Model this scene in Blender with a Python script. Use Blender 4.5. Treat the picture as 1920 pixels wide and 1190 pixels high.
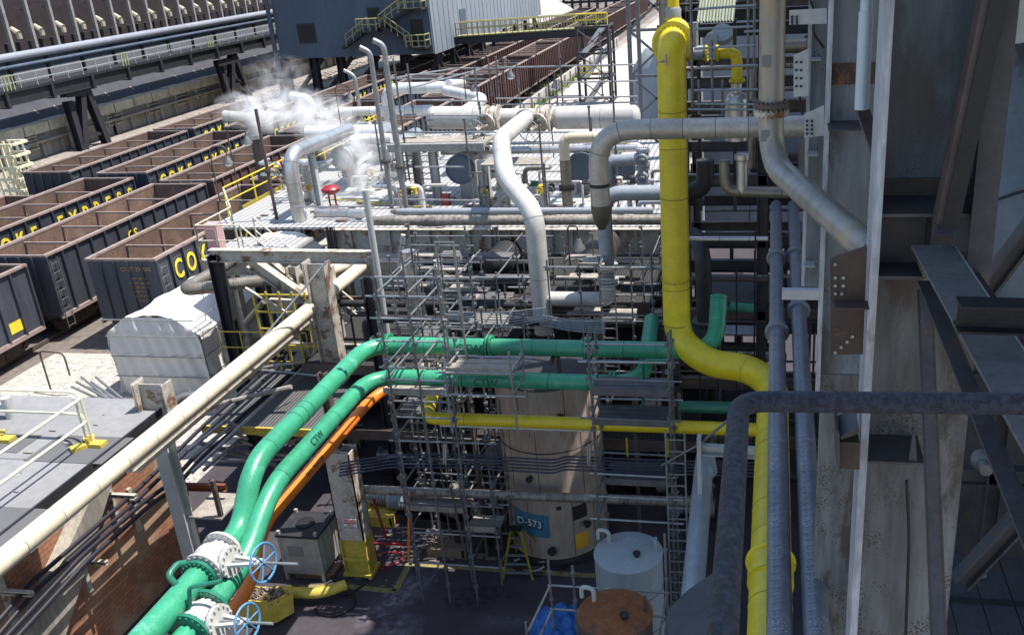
import bpy, math, random
from mathutils import Vector, Matrix
random.seed(7)
sc = bpy.context.scene
for o in list(bpy.data.objects): bpy.data.objects.remove(o)
# ------------------------------------------------------------------ camera
F, CX, CY, HC = 1757.0, 1140.0, 595.0, 15.0
R3 = [[0.98477323, 0.01465436, -0.17322509], [0.16568951, -0.3807162, 0.90972642], [-0.05261814, -0.92457581, -0.3773472]]
cam = bpy.data.cameras.new('camera'); camo = bpy.data.objects.new('camera', cam); sc.collection.objects.link(camo)
cam.sensor_width = 36; cam.lens = F / 1920 * 36
cam.shift_x = -(CX - 960) / 1920; cam.shift_y = 0
cam.clip_start = .05; cam.clip_end = 3000
camo.matrix_world = Matrix(((R3[0][0], -R3[0][1], -R3[0][2], 0), (R3[1][0], -R3[1][1], -R3[1][2], 0), (R3[2][0], -R3[2][1], -R3[2][2], HC), (0, 0, 0, 1)))
sc.camera = camo
# ------------------------------------------------------------------ light
sun_dir = Vector((.37, .09, .925)).normalized()
w = bpy.data.worlds.new('World'); sc.world = w; w.use_nodes = True
nt = w.node_tree; sky = nt.nodes.new('ShaderNodeTexSky'); sky.sky_type = 'NISHITA'; sky.sun_disc = False
sky.sun_elevation = math.asin(sun_dir.z); sky.sun_rotation = math.atan2(sun_dir.x, sun_dir.y); sky.air_density = 1.2
bg = nt.nodes['Background']; nt.links.new(sky.outputs[0], bg.inputs[0]); bg.inputs[1].default_value = .13
sl = bpy.data.lights.new('sun', 'SUN'); sl.energy = 5.0; sl.angle = math.radians(.5); sl.color = (1, .95, .88)
so = bpy.data.objects.new('sun', sl); sc.collection.objects.link(so); so.rotation_euler = sun_dir.to_track_quat('Z', 'Y').to_euler(); so.location = (0, 0, 60)
sc.view_settings.view_transform = 'Standard'; sc.view_settings.look = 'None'; sc.view_settings.gamma = 1; sc.view_settings.exposure = .85
sc.view_settings.use_curve_mapping = False
sc.cycles.volume_bounces = 4
# ------------------------------------------------------------------ photo rays -> places
def ray(px, py):
    v = (px - CX, py - CY, F); return Vector([sum(R3[i][j] * v[j] for j in range(3)) for i in range(3)])
CAM = Vector((0, 0, HC))
def Pz(px, py, z): r = ray(px, py); return CAM + r * ((z - HC) / r.z)
def Py(px, py, y): r = ray(px, py); return CAM + r * (y / r.y)
def Px(px, py, x): r = ray(px, py); return CAM + r * (x / r.x)
def cam_c(p):
    d = Vector(p) - CAM; return [sum(R3[i][j] * d[i] for i in range(3)) for j in range(3)]
def proj(p): c = cam_c(p); return CX + F * c[0] / c[2], CY + F * c[1] / c[2]
def rad(p, wpx): return wpx / 2 * cam_c(p)[2] / F
def up(b, py):
    lo, hi = -5, 14.9
    for _ in range(50):
        m = (lo + hi) / 2
        if proj((b[0], b[1], m))[1] > py: lo = m
        else: hi = m
    return m
# ------------------------------------------------------------------ materials
MATS = {}
def M(name, col, rough=.6, metal=0., var=.25, scale=2., rust=0., rustcol=(.13, .05, .022), seam=0., streak=False, bump=.15, speck=None, spec=.5, col2=None, ovar=0., edge=False):
    if name in MATS: return MATS[name]
    m = bpy.data.materials.new(name); m.use_nodes = True; n = m.node_tree.nodes; L = m.node_tree.links
    b = n['Principled BSDF']; b.inputs['Roughness'].default_value = rough; b.inputs['Metallic'].default_value = metal
    b.inputs['Specular IOR Level'].default_value = spec
    tc = n.new('ShaderNodeTexCoord'); mp = n.new('ShaderNodeMapping'); L.new(tc.outputs['Object'], mp.inputs[0])
    if streak: mp.inputs['Scale'].default_value = (1, 1, .15)
    n1 = n.new('ShaderNodeTexNoise'); n1.inputs['Scale'].default_value = scale; n1.inputs['Detail'].default_value = 8; n1.inputs['Roughness'].default_value = .65
    L.new(mp.outputs[0], n1.inputs[0])
    rp = n.new('ShaderNodeValToRGB'); rp.color_ramp.elements[0].position = .32; rp.color_ramp.elements[1].position = .66
    c2 = col2 or tuple(c * (1 - var) for c in col)
    rp.color_ramp.elements[0].color = (*c2, 1); rp.color_ramp.elements[1].color = (*col, 1)
    L.new(n1.outputs[0], rp.inputs[0]); out = rp.outputs[0]
    def mix(fac, a, c, typ='MIX'):
        x = n.new('ShaderNodeMixRGB'); x.blend_type = typ
        if isinstance(fac, float): x.inputs[0].default_value = fac
        else: L.new(fac, x.inputs[0])
        L.new(a, x.inputs[1])
        if isinstance(c, tuple): x.inputs[2].default_value = (*c, 1)
        else: L.new(c, x.inputs[2])
        return x.outputs[0]
    # fine grime
    n3 = n.new('ShaderNodeTexNoise'); n3.inputs['Scale'].default_value = scale * 9; n3.inputs['Detail'].default_value = 4; L.new(mp.outputs[0], n3.inputs[0])
    g = n.new('ShaderNodeMapRange'); g.inputs[1].default_value = .35; g.inputs[2].default_value = .65; g.inputs[3].default_value = 1 - var * .6; g.inputs[4].default_value = 1
    L.new(n3.outputs[0], g.inputs[0]); out = mix(1.0, out, g.outputs[0], 'MULTIPLY')
    rf = None
    if rust > 0:
        n2 = n.new('ShaderNodeTexNoise'); n2.inputs['Scale'].default_value = scale * .8; n2.inputs['Detail'].default_value = 10; n2.inputs['Roughness'].default_value = .72
        mp2 = n.new('ShaderNodeMapping'); mp2.inputs['Location'].default_value = (7, 3, 5); L.new(tc.outputs['Object'], mp2.inputs[0])
        if streak: mp2.inputs['Scale'].default_value = (1, 1, .35)
        L.new(mp2.outputs[0], n2.inputs[0])
        r2 = n.new('ShaderNodeMapRange'); t = .68 - rust * .32; r2.inputs[1].default_value = t; r2.inputs[2].default_value = t + .07; L.new(n2.outputs[0], r2.inputs[0])
        r2.clamp = True; rf = r2.outputs[0]; out = mix(rf, out, rustcol)
    if seam:
        uv = n.new('ShaderNodeSeparateXYZ'); L.new(tc.outputs['UV'], uv.inputs[0])
        d = n.new('ShaderNodeMath'); d.operation = 'DIVIDE'; L.new(uv.outputs[0], d.inputs[0]); d.inputs[1].default_value = seam
        fr = n.new('ShaderNodeMath'); fr.operation = 'FRACT'; L.new(d.outputs[0], fr.inputs[0])
        lt = n.new('ShaderNodeMath'); lt.operation = 'LESS_THAN'; L.new(fr.outputs[0], lt.inputs[0]); lt.inputs[1].default_value = .035 / seam * .6
        out = mix(lt.outputs[0], out, tuple(c * .35 for c in col))
        fl = n.new('ShaderNodeMath'); fl.operation = 'FLOOR'; L.new(d.outputs[0], fl.inputs[0])
        wn = n.new('ShaderNodeTexWhiteNoise'); wn.noise_dimensions = '1D'; L.new(fl.outputs[0], wn.inputs['W'])
        mr = n.new('ShaderNodeMapRange'); mr.inputs[3].default_value = .82; mr.inputs[4].default_value = 1.0; L.new(wn.outputs[0], mr.inputs[0])
        out = mix(1.0, out, mr.outputs[0], 'MULTIPLY')
    if speck:
        v = n.new('ShaderNodeTexVoronoi'); v.inputs['Scale'].default_value = speck[1]; L.new(tc.outputs['Object'], v.inputs[0])
        sm = n.new('ShaderNodeTexNoise'); sm.inputs['Scale'].default_value = 3.1; sm.inputs['Detail'].default_value = 5; L.new(tc.outputs['Object'], sm.inputs[0]); sr = n.new('ShaderNodeMapRange'); sr.inputs[1].default_value = .44; sr.inputs[2].default_value = .62; sr.inputs[3].default_value = speck[2] * .12; sr.inputs[4].default_value = speck[2] * 1.3; L.new(sm.outputs[0], sr.inputs[0]); s = n.new('ShaderNodeMath'); s.operation = 'LESS_THAN'; L.new(v.outputs['Distance'], s.inputs[0]); L.new(sr.outputs[0], s.inputs[1])
        out = mix(s.outputs[0], out, speck[0])
    if ovar:
        oi = n.new('ShaderNodeObjectInfo'); om = n.new('ShaderNodeMapRange'); om.inputs[3].default_value = 1 - ovar; om.inputs[4].default_value = 1 + ovar; L.new(oi.outputs['Random'], om.inputs[0]); out = mix(1.0, out, om.outputs[0], 'MULTIPLY')
    L.new(out, b.inputs['Base Color'])
    rr = n.new('ShaderNodeMapRange'); rr.inputs[3].default_value = max(.05, rough - .12); rr.inputs[4].default_value = min(1, rough + .15); L.new(n3.outputs[0], rr.inputs[0]); L.new(rr.outputs[0], b.inputs['Roughness'])
    if rf and metal: 
        mm = n.new('ShaderNodeMath'); mm.operation = 'SUBTRACT'; mm.inputs[0].default_value = metal; L.new(rf, mm.inputs[1]); mm.use_clamp = True; L.new(mm.outputs[0], b.inputs['Metallic'])
    if bump:
        bp = n.new('ShaderNodeBump'); bp.inputs['Strength'].default_value = bump; bp.inputs['Distance'].default_value = .03; L.new(n3.outputs[0], bp.inputs['Height']); L.new(bp.outputs[0], b.inputs['Normal'])
    MATS[name] = m; return m
DK = M('dark_steel', (.035, .036, .042), .55, .2, .4, 2, .25, (.06, .03, .02))
BLK = M('black_iron', (.018, .018, .022), .5, .2, .3, 3)
GALV = M('galvanised_tube', (.36, .37, .38), .45, .55, .35, 6, .12, (.1, .07, .05))
TUBE = M('dull_scaffold_tube', (.2, .205, .215), .5, .4, .4, 5, .2, (.08, .06, .05))
PLANK = M('scaffold_plank', (.36, .33, .29), .8, 0, .45, 4, .2, (.12, .1, .09))
DPLANK = M('dark_plank', (.13, .125, .13), .8, 0, .4, 4)
WHITE = M('white_pipe_paint', (.56, .555, .53), .42, 0, .22, 1.8, .2, (.36, .32, .27), bump=.07, seam=1.7)
WSEAM = M('white_jacket', (.72, .72, .71), .33, .25, .1, 3, seam=.9, bump=.08)
CLAD = M('aluminium_jacket', (.6, .6, .6), .32, .75, .2, 4, seam=.7, bump=.12, rust=.08, rustcol=(.25, .2, .14))
TAN = M('tarnished_jacket', (.34, .31, .26), .42, .6, .35, 2.2, .3, (.2, .13, .07), seam=.9)
DIRTY = M('stained_jacket', (.4, .37, .32), .55, .4, .5, 5, .4, (.07, .05, .04), seam=.45)
BEIGE = M('beige_pipe_paint', (.68, .6, .46), .5, 0, .14, 2, .05, (.3, .2, .12), seam=.95, bump=.06)
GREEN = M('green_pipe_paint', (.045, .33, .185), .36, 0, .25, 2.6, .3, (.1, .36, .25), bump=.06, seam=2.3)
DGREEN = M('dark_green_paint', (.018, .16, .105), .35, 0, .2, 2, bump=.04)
YEL = M('yellow_paint', (.76, .6, .014), .38, 0, .2, 3, .24, (.56, .42, .05), bump=.05, seam=3.1)
YDULL = M('worn_yellow', (.6, .46, .07), .55, 0, .35, 4, .18, (.1, .06, .03))
ORG = M('orange_pipe_paint', (.78, .2, .02), .38, 0, .18, 2, bump=.04)
MAR = M('maroon_pipe_paint', (.12, .03, .018), .45, 0, .25, 2)
RED = M('red_paint', (.26, .015, .022), .4, 0, .2, 3)
BLUEW = M('blue_handwheel_paint', (.09, .24, .42), .4, 0, .2, 4)
BGREY = M('blue_grey_paint', (.3, .33, .37), .45, .1, .22, 2, .12, (.14, .13, .13))
PGREY = M('pale_grey_paint', (.45, .47, .47), .5, 0, .2, 2, .1, (.15, .13, .12))
WSTEEL = M('white_steel_rusting', (.54, .5, .43), .6, 0, .4, 2.5, .46, (.16, .085, .05))
CSTEEL = M('tower_plate', (.21, .245, .29), .5, .05, .5, 1.3, .42, (.08, .075, .08), streak=True, speck=((.06, .055, .055), 36, .22))
CSTAIN = M('stained_tower_plate', (.24, .25, .26), .6, .05, .6, 1.5, .48, (.06, .05, .046), streak=True, speck=((.07, .055, .045), 42, .34))
CEDGE = M('bright_flange_edge', (.5, .53, .6), .4, .1, .5, 5, .3, (.2, .2, .22), streak=True)
CSOOT = M('sooty_plate', (.075, .072, .08), .6, .1, .4, 3, .3, (.09, .05, .035))
CRUST = M('rusty_gusset_plate', (.075, .05, .042), .7, .1, .4, 3, .3, (.22, .08, .025))
BROKE = M('brown_steel', (.13, .1, .09), .65, .2, .4, 3, .3, (.05, .035, .03))
HRAIL = M('pitted_handrail', (.15, .17, .24), .6, .2, .75, 70, .5, (.035, .035, .06), bump=1.0)
DUCT = M('spotted_grey_pipe', (.22, .23, .265), .5, .35, .3, 3, .12, (.1, .08, .065), speck=((.55, .55, .55), 26, .15), bump=.15)
CARD = M('railcar_dark_side', (.052, .058, .075), .6, .1, .35, 1.2, .22, (.09, .06, .045), streak=True, ovar=.25)
CARI = M('railcar_rusty_lining', (.2, .125, .09), .85, 0, .5, .9, .42, (.1, .068, .056), ovar=.28, bump=.4)
CARR = M('railcar_brown_side', (.13, .065, .058), .7, 0, .3, 1.2, .25, (.07, .04, .04), streak=True, ovar=.25)
CARC = M('railcar_chord', (.33, .25, .22), .7, 0, .3, 2, .3, (.16, .1, .08))
CARK = M('railcar_running_gear', (.06, .045, .04), .8, 0, .3, 3)
LETY = M('letter_yellow', (.75, .6, .04), .6, 0, .15, 3)
LETW = M('letter_white', (.7, .7, .7), .6, 0, .15, 3)
LETG = M('letter_green', (.008, .09, .055), .5, 0, .1, 3)
LETB = M('letter_black', (.02, .02, .02), .5, 0, .1, 3)
LETD = M('letter_dull_yellow', (.42, .28, .1), .7, 0, .2, 3)
GRAVEL = M('gravel', (.56, .53, .48), .95, 0, .45, 5, .3, (.3, .28, .25), bump=1.0, speck=((.16, .15, .13), 16, .35))
BALLAST = M('ballast', (.2, .17, .15), .95, 0, .5, 3, .3, (.1, .08, .07), bump=.9)
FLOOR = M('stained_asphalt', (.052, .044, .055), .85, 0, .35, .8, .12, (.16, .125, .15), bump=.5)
CONC = M('concrete', (.33, .3, .25), .85, 0, .45, 1.2, .15, (.22, .2, .17), streak=True, bump=.3)
CONCD = M('path_concrete', (.46, .43, .4), .9, 0, .25, .6, .1, (.3, .28, .25), bump=.3)
GROUND = M('ground_dust', (.3, .27, .235), .95, 0, .4, .25, .25, (.15, .13, .11), bump=.6)
ROOFG = M('roof_felt', (.23, .23, .235), .9, 0, .2, .6, .2, (.15, .148, .145), bump=.35)
WHARF = M('dark_wharf_sheet', (.05, .052, .066), .7, .1, .4, .7, .12, (.2, .2, .2), streak=False)
COPE = M('pale_coping', (.55, .5, .39), .8, 0, .4, 1.2, .15, (.3, .26, .2))
BATT = M('battery_brick', (.035, .026, .03), .9, 0, .5, 1, .3, (.02, .018, .02))
BUCK = M('battery_buckstay', (.36, .34, .33), .7, 0, .4, 2)
BSID = M('blue_grey_siding', (.085, .115, .165), .6, .1, .3, .35, .1, (.16, .18, .2), streak=True)
GSID = M('grey_siding', (.26, .29, .34), .6, .2, .22, .3, .08, (.22, .23, .25), streak=True)
TRBLK = M('trestle_black', (.022, .021, .028), .7, 0, .3, 2)
TARP = M('white_sheeting', (.72, .715, .68), .7, 0, .12, 1.5, bump=.3)
BTARP = M('blue_tarpaulin', (.01, .13, .45), .4, 0, .3, 5, bump=.6)
PINK = M('faded_pink_box', (.5, .3, .3), .6, 0, .1, 3)
TANKM = M('stained_steel_tank', (.47, .375, .305), .5, .15, .3, 1.6, .3, (.26, .17, .12), streak=True)
TBLUE = M('faded_blue_panel', (.05, .19, .29), .6, 0, .3, 3, .1, (.12, .2, .25), streak=True)
GTANK = M('light_grey_tank', (.37, .42, .45), .5, .05, .18, 2, .1, (.18, .2, .2), streak=True)
RTANK = M('rusty_tank_top', (.33, .115, .032), .85, 0, .5, 2.2, .4, (.09, .055, .045), bump=.3, col2=(.15, .06, .025))
WOOD = M('weathered_wood', (.2, .14, .1), .85, 0, .35, 4)
CABLE = M('cable_sheath', (.012, .012, .022), .45, 0, .2, 8)
NAVY = M('navy_conduit', (.025, .027, .06), .4, .2, .3, 5)
TOTE = M('tote_steel', (.48, .46, .42), .45, .3, .3, 4, .2, (.2, .17, .13))
SCRAP = M('scrap_metal', (.35, .27, .22), .6, .4, .6, 12, .3, (.1, .06, .04))
GRASS = M('grass_green', (.2, .3, .05), .9, 0, .5, 3, bump=.3)
REDP = M('dull_rust_channel', (.2, .06, .03), .7, 0, .3, 3)
def striped(name, c1, c2, sp, axis, duty=.5, rough=.6, metal=0., bump=.5):
    m = M(name, c1, rough, metal, .2, 2); n = m.node_tree.nodes; L = m.node_tree.links
    b = n['Principled BSDF']; src = b.inputs['Base Color'].links[0].from_socket
    tc = n.new('ShaderNodeTexCoord'); s = n.new('ShaderNodeSeparateXYZ'); L.new(tc.outputs['Object'], s.inputs[0])
    d = n.new('ShaderNodeMath'); d.operation = 'DIVIDE'; L.new(s.outputs[axis], d.inputs[0]); d.inputs[1].default_value = sp
    fr = n.new('ShaderNodeMath'); fr.operation = 'FRACT'; L.new(d.outputs[0], fr.inputs[0])
    lt = n.new('ShaderNodeMath'); lt.operation = 'LESS_THAN'; L.new(fr.outputs[0], lt.inputs[0]); lt.inputs[1].default_value = duty
    x = n.new('ShaderNodeMixRGB'); L.new(lt.outputs[0], x.inputs[0]); L.new(src, x.inputs[1]); x.inputs[2].default_value = (*c2, 1); L.new(x.outputs[0], b.inputs['Base Color'])
    return m
GRATE = striped('deck_grating', (.46, .46, .45), (.22, .22, .23), .24, 0, .4, .6, .2)
def brickmat(name, a, bcol, mortar):
    m = bpy.data.materials.new(name); m.use_nodes = True; n = m.node_tree.nodes; L = m.node_tree.links; b = n['Principled BSDF']; b.inputs['Roughness'].default_value = .9
    tc = n.new('ShaderNodeTexCoord'); s = n.new('ShaderNodeSeparateXYZ'); L.new(tc.outputs['Object'], s.inputs[0]); c = n.new('ShaderNodeCombineXYZ')
    L.new(s.outputs[1], c.inputs[0]); L.new(s.outputs[2], c.inputs[1])
    br = n.new('ShaderNodeTexBrick'); L.new(c.outputs[0], br.inputs[0]); br.inputs['Scale'].default_value = 2.2; br.inputs['Color1'].default_value = (*a, 1); br.inputs['Color2'].default_value = (*bcol, 1); br.inputs['Mortar'].default_value = (*mortar, 1); br.inputs['Mortar Size'].default_value = .018
    nz = n.new('ShaderNodeTexNoise'); nz.inputs['Scale'].default_value = .7; nz.inputs['Detail'].default_value = 9; L.new(tc.outputs['Object'], nz.inputs[0])
    mr = n.new('ShaderNodeMapRange'); mr.inputs[1].default_value = .47; mr.inputs[2].default_value = .6; L.new(nz.outputs[0], mr.inputs[0])
    x = n.new('ShaderNodeMixRGB'); x.inputs[2].default_value = (.36, .29, .2, 1); L.new(br.outputs[0], x.inputs[1])
    mu = n.new('ShaderNodeMath'); mu.operation = 'MULTIPLY'; mu.inputs[1].default_value = .55; L.new(mr.outputs[0], mu.inputs[0]); L.new(mu.outputs[0], x.inputs[0]); L.new(x.outputs[0], b.inputs['Base Color'])
    bp = n.new('ShaderNodeBump'); bp.inputs['Strength'].default_value = .5; bp.inputs['Distance'].default_value = .02; L.new(br.outputs['Fac'], bp.inputs['Height']); bp.invert = True; L.new(bp.outputs[0], b.inputs['Normal']); return m
BRICK = brickmat('orange_brick', (.32, .135, .07), (.22, .095, .055), (.1, .07, .055))
# ------------------------------------------------------------------ mesh builder
def basis(d, hint=None):
    d = Vector(d).normalized(); h = Vector(hint) if hint else (Vector((0, 0, 1)) if abs(d.z) < .95 else Vector((1, 0, 0)))
    a = d.cross(h).normalized(); return d, a, a.cross(d).normalized()
class MB:
    def __init__(s): s.v = []; s.f = []; s.uv = []
    def add(s, vs, fs, uvs=None):
        k = len(s.v); s.v += [Vector(p) for p in vs]
        for i, f in enumerate(fs): s.f.append([k + j for j in f]); s.uv.append(uvs[i] if uvs else None)
        return s
    def bx(s, x0, y0, z0, x1, y1, z1):
        if x0 > x1: x0, x1 = x1, x0
        if y0 > y1: y0, y1 = y1, y0
        if z0 > z1: z0, z1 = z1, z0
        vs = [(x, y, z) for z in (z0, z1) for y in (y0, y1) for x in (x0, x1)]
        return s.add(vs, [(0, 2, 3, 1), (4, 5, 7, 6), (0, 1, 5, 4), (2, 6, 7, 3), (0, 4, 6, 2), (1, 3, 7, 5)])
    def prism(s, pts, off):
        n = len(pts); off = Vector(off); P = [Vector(p) for p in pts]
        return s.add(P + [p + off for p in P], [tuple(range(n))[::-1], tuple(range(n, 2 * n))] + [(i, (i + 1) % n, n + (i + 1) % n, n + i) for i in range(n)])
    def sect(s, a, b, prof, hint=None):
        a, b = Vector(a), Vector(b); d, u, v = basis(b - a, hint)
        return s.prism([a + u * p[0] + v * p[1] for p in prof], b - a)
    def bar(s, a, b, w, h=None, hint=None):
        h = h or w; return s.sect(a, b, [(-w / 2, -h / 2), (w / 2, -h / 2), (w / 2, h / 2), (-w / 2, h / 2)], hint)
    def ib(s, a, b, w, h, hint=None, t=.025):
        t2 = t / 2; W = w / 2; Hh = h / 2
        return s.sect(a, b, [(-W, -Hh), (W, -Hh), (W, -Hh + t), (t2, -Hh + t), (t2, Hh - t), (W, Hh - t), (W, Hh), (-W, Hh), (-W, Hh - t), (-t2, Hh - t), (-t2, -Hh + t), (-W, -Hh + t)], hint)
    def ch(s, a, b, w, h, hint=None, t=.02):
        return s.sect(a, b, [(0, -h / 2), (w, -h / 2), (w, -h / 2 + t), (t, -h / 2 + t), (t, h / 2 - t), (w, h / 2 - t), (w, h / 2), (0, h / 2)], hint)
    def cyl(s, a, b, r0, r1=None, n=16, cap=True):
        a, b = Vector(a), Vector(b); r1 = r0 if r1 is None else r1; d, u, v = basis(b - a); L = (b - a).length
        vs = []; 
        for c, r in ((a, r0), (b, r1)):
            for i in range(n): t = 2 * math.pi * i / n; vs.append(c + u * (r * math.cos(t)) + v * (r * math.sin(t)))
        fs = [(i, (i + 1) % n, n + (i + 1) % n, n + i) for i in range(n)]; uv = [[(0, i / n), (0, (i + 1) / n), (L, (i + 1) / n), (L, i / n)] for i in range(n)]
        if cap: fs += [tuple(range(n))[::-1], tuple(range(n, 2 * n))]; uv += [[(0.3, 0)] * n] * 2
        return s.add(vs, fs, uv)
    def lathe(s, base, prof, axis=(0, 0, 1), n=32):
        d, u, v = basis(axis); base = Vector(base); vs = []; fs = []
        for (r, h) in prof:
            for i in range(n): t = 2 * math.pi * i / n; vs.append(base + d * h + u * (r * math.cos(t)) + v * (r * math.sin(t)))
        for k in range(len(prof) - 1):
            for i in range(n): j = (i + 1) % n; fs.append((k * n + i, k * n + j, (k + 1) * n + j, (k + 1) * n + i))
        fs += [tuple(range(n))[::-1], tuple(range((len(prof) - 1) * n, len(prof) * n))]
        return s.add(vs, fs)
    def tube(s, pts, r, fil=None, n=16, cap=True, bow=0):
        P = [Vector(p) for p in pts]; fil = r * 2.6 if fil is None else fil; path = [P[0]]
        for i in range(1, len(P) - 1):
            a, b, c = P[i - 1], P[i], P[i + 1]; d1 = (a - b); d2 = (c - b); l = min(fil, d1.length * .48, d2.length * .48)
            if l < 1e-4: path.append(b); continue
            p0 = b + d1.normalized() * l; p1 = b + d2.normalized() * l
            for k in range(7): t = k / 6; path.append(p0 * (1 - t) ** 2 + b * 2 * t * (1 - t) + p1 * t * t)
        path.append(P[-1]); N = len(path); vs = []; fs = []; uv = []
        d = (path[1] - path[0]).normalized(); _, u, v = basis(d); Ls = 0; us = []
        for i, p in enumerate(path):
            if i == 0: t = path[1] - path[0]
            elif i == N - 1: t = path[-1] - path[-2]
            else: t = (path[i + 1] - path[i]).normalized() + (path[i] - path[i - 1]).normalized()
            t.normalize(); q = d.rotation_difference(t); u = q @ u; u = (u - t * u.dot(t)).normalized(); v = t.cross(u); d = t
            if i: Ls += (p - path[i - 1]).length
            us.append(Ls); rr = r(Ls) if callable(r) else r
            for k in range(n): a = 2 * math.pi * k / n; vs.append(p + u * (rr * math.cos(a)) + v * (rr * math.sin(a)))
        for i in range(N - 1):
            for k in range(n):
                j = (k + 1) % n; fs.append((i * n + k, i * n + j, (i + 1) * n + j, (i + 1) * n + k)); uv.append([(us[i], k / n), (us[i], (k + 1) / n), (us[i + 1], (k + 1) / n), (us[i + 1], k / n)])
        if cap: fs += [tuple(range(n))[::-1], tuple(range((N - 1) * n, N * n))]; uv += [[(.3, 0)] * n] * 2
        return s.add(vs, fs, uv)
    def flange(s, c, ax, r, t=.06, bolts=12, br=.02):
        c = Vector(c); d, u, v = basis(ax); s.cyl(c - d * t / 2, c + d * t / 2, r, n=28)
        for i in range(bolts): a = 2 * math.pi * i / bolts; q = c + (u * math.cos(a) + v * math.sin(a)) * r * .88; s.cyl(q - d * (t * .9), q + d * (t * .9), br, n=6)
        return s
    def torus(s, c, ax, R, r, n=28, m=8, a0=0, a1=2 * math.pi):
        d, u, v = basis(ax); c = Vector(c); pts = [c + (u * math.cos(a0 + (a1 - a0) * i / n) + v * math.sin(a0 + (a1 - a0) * i / n)) * R for i in range(n + 1)]
        return s.tube(pts, r, 0, m)
    def sphere(s, c, r, sc=(1, 1, 1), n=16, m=10):
        c = Vector(c); vs = []; fs = []
        for i in range(m + 1):
            th = math.pi * i / m
            for k in range(n): a = 2 * math.pi * k / n; vs.append(c + Vector((r * sc[0] * math.sin(th) * math.cos(a), r * sc[1] * math.sin(th) * math.sin(a), r * sc[2] * math.cos(th))))
        for i in range(m):
            for k in range(n): j = (k + 1) % n; fs.append((i * n + k, (i + 1) * n + k, (i + 1) * n + j, i * n + j))
        return s.add(vs, fs)
def mk(name, mb, mat, parent=None, origin=(0, 0, 0), smooth=True, center=False):
    me = bpy.data.meshes.new(name); o3 = Vector(origin)
    me.from_pydata([v - o3 for v in mb.v], [], mb.f); me.materials.append(mat)
    if any(mb.uv):
        uvl = me.uv_layers.new(name='UVMap'); li = 0; data = []
        for f, uv in zip(mb.f, mb.uv):
            for k in range(len(f)): data += list(uv[k]) if uv else [.3, 0]
        uvl.data.foreach_set('uv', data)
    me.validate()
    if smooth:
        me.polygons.foreach_set('use_smooth', [True] * len(me.polygons)); me.set_sharp_from_angle(angle=math.radians(38))
    o = bpy.data.objects.new(name, me); sc.collection.objects.link(o)
    if parent: o.parent = parent
    else: o.location = o3
    return o
class T:
    def __init__(s, name, label, cat, loc, group=None):
        s.o = bpy.data.objects.new(name, None); sc.collection.objects.link(s.o); s.o.location = Vector(loc); s.loc = Vector(loc); s.o.empty_display_size = .2
        s.o['label'] = label; s.o['category'] = cat
        if group: s.o['group'] = group
    def p(s, name, mb, mat, parent=None, label=None):
        o = mk(name, mb, mat, parent or s.o, s.loc)
        if label: o['label'] = label
        return o
def solo(name, label, cat, mb, mat, group=None):
    o3 = sum(mb.v, Vector()) / len(mb.v); o3.z = min(v.z for v in mb.v)
    o = mk(name, mb, mat, None, o3); o['label'] = label; o['category'] = cat
    if group: o['group'] = group
    return o
def struct(name, mb, mat, kind='structure'):
    o = mk(name, mb, mat); o['kind'] = kind; return o
def copy_tree(o, parent=None):
    c = o.copy(); sc.collection.objects.link(c); c.parent = parent
    for ch in o.children: copy_tree(ch, c)
    return c
def text(string, size, pos, xd, ud, mat, parent=None, loc=(0, 0, 0), ext=.004, name='lettering', label=None, bold=0.0, align='CENTER', squash=1.0):
    cu = bpy.data.curves.new(name, 'FONT'); cu.body = string; cu.size = size; cu.extrude = ext; cu.align_x = align; cu.align_y = 'CENTER'; cu.offset = bold; cu.resolution_u = 3
    t = bpy.data.objects.new(name, cu); sc.collection.objects.link(t); bpy.context.view_layer.update()
    me = bpy.data.meshes.new_from_object(t); bpy.data.objects.remove(t); bpy.data.curves.remove(cu)
    xd = Vector(xd).normalized(); ud = Vector(ud).normalized(); nd = xd.cross(ud)
    me.transform(Matrix.Translation(Vector(pos) - Vector(loc)) @ Matrix((xd, ud, nd)).transposed().to_4x4() @ Matrix.Diagonal((squash, 1, 1, 1)))
    me.materials.clear(); me.materials.append(mat)
    o = bpy.data.objects.new(name, me); sc.collection.objects.link(o)
    if parent: o.parent = parent
    if label: o['label'] = label
    return o
# ================================================================== SETTING
def sheet(name, x0, y0, x1, y1, z, mat, kind='structure'):
    m = MB(); m.add([(x0, y0, z), (x1, y0, z), (x1, y1, z), (x0, y1, z)], [(0, 1, 2, 3)]); return struct(name, m, mat, kind)
sheet('ground', -700, -100, 500, 1500, -.03, GROUND)
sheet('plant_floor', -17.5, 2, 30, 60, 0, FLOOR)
sheet('gravel_yard', -26.2, 2, -17.5, 90, 0, GRAVEL); sheet('gravel_yard', -29.6, 2, -26.2, 31.4, .008, GRAVEL)
sheet('track_ballast', -49, -10, -26.2, 320, .004, BALLAST)
sheet('track_ballast', -26.2, 90, -23.6, 320, .004, BALLAST)
sheet('path', -22, 60, -9.5, 190, .004, CONCD)
m = MB()
fm = [Pz(px, py, 0) for px, py in ((560, 1100), (645, 1098), (741, 1108), (768, 1055), (808, 1059), (1116, 1079))]
for q0, q1 in zip(fm[:-1], fm[1:]): m.bar(q0 + Vector((0, 0, .004)), q1 + Vector((0, 0, .004)), .17, .008)
struct('floor_marking', m, M('scuffed_marking', (.3, .25, .1), .85, 0, .5, 6, .35, (.07, .06, .06)))
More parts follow.
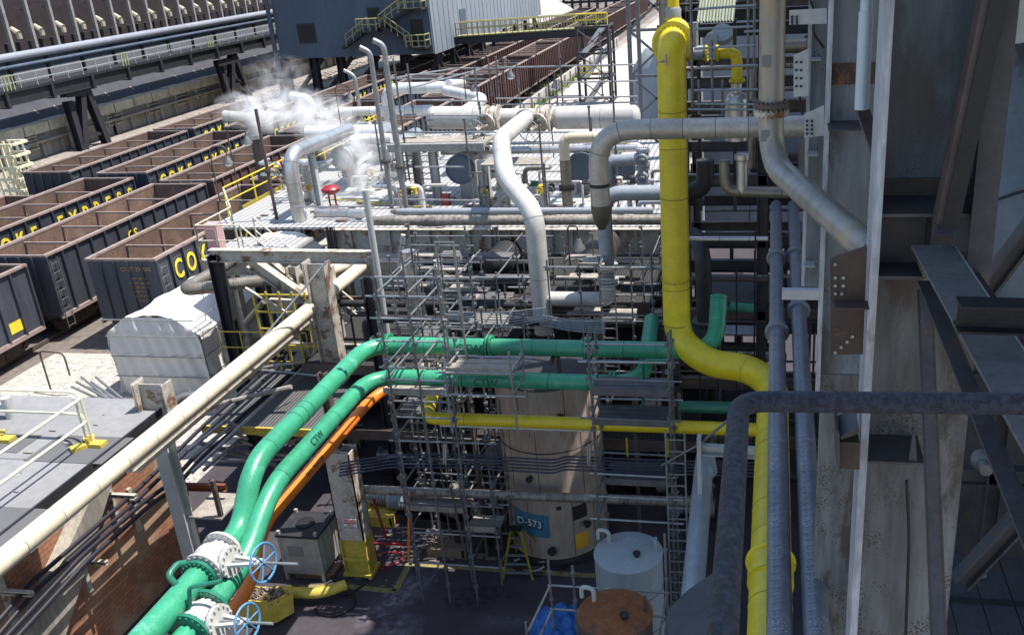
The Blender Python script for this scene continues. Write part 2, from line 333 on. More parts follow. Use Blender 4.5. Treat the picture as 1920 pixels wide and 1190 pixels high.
# grass tufts by the tracks
m = MB(); rg = random.Random(3)
for i in range(2600):
    y = rg.uniform(70, 118); x = -23.2 + rg.gauss(0, .5); h = rg.uniform(.25, .9); a = rg.uniform(0, 6.28); w = .07
    dx, dy = math.cos(a) * w, math.sin(a) * w
    m.add([(x - dx, y - dy, 0), (x + dx, y + dy, 0), (x + rg.uniform(-.25, .25), y + rg.uniform(-.25, .25), h)], [(0, 1, 2)])
o = struct('grass', m, GRASS, 'stuff')
# rails
for k, xr in enumerate((-26.15, -31.5, -36.85, -42.2, -47.2)):
    m = MB()
    for s in (-.72, .72): m.bx(xr + s - .04, 31.5 if k == 0 else -10, .05, xr + s + .04, 260, .2)
    struct('railway_track', m, BROKE)
# ballast stones strewn along the wall foot
m = MB()
for i in range(1500):
    x = rg.uniform(-59, -55.2); y = rg.uniform(50, 150); r = rg.uniform(.06, .26)
    m.sphere((x, y, .05), r, (rg.uniform(.7, 1.4), rg.uniform(.7, 1.4), .6), 5, 3)
struct('loose_rubble', m, M('rubble', (.4, .36, .31), .95, 0, .4, 3), 'stuff')
m = MB(); m.bx(-50.2, -5, 0, -49.6, 250, .7)
for y in range(0, 250, 4): m.bx(-50.25, y, .65, -49.5, y + .5, .85)
solo('low_kerb_wall', 'long low pale concrete kerb between the rubble strip and the outer track', 'wall', m, CONC)
m = MB(); m.bx(-23.0, 75, 0, -22.8, 140, 1.1)
for y in range(75, 140, 3): m.bx(-22.8, y, 0, -22.6, y + .15, 1.15)
solo('trackside_fence', 'low pale corrugated barrier beside the green grass and path', 'fence', m, CONCD)
# ================================================================== RAILCARS
Wc, Zt = 3.1, 3.9
def car_proto(L, shell, letters, lady=True, ribs=13, det=True, zt=Zt, zb=1.15, nid=None):
    t = T('railcar', 'x', 'railcar', (0, 0, 0), 'open coke railcars on the tracks'); xl, xr = -Wc / 2, Wc / 2
    m = MB(); th = .05
    m.bx(xr - .09, 0, zb, xr - .04, L, zt - .1); m.bx(xl + .04, 0, zb, xl + .09, L, zt - .1); m.bx(xl + .09, 0, zb, xr - .09, th, zt - .1); m.bx(xl + .09, L - th, zb, xr - .09, L, zt - .1)
    for s in (1, -1):                                    # hopper chutes under the floor
        for yy in (.22, .5, .78): m.prism([(s * .3, L * yy - 1, zb), (s * .3, L * yy + 1, zb), (s * .3, L * yy + .4, .55), (s * .3, L * yy - .4, .55)], (s * .7, 0, 0))
    t.p('outer_shell', m, shell)
    m = MB(); xi = xr - .092; a = 1.4; zf = zb + .25
    m.add([(-xi, th + .005, zt - .12), (-xi, L - th, zt - .12), (-xi, L - th - a, zf), (-xi, th + a, zf)], [(0, 1, 2, 3)])
    m.add([(xi, th, zt - .12), (xi, L - th, zt - .12), (xi, L - th - a, zf), (xi, th + a, zf)], [(0, 3, 2, 1)])
    m.add([(-xi, th + .002, zt - .12), (xi, th + .002, zt - .12), (xi, th + .4, zf), (-xi, th + .4, zf)], [(0, 1, 2, 3)])
    m.add([(-xi, L - th - .002, zt - .12), (xi, L - th - .002, zt - .12), (xi, L - th - .3, zf), (-xi, L - th - .3, zf)], [(0, 3, 2, 1)])
    m.add([(-xi, th, zf), (xi, th, zf), (xi, L - th, zf), (-xi, L - th, zf)], [(0, 1, 2, 3)])
    t.p('inner_lining', m, CARI)
    m = MB(); c = .11
    m.bx(xr - c, 0, zt - .1, xr + .06, L, zt); m.bx(xl - .06, 0, zt - .1, xl + c, L, zt); m.bx(xl + c, 0, zt - .1, xr - c, .1, zt - .01); m.bx(xl + c, L - .1, zt - .1, xr - c, L, zt - .01)
    m.bx(xr - .04, 0, zb - .12, xr + .05, L, zb + .05); m.bx(xl - .05, 0, zb - .12, xl + .04, L, zb + .05)
    t.p('top_chord', m, CARC)
    if det:
        for i in range(ribs + 1):
            y = .05 + (L - .1) * i / ribs
            for sx in (1,): m = MB(); m.bx(sx * (xr - .04), y - .04, zb + .05, sx * (xr + .075), y + .04, zt - .1); t.p('side_rib', m, shell)
        for yy in (0, ):
            for k in range(1, 5): m = MB(); xx = xl + Wc * k / 5; m.bx(xx - .04, -.07, zb + .1, xx + .04, 0, zt - .1); t.p('end_rib', m, shell)
        for k in range(1, 5):
            y = L * k / 5; m = MB(); m.bx(-xi, y - .045, zt - .28, xi, y + .045, zt - .2)
            m.bx(-xi, y - .03, zt - 1.3, -xi + .05, y + .03, zt - .28); m.bx(xi - .05, y - .03, zt - 1.3, xi, y + .03, zt - .28); t.p('cross_brace', m, CARC)
    else:
        m = MB()
        for i in range(ribs + 1):
            y = .05 + (L - .1) * i / ribs; m.bx(xr - .04, y - .06, zb + .05, xr + .12, y + .06, zt - .1)
        t.p('side_rib', m, shell)
        for k in range(1, 6): y = L * k / 6; m = MB(); m.bx(-xi, y - .06, zt - .3, xi, y + .06, zt - .18); t.p('cross_brace', m, CARC)
    m = MB(); m.bx(-.3, -.45, .8, .3, L + .45, 1.1); m.bx(-1.35, .3, .95, 1.35, .5, 1.15); m.bx(-1.35, L - .5, .95, 1.35, L - .3, 1.15); t.p('underframe', m, CARK)
    for y0 in (1.7, L - 1.7):
        m = MB()
        for s in (-1, 1):
            m.prism([(s * .98, y0 - 1.15, .55), (s * .98, y0 - .5, .32), (s * .98, y0 + .5, .32), (s * .98, y0 + 1.15, .55), (s * .98, y0 + 1.15, .75), (s * .98, y0 + .4, .98), (s * .98, y0 - .4, .98), (s * .98, y0 - 1.15, .75)], (s * .14, 0, 0))
            for q in (-.13, 0, .13): m.cyl((s * 1.16, y0 + q, .4), (s * 1.16, y0 + q, .85), .055, n=8)
        m.bx(-1.0, y0 - .2, .45, 1.0, y0 + .2, .78)
        bo = t.p('bogie', m, CARK)
        for yy in (-.88, .88):
            mm = MB(); mm.cyl((-.8, y0 + yy, .6), (.8, y0 + yy, .6), .07, n=8)
            for s in (-1, 1): mm.cyl((s * .68, y0 + yy, .6), (s * .82, y0 + yy, .6), .42, n=20); mm.cyl((s * 1.02, y0 + yy, .6), (s * 1.2, y0 + yy, .6), .12, n=10)
            t.p('wheelset', mm, CARK, bo)
    if lady:
        m = MB()
        for s in (0, .42):
            m.bar((xr + .11, .12 + s, .55), (xr + .11, .12 + s, zt - .25), .03)
        for k in range(8): z = .65 + k * .4; m.bar((xr + .11, .12, z), (xr + .11, .54, z), .028)
        t.p('end_ladder', m, TUBE)
    if letters:
        n = ribs; P = L / n
        for i, chx in enumerate(letters):
            if chx == ' ': continue
            y = .05 + (L - .1) / n * (i + 1.5 - (0 if len(letters) > 6 else 0))
            text(chx, 1.15, (xr + .0, y, zt - .95), (0, 1, 0), (0, 0, 1), LETY, t.o, squash=.72, bold=.02, ext=.012)
    return t
PA = car_proto(12.05, CARD, 'COKE EXPRESS'[:12], nid=1)
PB = car_proto(12.05, CARD, '', zt=Zt)
PC = car_proto(12.3, CARR, '', lady=False, ribs=15, det=False)
PD = car_proto(12.05, CARR, '', lady=False)
used = {}
def car(proto, xc, y, label, sc_=None, dz=0):
    k = id(proto)
    if k not in used: used[k] = 1; o = proto.o
    else: o = copy_tree(proto.o)
    o.location = (xc, y, dz); o['label'] = label
    if sc_: o.scale = sc_
    return o
X1, X2, X3, X4 = -26.15, -31.5, -36.85, -42.2
nearc = car(PA, X1, 32.2, 'dark railcar lettered COKE beside the white tent, its lettered end facing the camera')
c2 = car(PB, X2, 32.6, 'dark unlettered railcar marked CS 29 behind the COKE railcar nearest the tent')
c3 = car(PB, X2, 19.5, 'dark railcar at the left edge with a yellow patch and ladder beside the gravel')
car(PA, X3, 34.1, 'dark railcar lettered COKE EXPRESS cut by the left edge of the photo')
car(PA, X3, 47.3, 'dark railcar lettered COKE EXPRESS in the third row, middle of the yard')
car(PA, X3, 60.9, 'dark lettered railcar in the third row behind the first steam plume')
car(PB, X4, 47.8, 'dark empty unlettered railcar in the row nearest the trestle leg')
car(PA, X4, 60.6, 'dark railcar with COKE on its side in the outer row below the second trestle')
car(PD, X4, 34.0, 'low rusty railcar in the outer row at the left edge beside the cream rack', dz=-.95)
car(PD, X2, 45.3, 'brown sided railcar in the second row below the lamp posts')
car(PA, X2, 58.6, 'dark lettered railcar in the second row behind the steam elbow')
car(PD, X1, 45.3, 'brown railcar in the nearest row partly behind the yellow handrail')
car(PB, X1, 58.4, 'dark railcar in the nearest row behind the white deck pipes')
car(PA, X3, 74.0, 'dark railcar in the third row just below the blue building')
car(PB, X2, 71.7, 'dark empty railcar in the second row before the blue building')
for k in range(9):
    y = 71.9 + 12.95 * k
    car(PC, X1, y, ['brown ribbed railcar nearest row, closest behind the white scaffold rails', 'brown ribbed railcar nearest row, second behind the white scaffold rails', 'brown ribbed railcar beside the green grass before the footbridge', 'brown ribbed railcar directly under the yellow railed footbridge', 'brown ribbed railcar just beyond the footbridge on the nearest row', 'far brown railcar, second beyond the footbridge on the nearest row', 'far brown railcar, third beyond the footbridge on the nearest row', 'far brown railcar, fourth beyond the footbridge on the nearest row', 'farthest brown railcar of the nearest row at the top edge'][k], (1, 1, 1.0))
for k in range(4):
    car(PC, X2, 84.7 + 12.95 * k, ['brown railcar in the second row beside the corner of the blue building', 'brown railcar in the second row along the grey siding', 'brown railcar in the second row just before the footbridge', 'brown railcar in the second row under the footbridge end'][k])
for k in range(2): car(PC, X2, 136.5 + 12.95 * k, ['far brown railcar in the second row beyond the footbridge, nearer one', 'far brown railcar in the second row beyond the footbridge, farther one'][k])
for k in range(2): car(PC, X3, 87.5 + 13 * k, ['brown railcar under the blue building in shade', 'brown railcar deep in shade under the blue building, farther one'][k])
# one-off marks (children of the two near cars)
text('CS', .62, (Wc / 2 + .02, 5.6, 3.05), (0, 1, 0), (0, 0, 1), LETY, c2, bold=.01)
text('29', .62, (Wc / 2 + .02, 5.75, 2.0), (0, 1, 0), (0, 0, 1), LETW, c2, bold=.01)
def patch(par, x, y, z, sy, sz, mat, name='reflective_patch'):
    m = MB(); m.bx(x, y, z, x + .012, y + sy, z + sz); return mk(name, m, mat, par)
patch(c2, Wc / 2 - .035, 4.25, 1.4, .28, 1.1, LETY); patch(c3, Wc / 2 - .035, 10.4, 1.45, .7, .45, LETY)
text('CSXT 298505', .24, (.65, -.03, 3.45), (1, 0, 0), (0, 0, 1), LETD, nearc)
for k, s in enumerate(('CAPY 207100', 'LD LMT 206400', 'LT WT 56600', 'NEW 3 79', 'CU FT 4200', 'IL 45 3')): text(s, .13, (.65, -.03, 3.05 - .19 * k), (1, 0, 0), (0, 0, 1), LETD, nearc)
# ================================================================== COKE SIDE BACKGROUND
XW = -61.6
zc0 = Px(230, 190, XW).z; zw = Px(230, 205, XW).z
t = T('wharf_wall', 'long pale concrete wharf wall with louvres behind the outer railcars', 'wall', (XW, 90, 0))
m = MB(); m.bx(XW - 1, 20, 0, XW, 240, zc0 - .6); t.p('wall_face', m, CONC)
m = MB()
for i in range(74): y = 22 + i * 2.9; m.bx(XW - .8, y + .08, zc0 - .7, XW + .35, y + 2.82, zc0 + .1 + .05 * (i % 2))
t.p('coping', m, COPE)
for i in range(25): m = MB(); y = 30 + i * 6.2; m.bx(XW, y, 0, XW + .22, y + .35, zc0 - .7); t.p('pilaster', m, CONC)
m = MB(); zz = Px(300, 235, XW + .4).z; m.bx(XW, 20, 1.25, XW + .5, 240, 1.45)
for i in range(90): y = 22 + i * 2.4; m.bx(XW, y, 0, XW + .3, y + .2, 1.25)
t.p('ledge', m, CONC)
for px, py in ((50, 265), (211, 217), (285, 195), (337, 180), (374, 168), (490, 128), (553, 118)):
    p = Px(px, py, XW); m = MB(); m.bx(XW + .02, p.y - 1.0, p.z - .85, XW + .16, p.y + 1.0, p.z + .85); f = t.p('louvre', m, COPE)
    mm = MB()
    for k in range(6): mm.bx(XW + .16, p.y - .85, p.z - .7 + k * .25, XW + .26, p.y + .85, p.z - .62 + k * .25)
    t.p('slat', mm, DK, f)
# sloping wharf sheet
m = MB(); za = zc0 + .05; zb_ = za + 4.2; XB = -68
m.prism([(XW - .8, 15, za), (XB, 15, zb_), (XB, 15, zb_ - .3), (XW - .8, 15, za - .3)], (0, 235, 0))
solo('wharf_apron', 'long dark sloping steel apron above the pale coping', 'apron', m, WHARF)
m = MB()
for px, py in ((60, 165), (110, 205), (155, 195), (205, 180), (245, 140), (330, 125), (365, 115), (380, 105), (480, 92)):
    p = Px(px, py, -63); y = p.y; 
    f1 = .35; xa = XW - 1.2 - 1.6; za1 = za + (zb_ - za) * 1.9 / 6.0
    m.bar((XW - 1.4, y, za + .45), (XW - 4.2, y + .3, za + 2.35), .12, .05)
solo('apron_strips', 'scattered thin pale strips lying down the dark sloping apron', 'strips', m, COPE)
# battery
t = T('coke_battery', 'dark coke oven battery with a long row of pale upright buckstays', 'building', (-72, 90, 0))
m = MB(); m.bx(-88, 15, 0, -75, 330, 24); t.p('battery_wall', m, BATT)
XBt = -71.5 - 2
zt1 = Px(10, 20, XBt).z; zb1 = Px(80, 95, XBt).z
mt, caps, low = MB(), MB(), MB()
nb = 60
for i in range(nb):
    y = 42 + i * 3.1
    m = MB(); m.bx(XBt + 1.0, y - .16, zb1 - 2.2, XBt + 1.3, y + .16, zt1 + 1.0); t.p('buckstay', m, BUCK)
for i in range(nb):
    y = 43.5 + i * 3.1; m = MB(); zz = Px(15, 67, XBt + .8).z
    m.cyl((XBt + .9, y, zz - .45), (XBt + .9, y, zz + .05), .28, n=8); m.cyl((XBt + .9, y, zz + .05), (XBt + .2, y + .1, zz + .55), .32, .22, n=8); t.p('standpipe_cap', m, COPE)
m = MB(); m.bx(XBt + .1, 15, zz - 1.6, XBt + .6, 330, zz - .75); m.bx(XBt + .1, 15, zt1 - .1, XBt + .6, 330, zt1 + .4); t.p('ledger_beam', m, BATT)
m = MB(); m.cyl((XBt + .7, 15, zt1 + 1.3), (XBt + .7, 330, zt1 + 1.3), .22, n=10); t.p('header_pipe', m, BUCK)
# pushing-side gallery with gas main
XG = -59.2
zg = Px(260, 118, XG).z; zr = Px(260, 88, XG).z; zp = Px(255, 69, XG - .8).z
t = T('pipe_gallery', 'long grey raised gallery with pale handrail running past the battery', 'gallery', (XG, 90, zg))
m = MB(); m.bx(XG - 2.2, 15, zg - .15, XG + .1, 162, zg); m.ib((XG, 15, zg - .65), (XG, 162, zg - .65), .4, 1.0, (0, 0, 1)); m.ib((XG - 2, 15, zg - .65), (XG - 2, 162, zg - .65), .4, 1.0, (0, 0, 1)); t.p('walkway', m, DK)
for y in range(20, 162, 5): m = MB(); m.bx(XG - 2.1, y, zg - 1.3, XG + .3, y + .3, zg - .15); t.p('cross_beam', m, TRBLK)
m = MB()
for z in (.55, 1.1): m.bar((XG + .15, 15, zg + z), (XG + .15, 162, zg + z), .06)
for i in range(80): y = 16 + i * 1.82; m.bar((XG + .15, y, zg), (XG + .15, y, zg + 1.1), .05)
t.p('handrail', m, M('pale_rail', (.42, .46, .44), .5, .1, .2, 3))
m = MB()
for i in range(9):
    y = 37 + i * 14.2
    for q in (0, .4, .8): m.bar((XG + .2, y + q, zg), (XG + .2, y + q, zg + 1.15), .07)
    m.bar((XG + .2, y, zg + 1.12), (XG + .2, y + .8, zg + 1.12), .07)
t.p('gate', m, M('lime_rail', (.42, .48, .2), .5, 0, .2, 3))
t.p('gate', MB().bx(XG - 2.3, 15, zp - 1.3, XG - 2.1, 162, zp - .35), BSID)
for i in range(34): y = 17 + i * 4.3; m = MB(); m.bx(XG - 2.1, y, zg, XG - 1.95, y + .3, zp + .1); t.p('stanchion', m, DK)
m = MB(); m.tube([(XG - 1.6, 15, zp), (XG - 1.6, 162, zp)], .33, n=14)
g = solo('gas_main', 'long pale blue gas main pipe above the gallery handrail', 'pipe', m, M('gas_main_paint', (.3, .315, .36), .4, .1, .12, 1, seam=6))
m = MB(); m.tube([(XG - 1.5, 15, zp - .75), (XG - 1.5, 162, zp - .75)], .16, n=10)
solo('conduit_pipe', 'thin dark blue pipe running just under the pale gas main', 'pipe', m, BSID)
for i, (lab, legs) in enumerate((('black braced trestle leg nearest the left edge, standing behind the outer railcar', ((126, 190, 155, 284, .62), (150, 150, 157, 284, .62), (153, 150, 201, 270, .62), (156, 252, 200, 250, .3), (118, 176, 160, 170, .7))), ('black braced trestle leg right of the middle of the gallery, near the steam', ((409, 118, 431, 192, .62), (433, 100, 434, 192, .62), (436, 100, 468, 182, .62), (440, 145, 476, 172, .18), (405, 120, 440, 112, .6))))):
    xt = -59.6; b_ = Px(legs[1][2], legs[1][3], xt); t = T('trestle', lab, 'trestle', (xt, b_.y, 0))
    for k, (x0, y0, x1, y1, w_) in enumerate(legs):
        a, b = Px(x0, y0, xt - (.5 if k == 0 else 0)), Px(x1, y1, xt)
        m = MB(); m.ib(a, b, w_, w_, (1, 0, 0)) if k != 3 else m.bar(a, b, w_); t.p('leg' if k < 3 else 'tie_beam', m, TRBLK)
# ---- blue building
zb0 = 5.4; A = Pz(813, 101, zb0); xR = A.x; yF = A.y; xL = Py(526, 105, yF).x
t = T('screening_building', 'large dark blue steel building on legs straddling the tracks', 'building', (xL, yF, 0))
m = MB(); m.bx(xL, yF, zb0, xR - .01, yF + 44, 21); t.p('wall_cladding', m, BSID)
m = MB()
for i in range(60): y = yF + .35 + i * .73; m.bx(xR, y, zb0 - .1, xR + .05 + .03 * (i % 2), y + .7, 21)
t.p('side_cladding', m, GSID)
for px, py, w_, h_ in ((575, 63, .9, .9), (700, 25, .6, .5), (833, 45, 0, 0)):
    if w_ == 0: continue
    p = Py(px, py, yF); m = MB(); m.bx(p.x - w_, yF - .08, p.z - h_, p.x + w_, yF - .005, p.z + h_); f = t.p('window', m, DK)
    m = MB(); m.bx(p.x - w_ * .8, yF - .1, p.z - h_ * .8, p.x + w_ * .8, yF - .081, p.z + h_ * .8); t.p('pane', m, BLK, f)
p = Px(867, 40, xR); m = MB(); m.bx(xR + .06, p.y - 1.0, p.z - 1.2, xR + .14, p.y + 1.0, p.z + 1.2); t.p('door', m, BSID)
p = Py(783, 62, yF); m = MB(); m.bx(p.x - .6, yF - .1, p.z - 1.6, p.x + .6, yF - .005, p.z + 1.2); t.p('door', m, BLK)
for px in (535, 590, 640, 700, 760):
    q = Py(px, 120, yF + 1); m = MB(); m.ib((q.x, yF + 1, 0), (q.x, yF + 1, zb0), .7, .7); t.p('leg', m, TRBLK)
    m = MB(); m.bar((q.x, yF + 1.05, 1), (q.x + 4, yF + 1.05, zb0 - .2), .35); t.p('brace', m, TRBLK)
m = MB()
for k in range(9): m.bar((xR - .5, yF + 2 + k * 5, 0), (xR - .5, yF + 2 + k * 5, zb0), .4); m.bar((xR - .5, yF + 2 + k * 5, zb0), (xR - .5, yF + 7 + k * 5, .5), .25)
t.p('leg_row', m, TRBLK)
m = MB(); m.cyl((xL - .3, yF - .3, 0), (xL - .3, yF - .3, 21), .22, n=8); t.p('downpipe', m, BSID)
YR = M('yellow_rail', (.33, .31, .13), .5, 0, .2, 3)
# stairs on the blue building
def rail(m, a, b, h=1.1, n=5, r=.035, toe=False, mid=True):
    a, b = Vector(a), Vector(b); z = Vector((0, 0, h))
    m.tube([a + z, b + z], r, n=8); 
    if mid: m.tube([a + z * .52, b + z * .52], r * .85, n=8)
    for i in range(n + 1): q = a.lerp(b, i / n); m.cyl(q, q + z, r, n=8)
    return m
t = T('building_stair', 'yellow railed stair zigzagging across the dark blue building front', 'stair', (xR - 8, yF - 1, 9))
def stp(px, py, dy=.7): return Py(px, py, yF - dy)
m = MB(); fl = [stp(650, 105), stp(720, 55), stp(790, 5), stp(715, 50), stp(775, 80)]
for a, b in ((stp(645, 90), stp(690, 56)), (stp(705, 54), stp(770, 18)), (stp(722, 52), stp(772, 82))):
    m.bar(a, b, .9, .25)
t.p('stringer', m, DK)
for (xa, xb, yy) in ((676, 712, 58), (754, 795, 16), (768, 803, 88)):
    a, b = stp(xa, yy), stp(xb, yy); m = MB(); m.bx(a.x, yF - 1.5, a.z - .15, b.x, yF, a.z); t.p('landing', m, DK)
    m = MB(); rail(m, (a.x, yF - 1.5, a.z), (b.x, yF - 1.5, a.z), 1.1, 3, .06); rail(m, (b.x, yF - 1.5, a.z), (b.x, yF - .1, a.z), 1.1, 1, .06); t.p('landing_rail', m, YR)
m = MB(); rail(m, stp(650, 88, 1.2), stp(690, 56, 1.2), 1.1, 3, .05); rail(m, stp(712, 52, 1.2), stp(758, 16, 1.2), 1.1, 4, .05); rail(m, stp(722, 52, 1.2), stp(770, 86, 1.2), 1.1, 4, .05); t.p('stair_rail', m, YR)
# footbridge
a = Px(862, 77, xR + .3); yb = a.y; b = Py(1112, 62, yb - 1)
t = T('footbridge', 'long footbridge with yellow handrails crossing above the brown railcars', 'footbridge', (a.x, yb, 6))
m = MB(); m.ib((a.x - .5, yb - .9, a.z + .1), (b.x + 1.2, yb - .9, b.z + .1), .35, .7, (0, 0, 1)); m.ib((a.x - .5, yb + .6, a.z + .1), (b.x + 1.2, yb + .6, b.z + .1), .35, .7, (0, 0, 1)); t.p('girder', m, DK)
m = MB(); m.prism([(a.x, yb - .8, a.z + .46), (b.x + 1.2, yb - .8, b.z + .46), (b.x + 1.2, yb - .8, b.z + .55), (a.x, yb - .8, a.z + .55)], (0, 1.5, 0)); t.p('deck', m, YR)
for yy in (-.85, .65):
    m = MB(); rail(m, (a.x, yb + yy, a.z + .55), (b.x + 1.2, yb + yy, b.z + .55), 1.25, 26, .05); t.p('handrail', m, YR)
# stair tower
tw = Pz(1128, 190, 0); tw.x -= .3
t = T('stair_tower', 'slender steel stair tower at the right end of the footbridge', 'tower', (tw.x, tw.y, 0))
hw = 1.5; ztw = 7.2
for sx in (-1, 1):
    for sy in (-1, 1): m = MB(); m.bar((tw.x + sx * hw, tw.y + sy * hw, 0), (tw.x + sx * hw, tw.y + sy * hw, ztw), .22); t.p('leg', m, DK)
for z in (.1, 2.4, 4.7, 7.1):
    m = MB()
    for s in (-1, 1): m.bar((tw.x - hw, tw.y + s * hw, z), (tw.x + hw, tw.y + s * hw, z), .18); m.bar((tw.x + s * hw, tw.y - hw, z), (tw.x + s * hw, tw.y + hw, z), .18)
    t.p('ring_beam', m, DK)
for z in (.1, 2.4, 4.7):
    m = MB(); m.bar((tw.x - hw, tw.y - hw, z), (tw.x + hw, tw.y - hw, z + 2.3), .1); m.bar((tw.x + hw, tw.y - hw, z), (tw.x - hw, tw.y - hw, z + 2.3), .1); t.p('cross_brace', m, TUBE)
    m = MB(); m.bar((tw.x - .9, tw.y - 1.2, z), (tw.x + .7, tw.y + 1.0, z + 2.3), .7, .12); t.p('flight', m, GALV)
m = MB(); rail(m, (tw.x - hw, tw.y - hw, 2.4), (tw.x + hw, tw.y - hw, 2.4), 1.1, 3, .05); t.p('yellow_rail', m, YEL); m = MB(); rail(m, (tw.x - hw, tw.y - hw, ztw), (tw.x + hw, tw.y - hw, ztw), 1.1, 3, .05); t.p('yellow_rail', m, YEL)
# small far structures at the top
for i, (px, hh, lab) in enumerate(((1060, 9, 'dark lattice'), (1100, 9, 'dark'), (1140, 9, 'dark'))): pass
m = MB()
for i in range(26):
    x = -62 + i * 1.9; m.bar((x, 215, 0), (x, 215, 16), .35); m.bar((x, 213, 0), (x + 1.2, 213, 16), .2)
for z in (1.5, 5, 9, 13): m.bar((-64, 215, z), (-12, 215, z), .5)
solo('far_trestle', 'dark many-legged steel trestle across the yard at the top edge', 'trestle', m, TRBLK)
m = MB(); m.lathe((-47, 190, 0), [(9, 0), (6.5, 2.2), (3, 4.2), (.5, 5)], n=24); solo('gravel_heap', 'pale gravel heap behind the footbridge at the top edge', 'heap', m, GRAVEL)
# cream rack at the far left edge
yk_ = 50.0; b0 = Py(20, 362, yk_); t = T('cream_rack', 'cream coloured lattice rack standing at the left edge', 'rack', (b0.x, yk_, 0))
zt2 = Py(20, 272, yk_).z; CRM = M('cream_rack_paint', (.8, .74, .5), .5, 0, .12, 3); xk0, xk1 = Py(-8, 300, yk_).x, Py(28, 300, yk_).x
for i in range(4):
    for j in range(2): m = MB(); x = xk0 + (xk1 - xk0) * i / 3; m.bar((x, yk_ + j * 1.2, 0), (x - .25, yk_ + j * 1.2, zt2), .11); t.p('upright', m, CRM)
for k in range(7):
    z = .8 + (zt2 - .8) * k / 6; m = MB(); m.bar((xk0, yk_ - .07, z), (xk1 + .1, yk_ - .07, z), .14); m.bar((xk0, yk_ + 1.27, z), (xk1, yk_ + 1.27, z), .14); m.bar((xk1 + .1, yk_, z), (xk1 + .1, yk_ + 1.2, z), .14); t.p('shelf_bar', m, CRM)
b1 = Pz(47, 350, 1.6); t = T('signal_cabinet', 'dark blue grey cabinet on a post beside the cream rack', 'cabinet', (b1.x, b1.y, 0))
z = up(b1, 292); z2 = up(b1, 270); m = MB(); m.bx(b1.x - .5, b1.y, z, b1.x + .4, b1.y + .8, z2); m.prism([(b1.x - .6, b1.y - .1, z2), (b1.x + .5, b1.y - .1, z2), (b1.x + .1, b1.y - .1, z2 + .2)], (0, 1, 0)); t.p('housing', m, BSID)
m = MB(); m.bar((b1.x, b1.y + .4, 0), (b1.x, b1.y + .4, z), .25); t.p('post', m, TRBLK)
# ================================================================== helpers for plant things
def pipe(name, label, pts, r, mat, fil=None, group=None, cat='pipe', flanges=(), fmat=None, n=18, supports=()):
    pts = [Vector(p) for p in pts]
    if not flanges:
        m = MB(); m.tube(pts, r, fil, n); return solo(name, label, cat, m, mat, group)
    t = T(name, label, cat, (pts[0].x, pts[0].y, min(p.z for p in pts)), group)
    m = MB(); m.tube(pts, r, fil, n); t.p('barrel', m, mat)
    for (c, ax) in flanges:
        m = MB(); c = Vector(c); ax = Vector(ax).normalized(); R_ = r * 1.45
        m.flange(c - ax * .05, ax, R_, .05, 14, .022); m.flange(c + ax * .05, ax, R_, .05, 14, .022); t.p('flange', m, fmat or mat)
    return t
def scaffold(label, xs, ys, zs, z0=0, planks=(), ztop=None, mat=None, skip=.0, braces=True, ladder=None, seed=1, toe=True, r=.026, pm=None, group=None):
    """tube scaffold on a grid: xs, ys standards; zs ledger levels; planks = list of (x0,x1,y0,y1,z)"""
    rg = random.Random(seed); mat = mat or TUBE; pm = pm or PLANK
    t = T('scaffold', label, 'scaffold', (xs[0], ys[0], z0), group)
    ztop = ztop or max(zs) + .4
    for x in xs:
        for y in ys:
            m = MB(); e = ztop + rg.uniform(-.2, .35); m.cyl((x, y, z0), (x + rg.uniform(-.03, .03), y, e), r, n=8)
            z = z0 + .5
            while z < e: m.cyl((x, y, z), (x, y, z + .07), r * 2.3, n=8); z += rg.choice([.45, .5, .6, .9])
            t.p('standard', m, mat)
    for z in zs:
        for y in ys:
            if rg.random() < skip: continue
            m = MB(); m.cyl((xs[0] - rg.uniform(.05, .3), y, z), (xs[-1] + rg.uniform(.05, .3), y, z + rg.uniform(-.02, .02)), r * .95, n=8); t.p('ledger', m, GALV if rg.random() < .45 else mat)
        for x in xs:
            if rg.random() < max(skip, .0) * 3.2: continue
            m = MB(); m.cyl((x, ys[0] - .1, z + .06), (x, ys[-1] + .1, z + .06), r * .95, n=8); t.p('transom', m, mat)
    if braces:
        for i in range(len(xs) - 1):
            m = MB(); a, b = (xs[i], xs[i + 1]) if i % 2 else (xs[i + 1], xs[i]); m.cyl((a, ys[-1] + .05, z0 + .2), (b, ys[-1] + .05, ztop - .3), r * .9, n=8); t.p('brace', m, mat)
    for (x0, x1, y0, y1, z) in planks:
        n = max(1, int(round((y1 - y0) / .24)))
        m = MB()
        for k in range(n): yy = y0 + (y1 - y0) * k / n; m.bx(x0 + rg.uniform(-.06, .06), yy + .012, z + rg.uniform(0, .01), x1 + rg.uniform(-.06, .06), yy + (y1 - y0) / n - .012, z + .045)
        t.p('plank_deck', m, pm)
        if toe: m = MB(); m.bx(x0, y0 - .04, z + .05, x1, y0 - .005, z + .19); t.p('toe_board', m, pm)
    if ladder:
        x, y, za, zb = ladder; m = MB(); m.bar((x, y, za), (x, y - .0, zb), .035); m.bar((x + .4, y, za), (x + .4, y, zb), .035)
        z = za + .2
        while z < zb: m.bar((x, y, z), (x + .4, y, z), .025); z += .28
        t.p('ladder', m, GALV)
    return t
def frange(a, b, n): return [a + (b - a) * i / (n - 1) for i in range(n)]
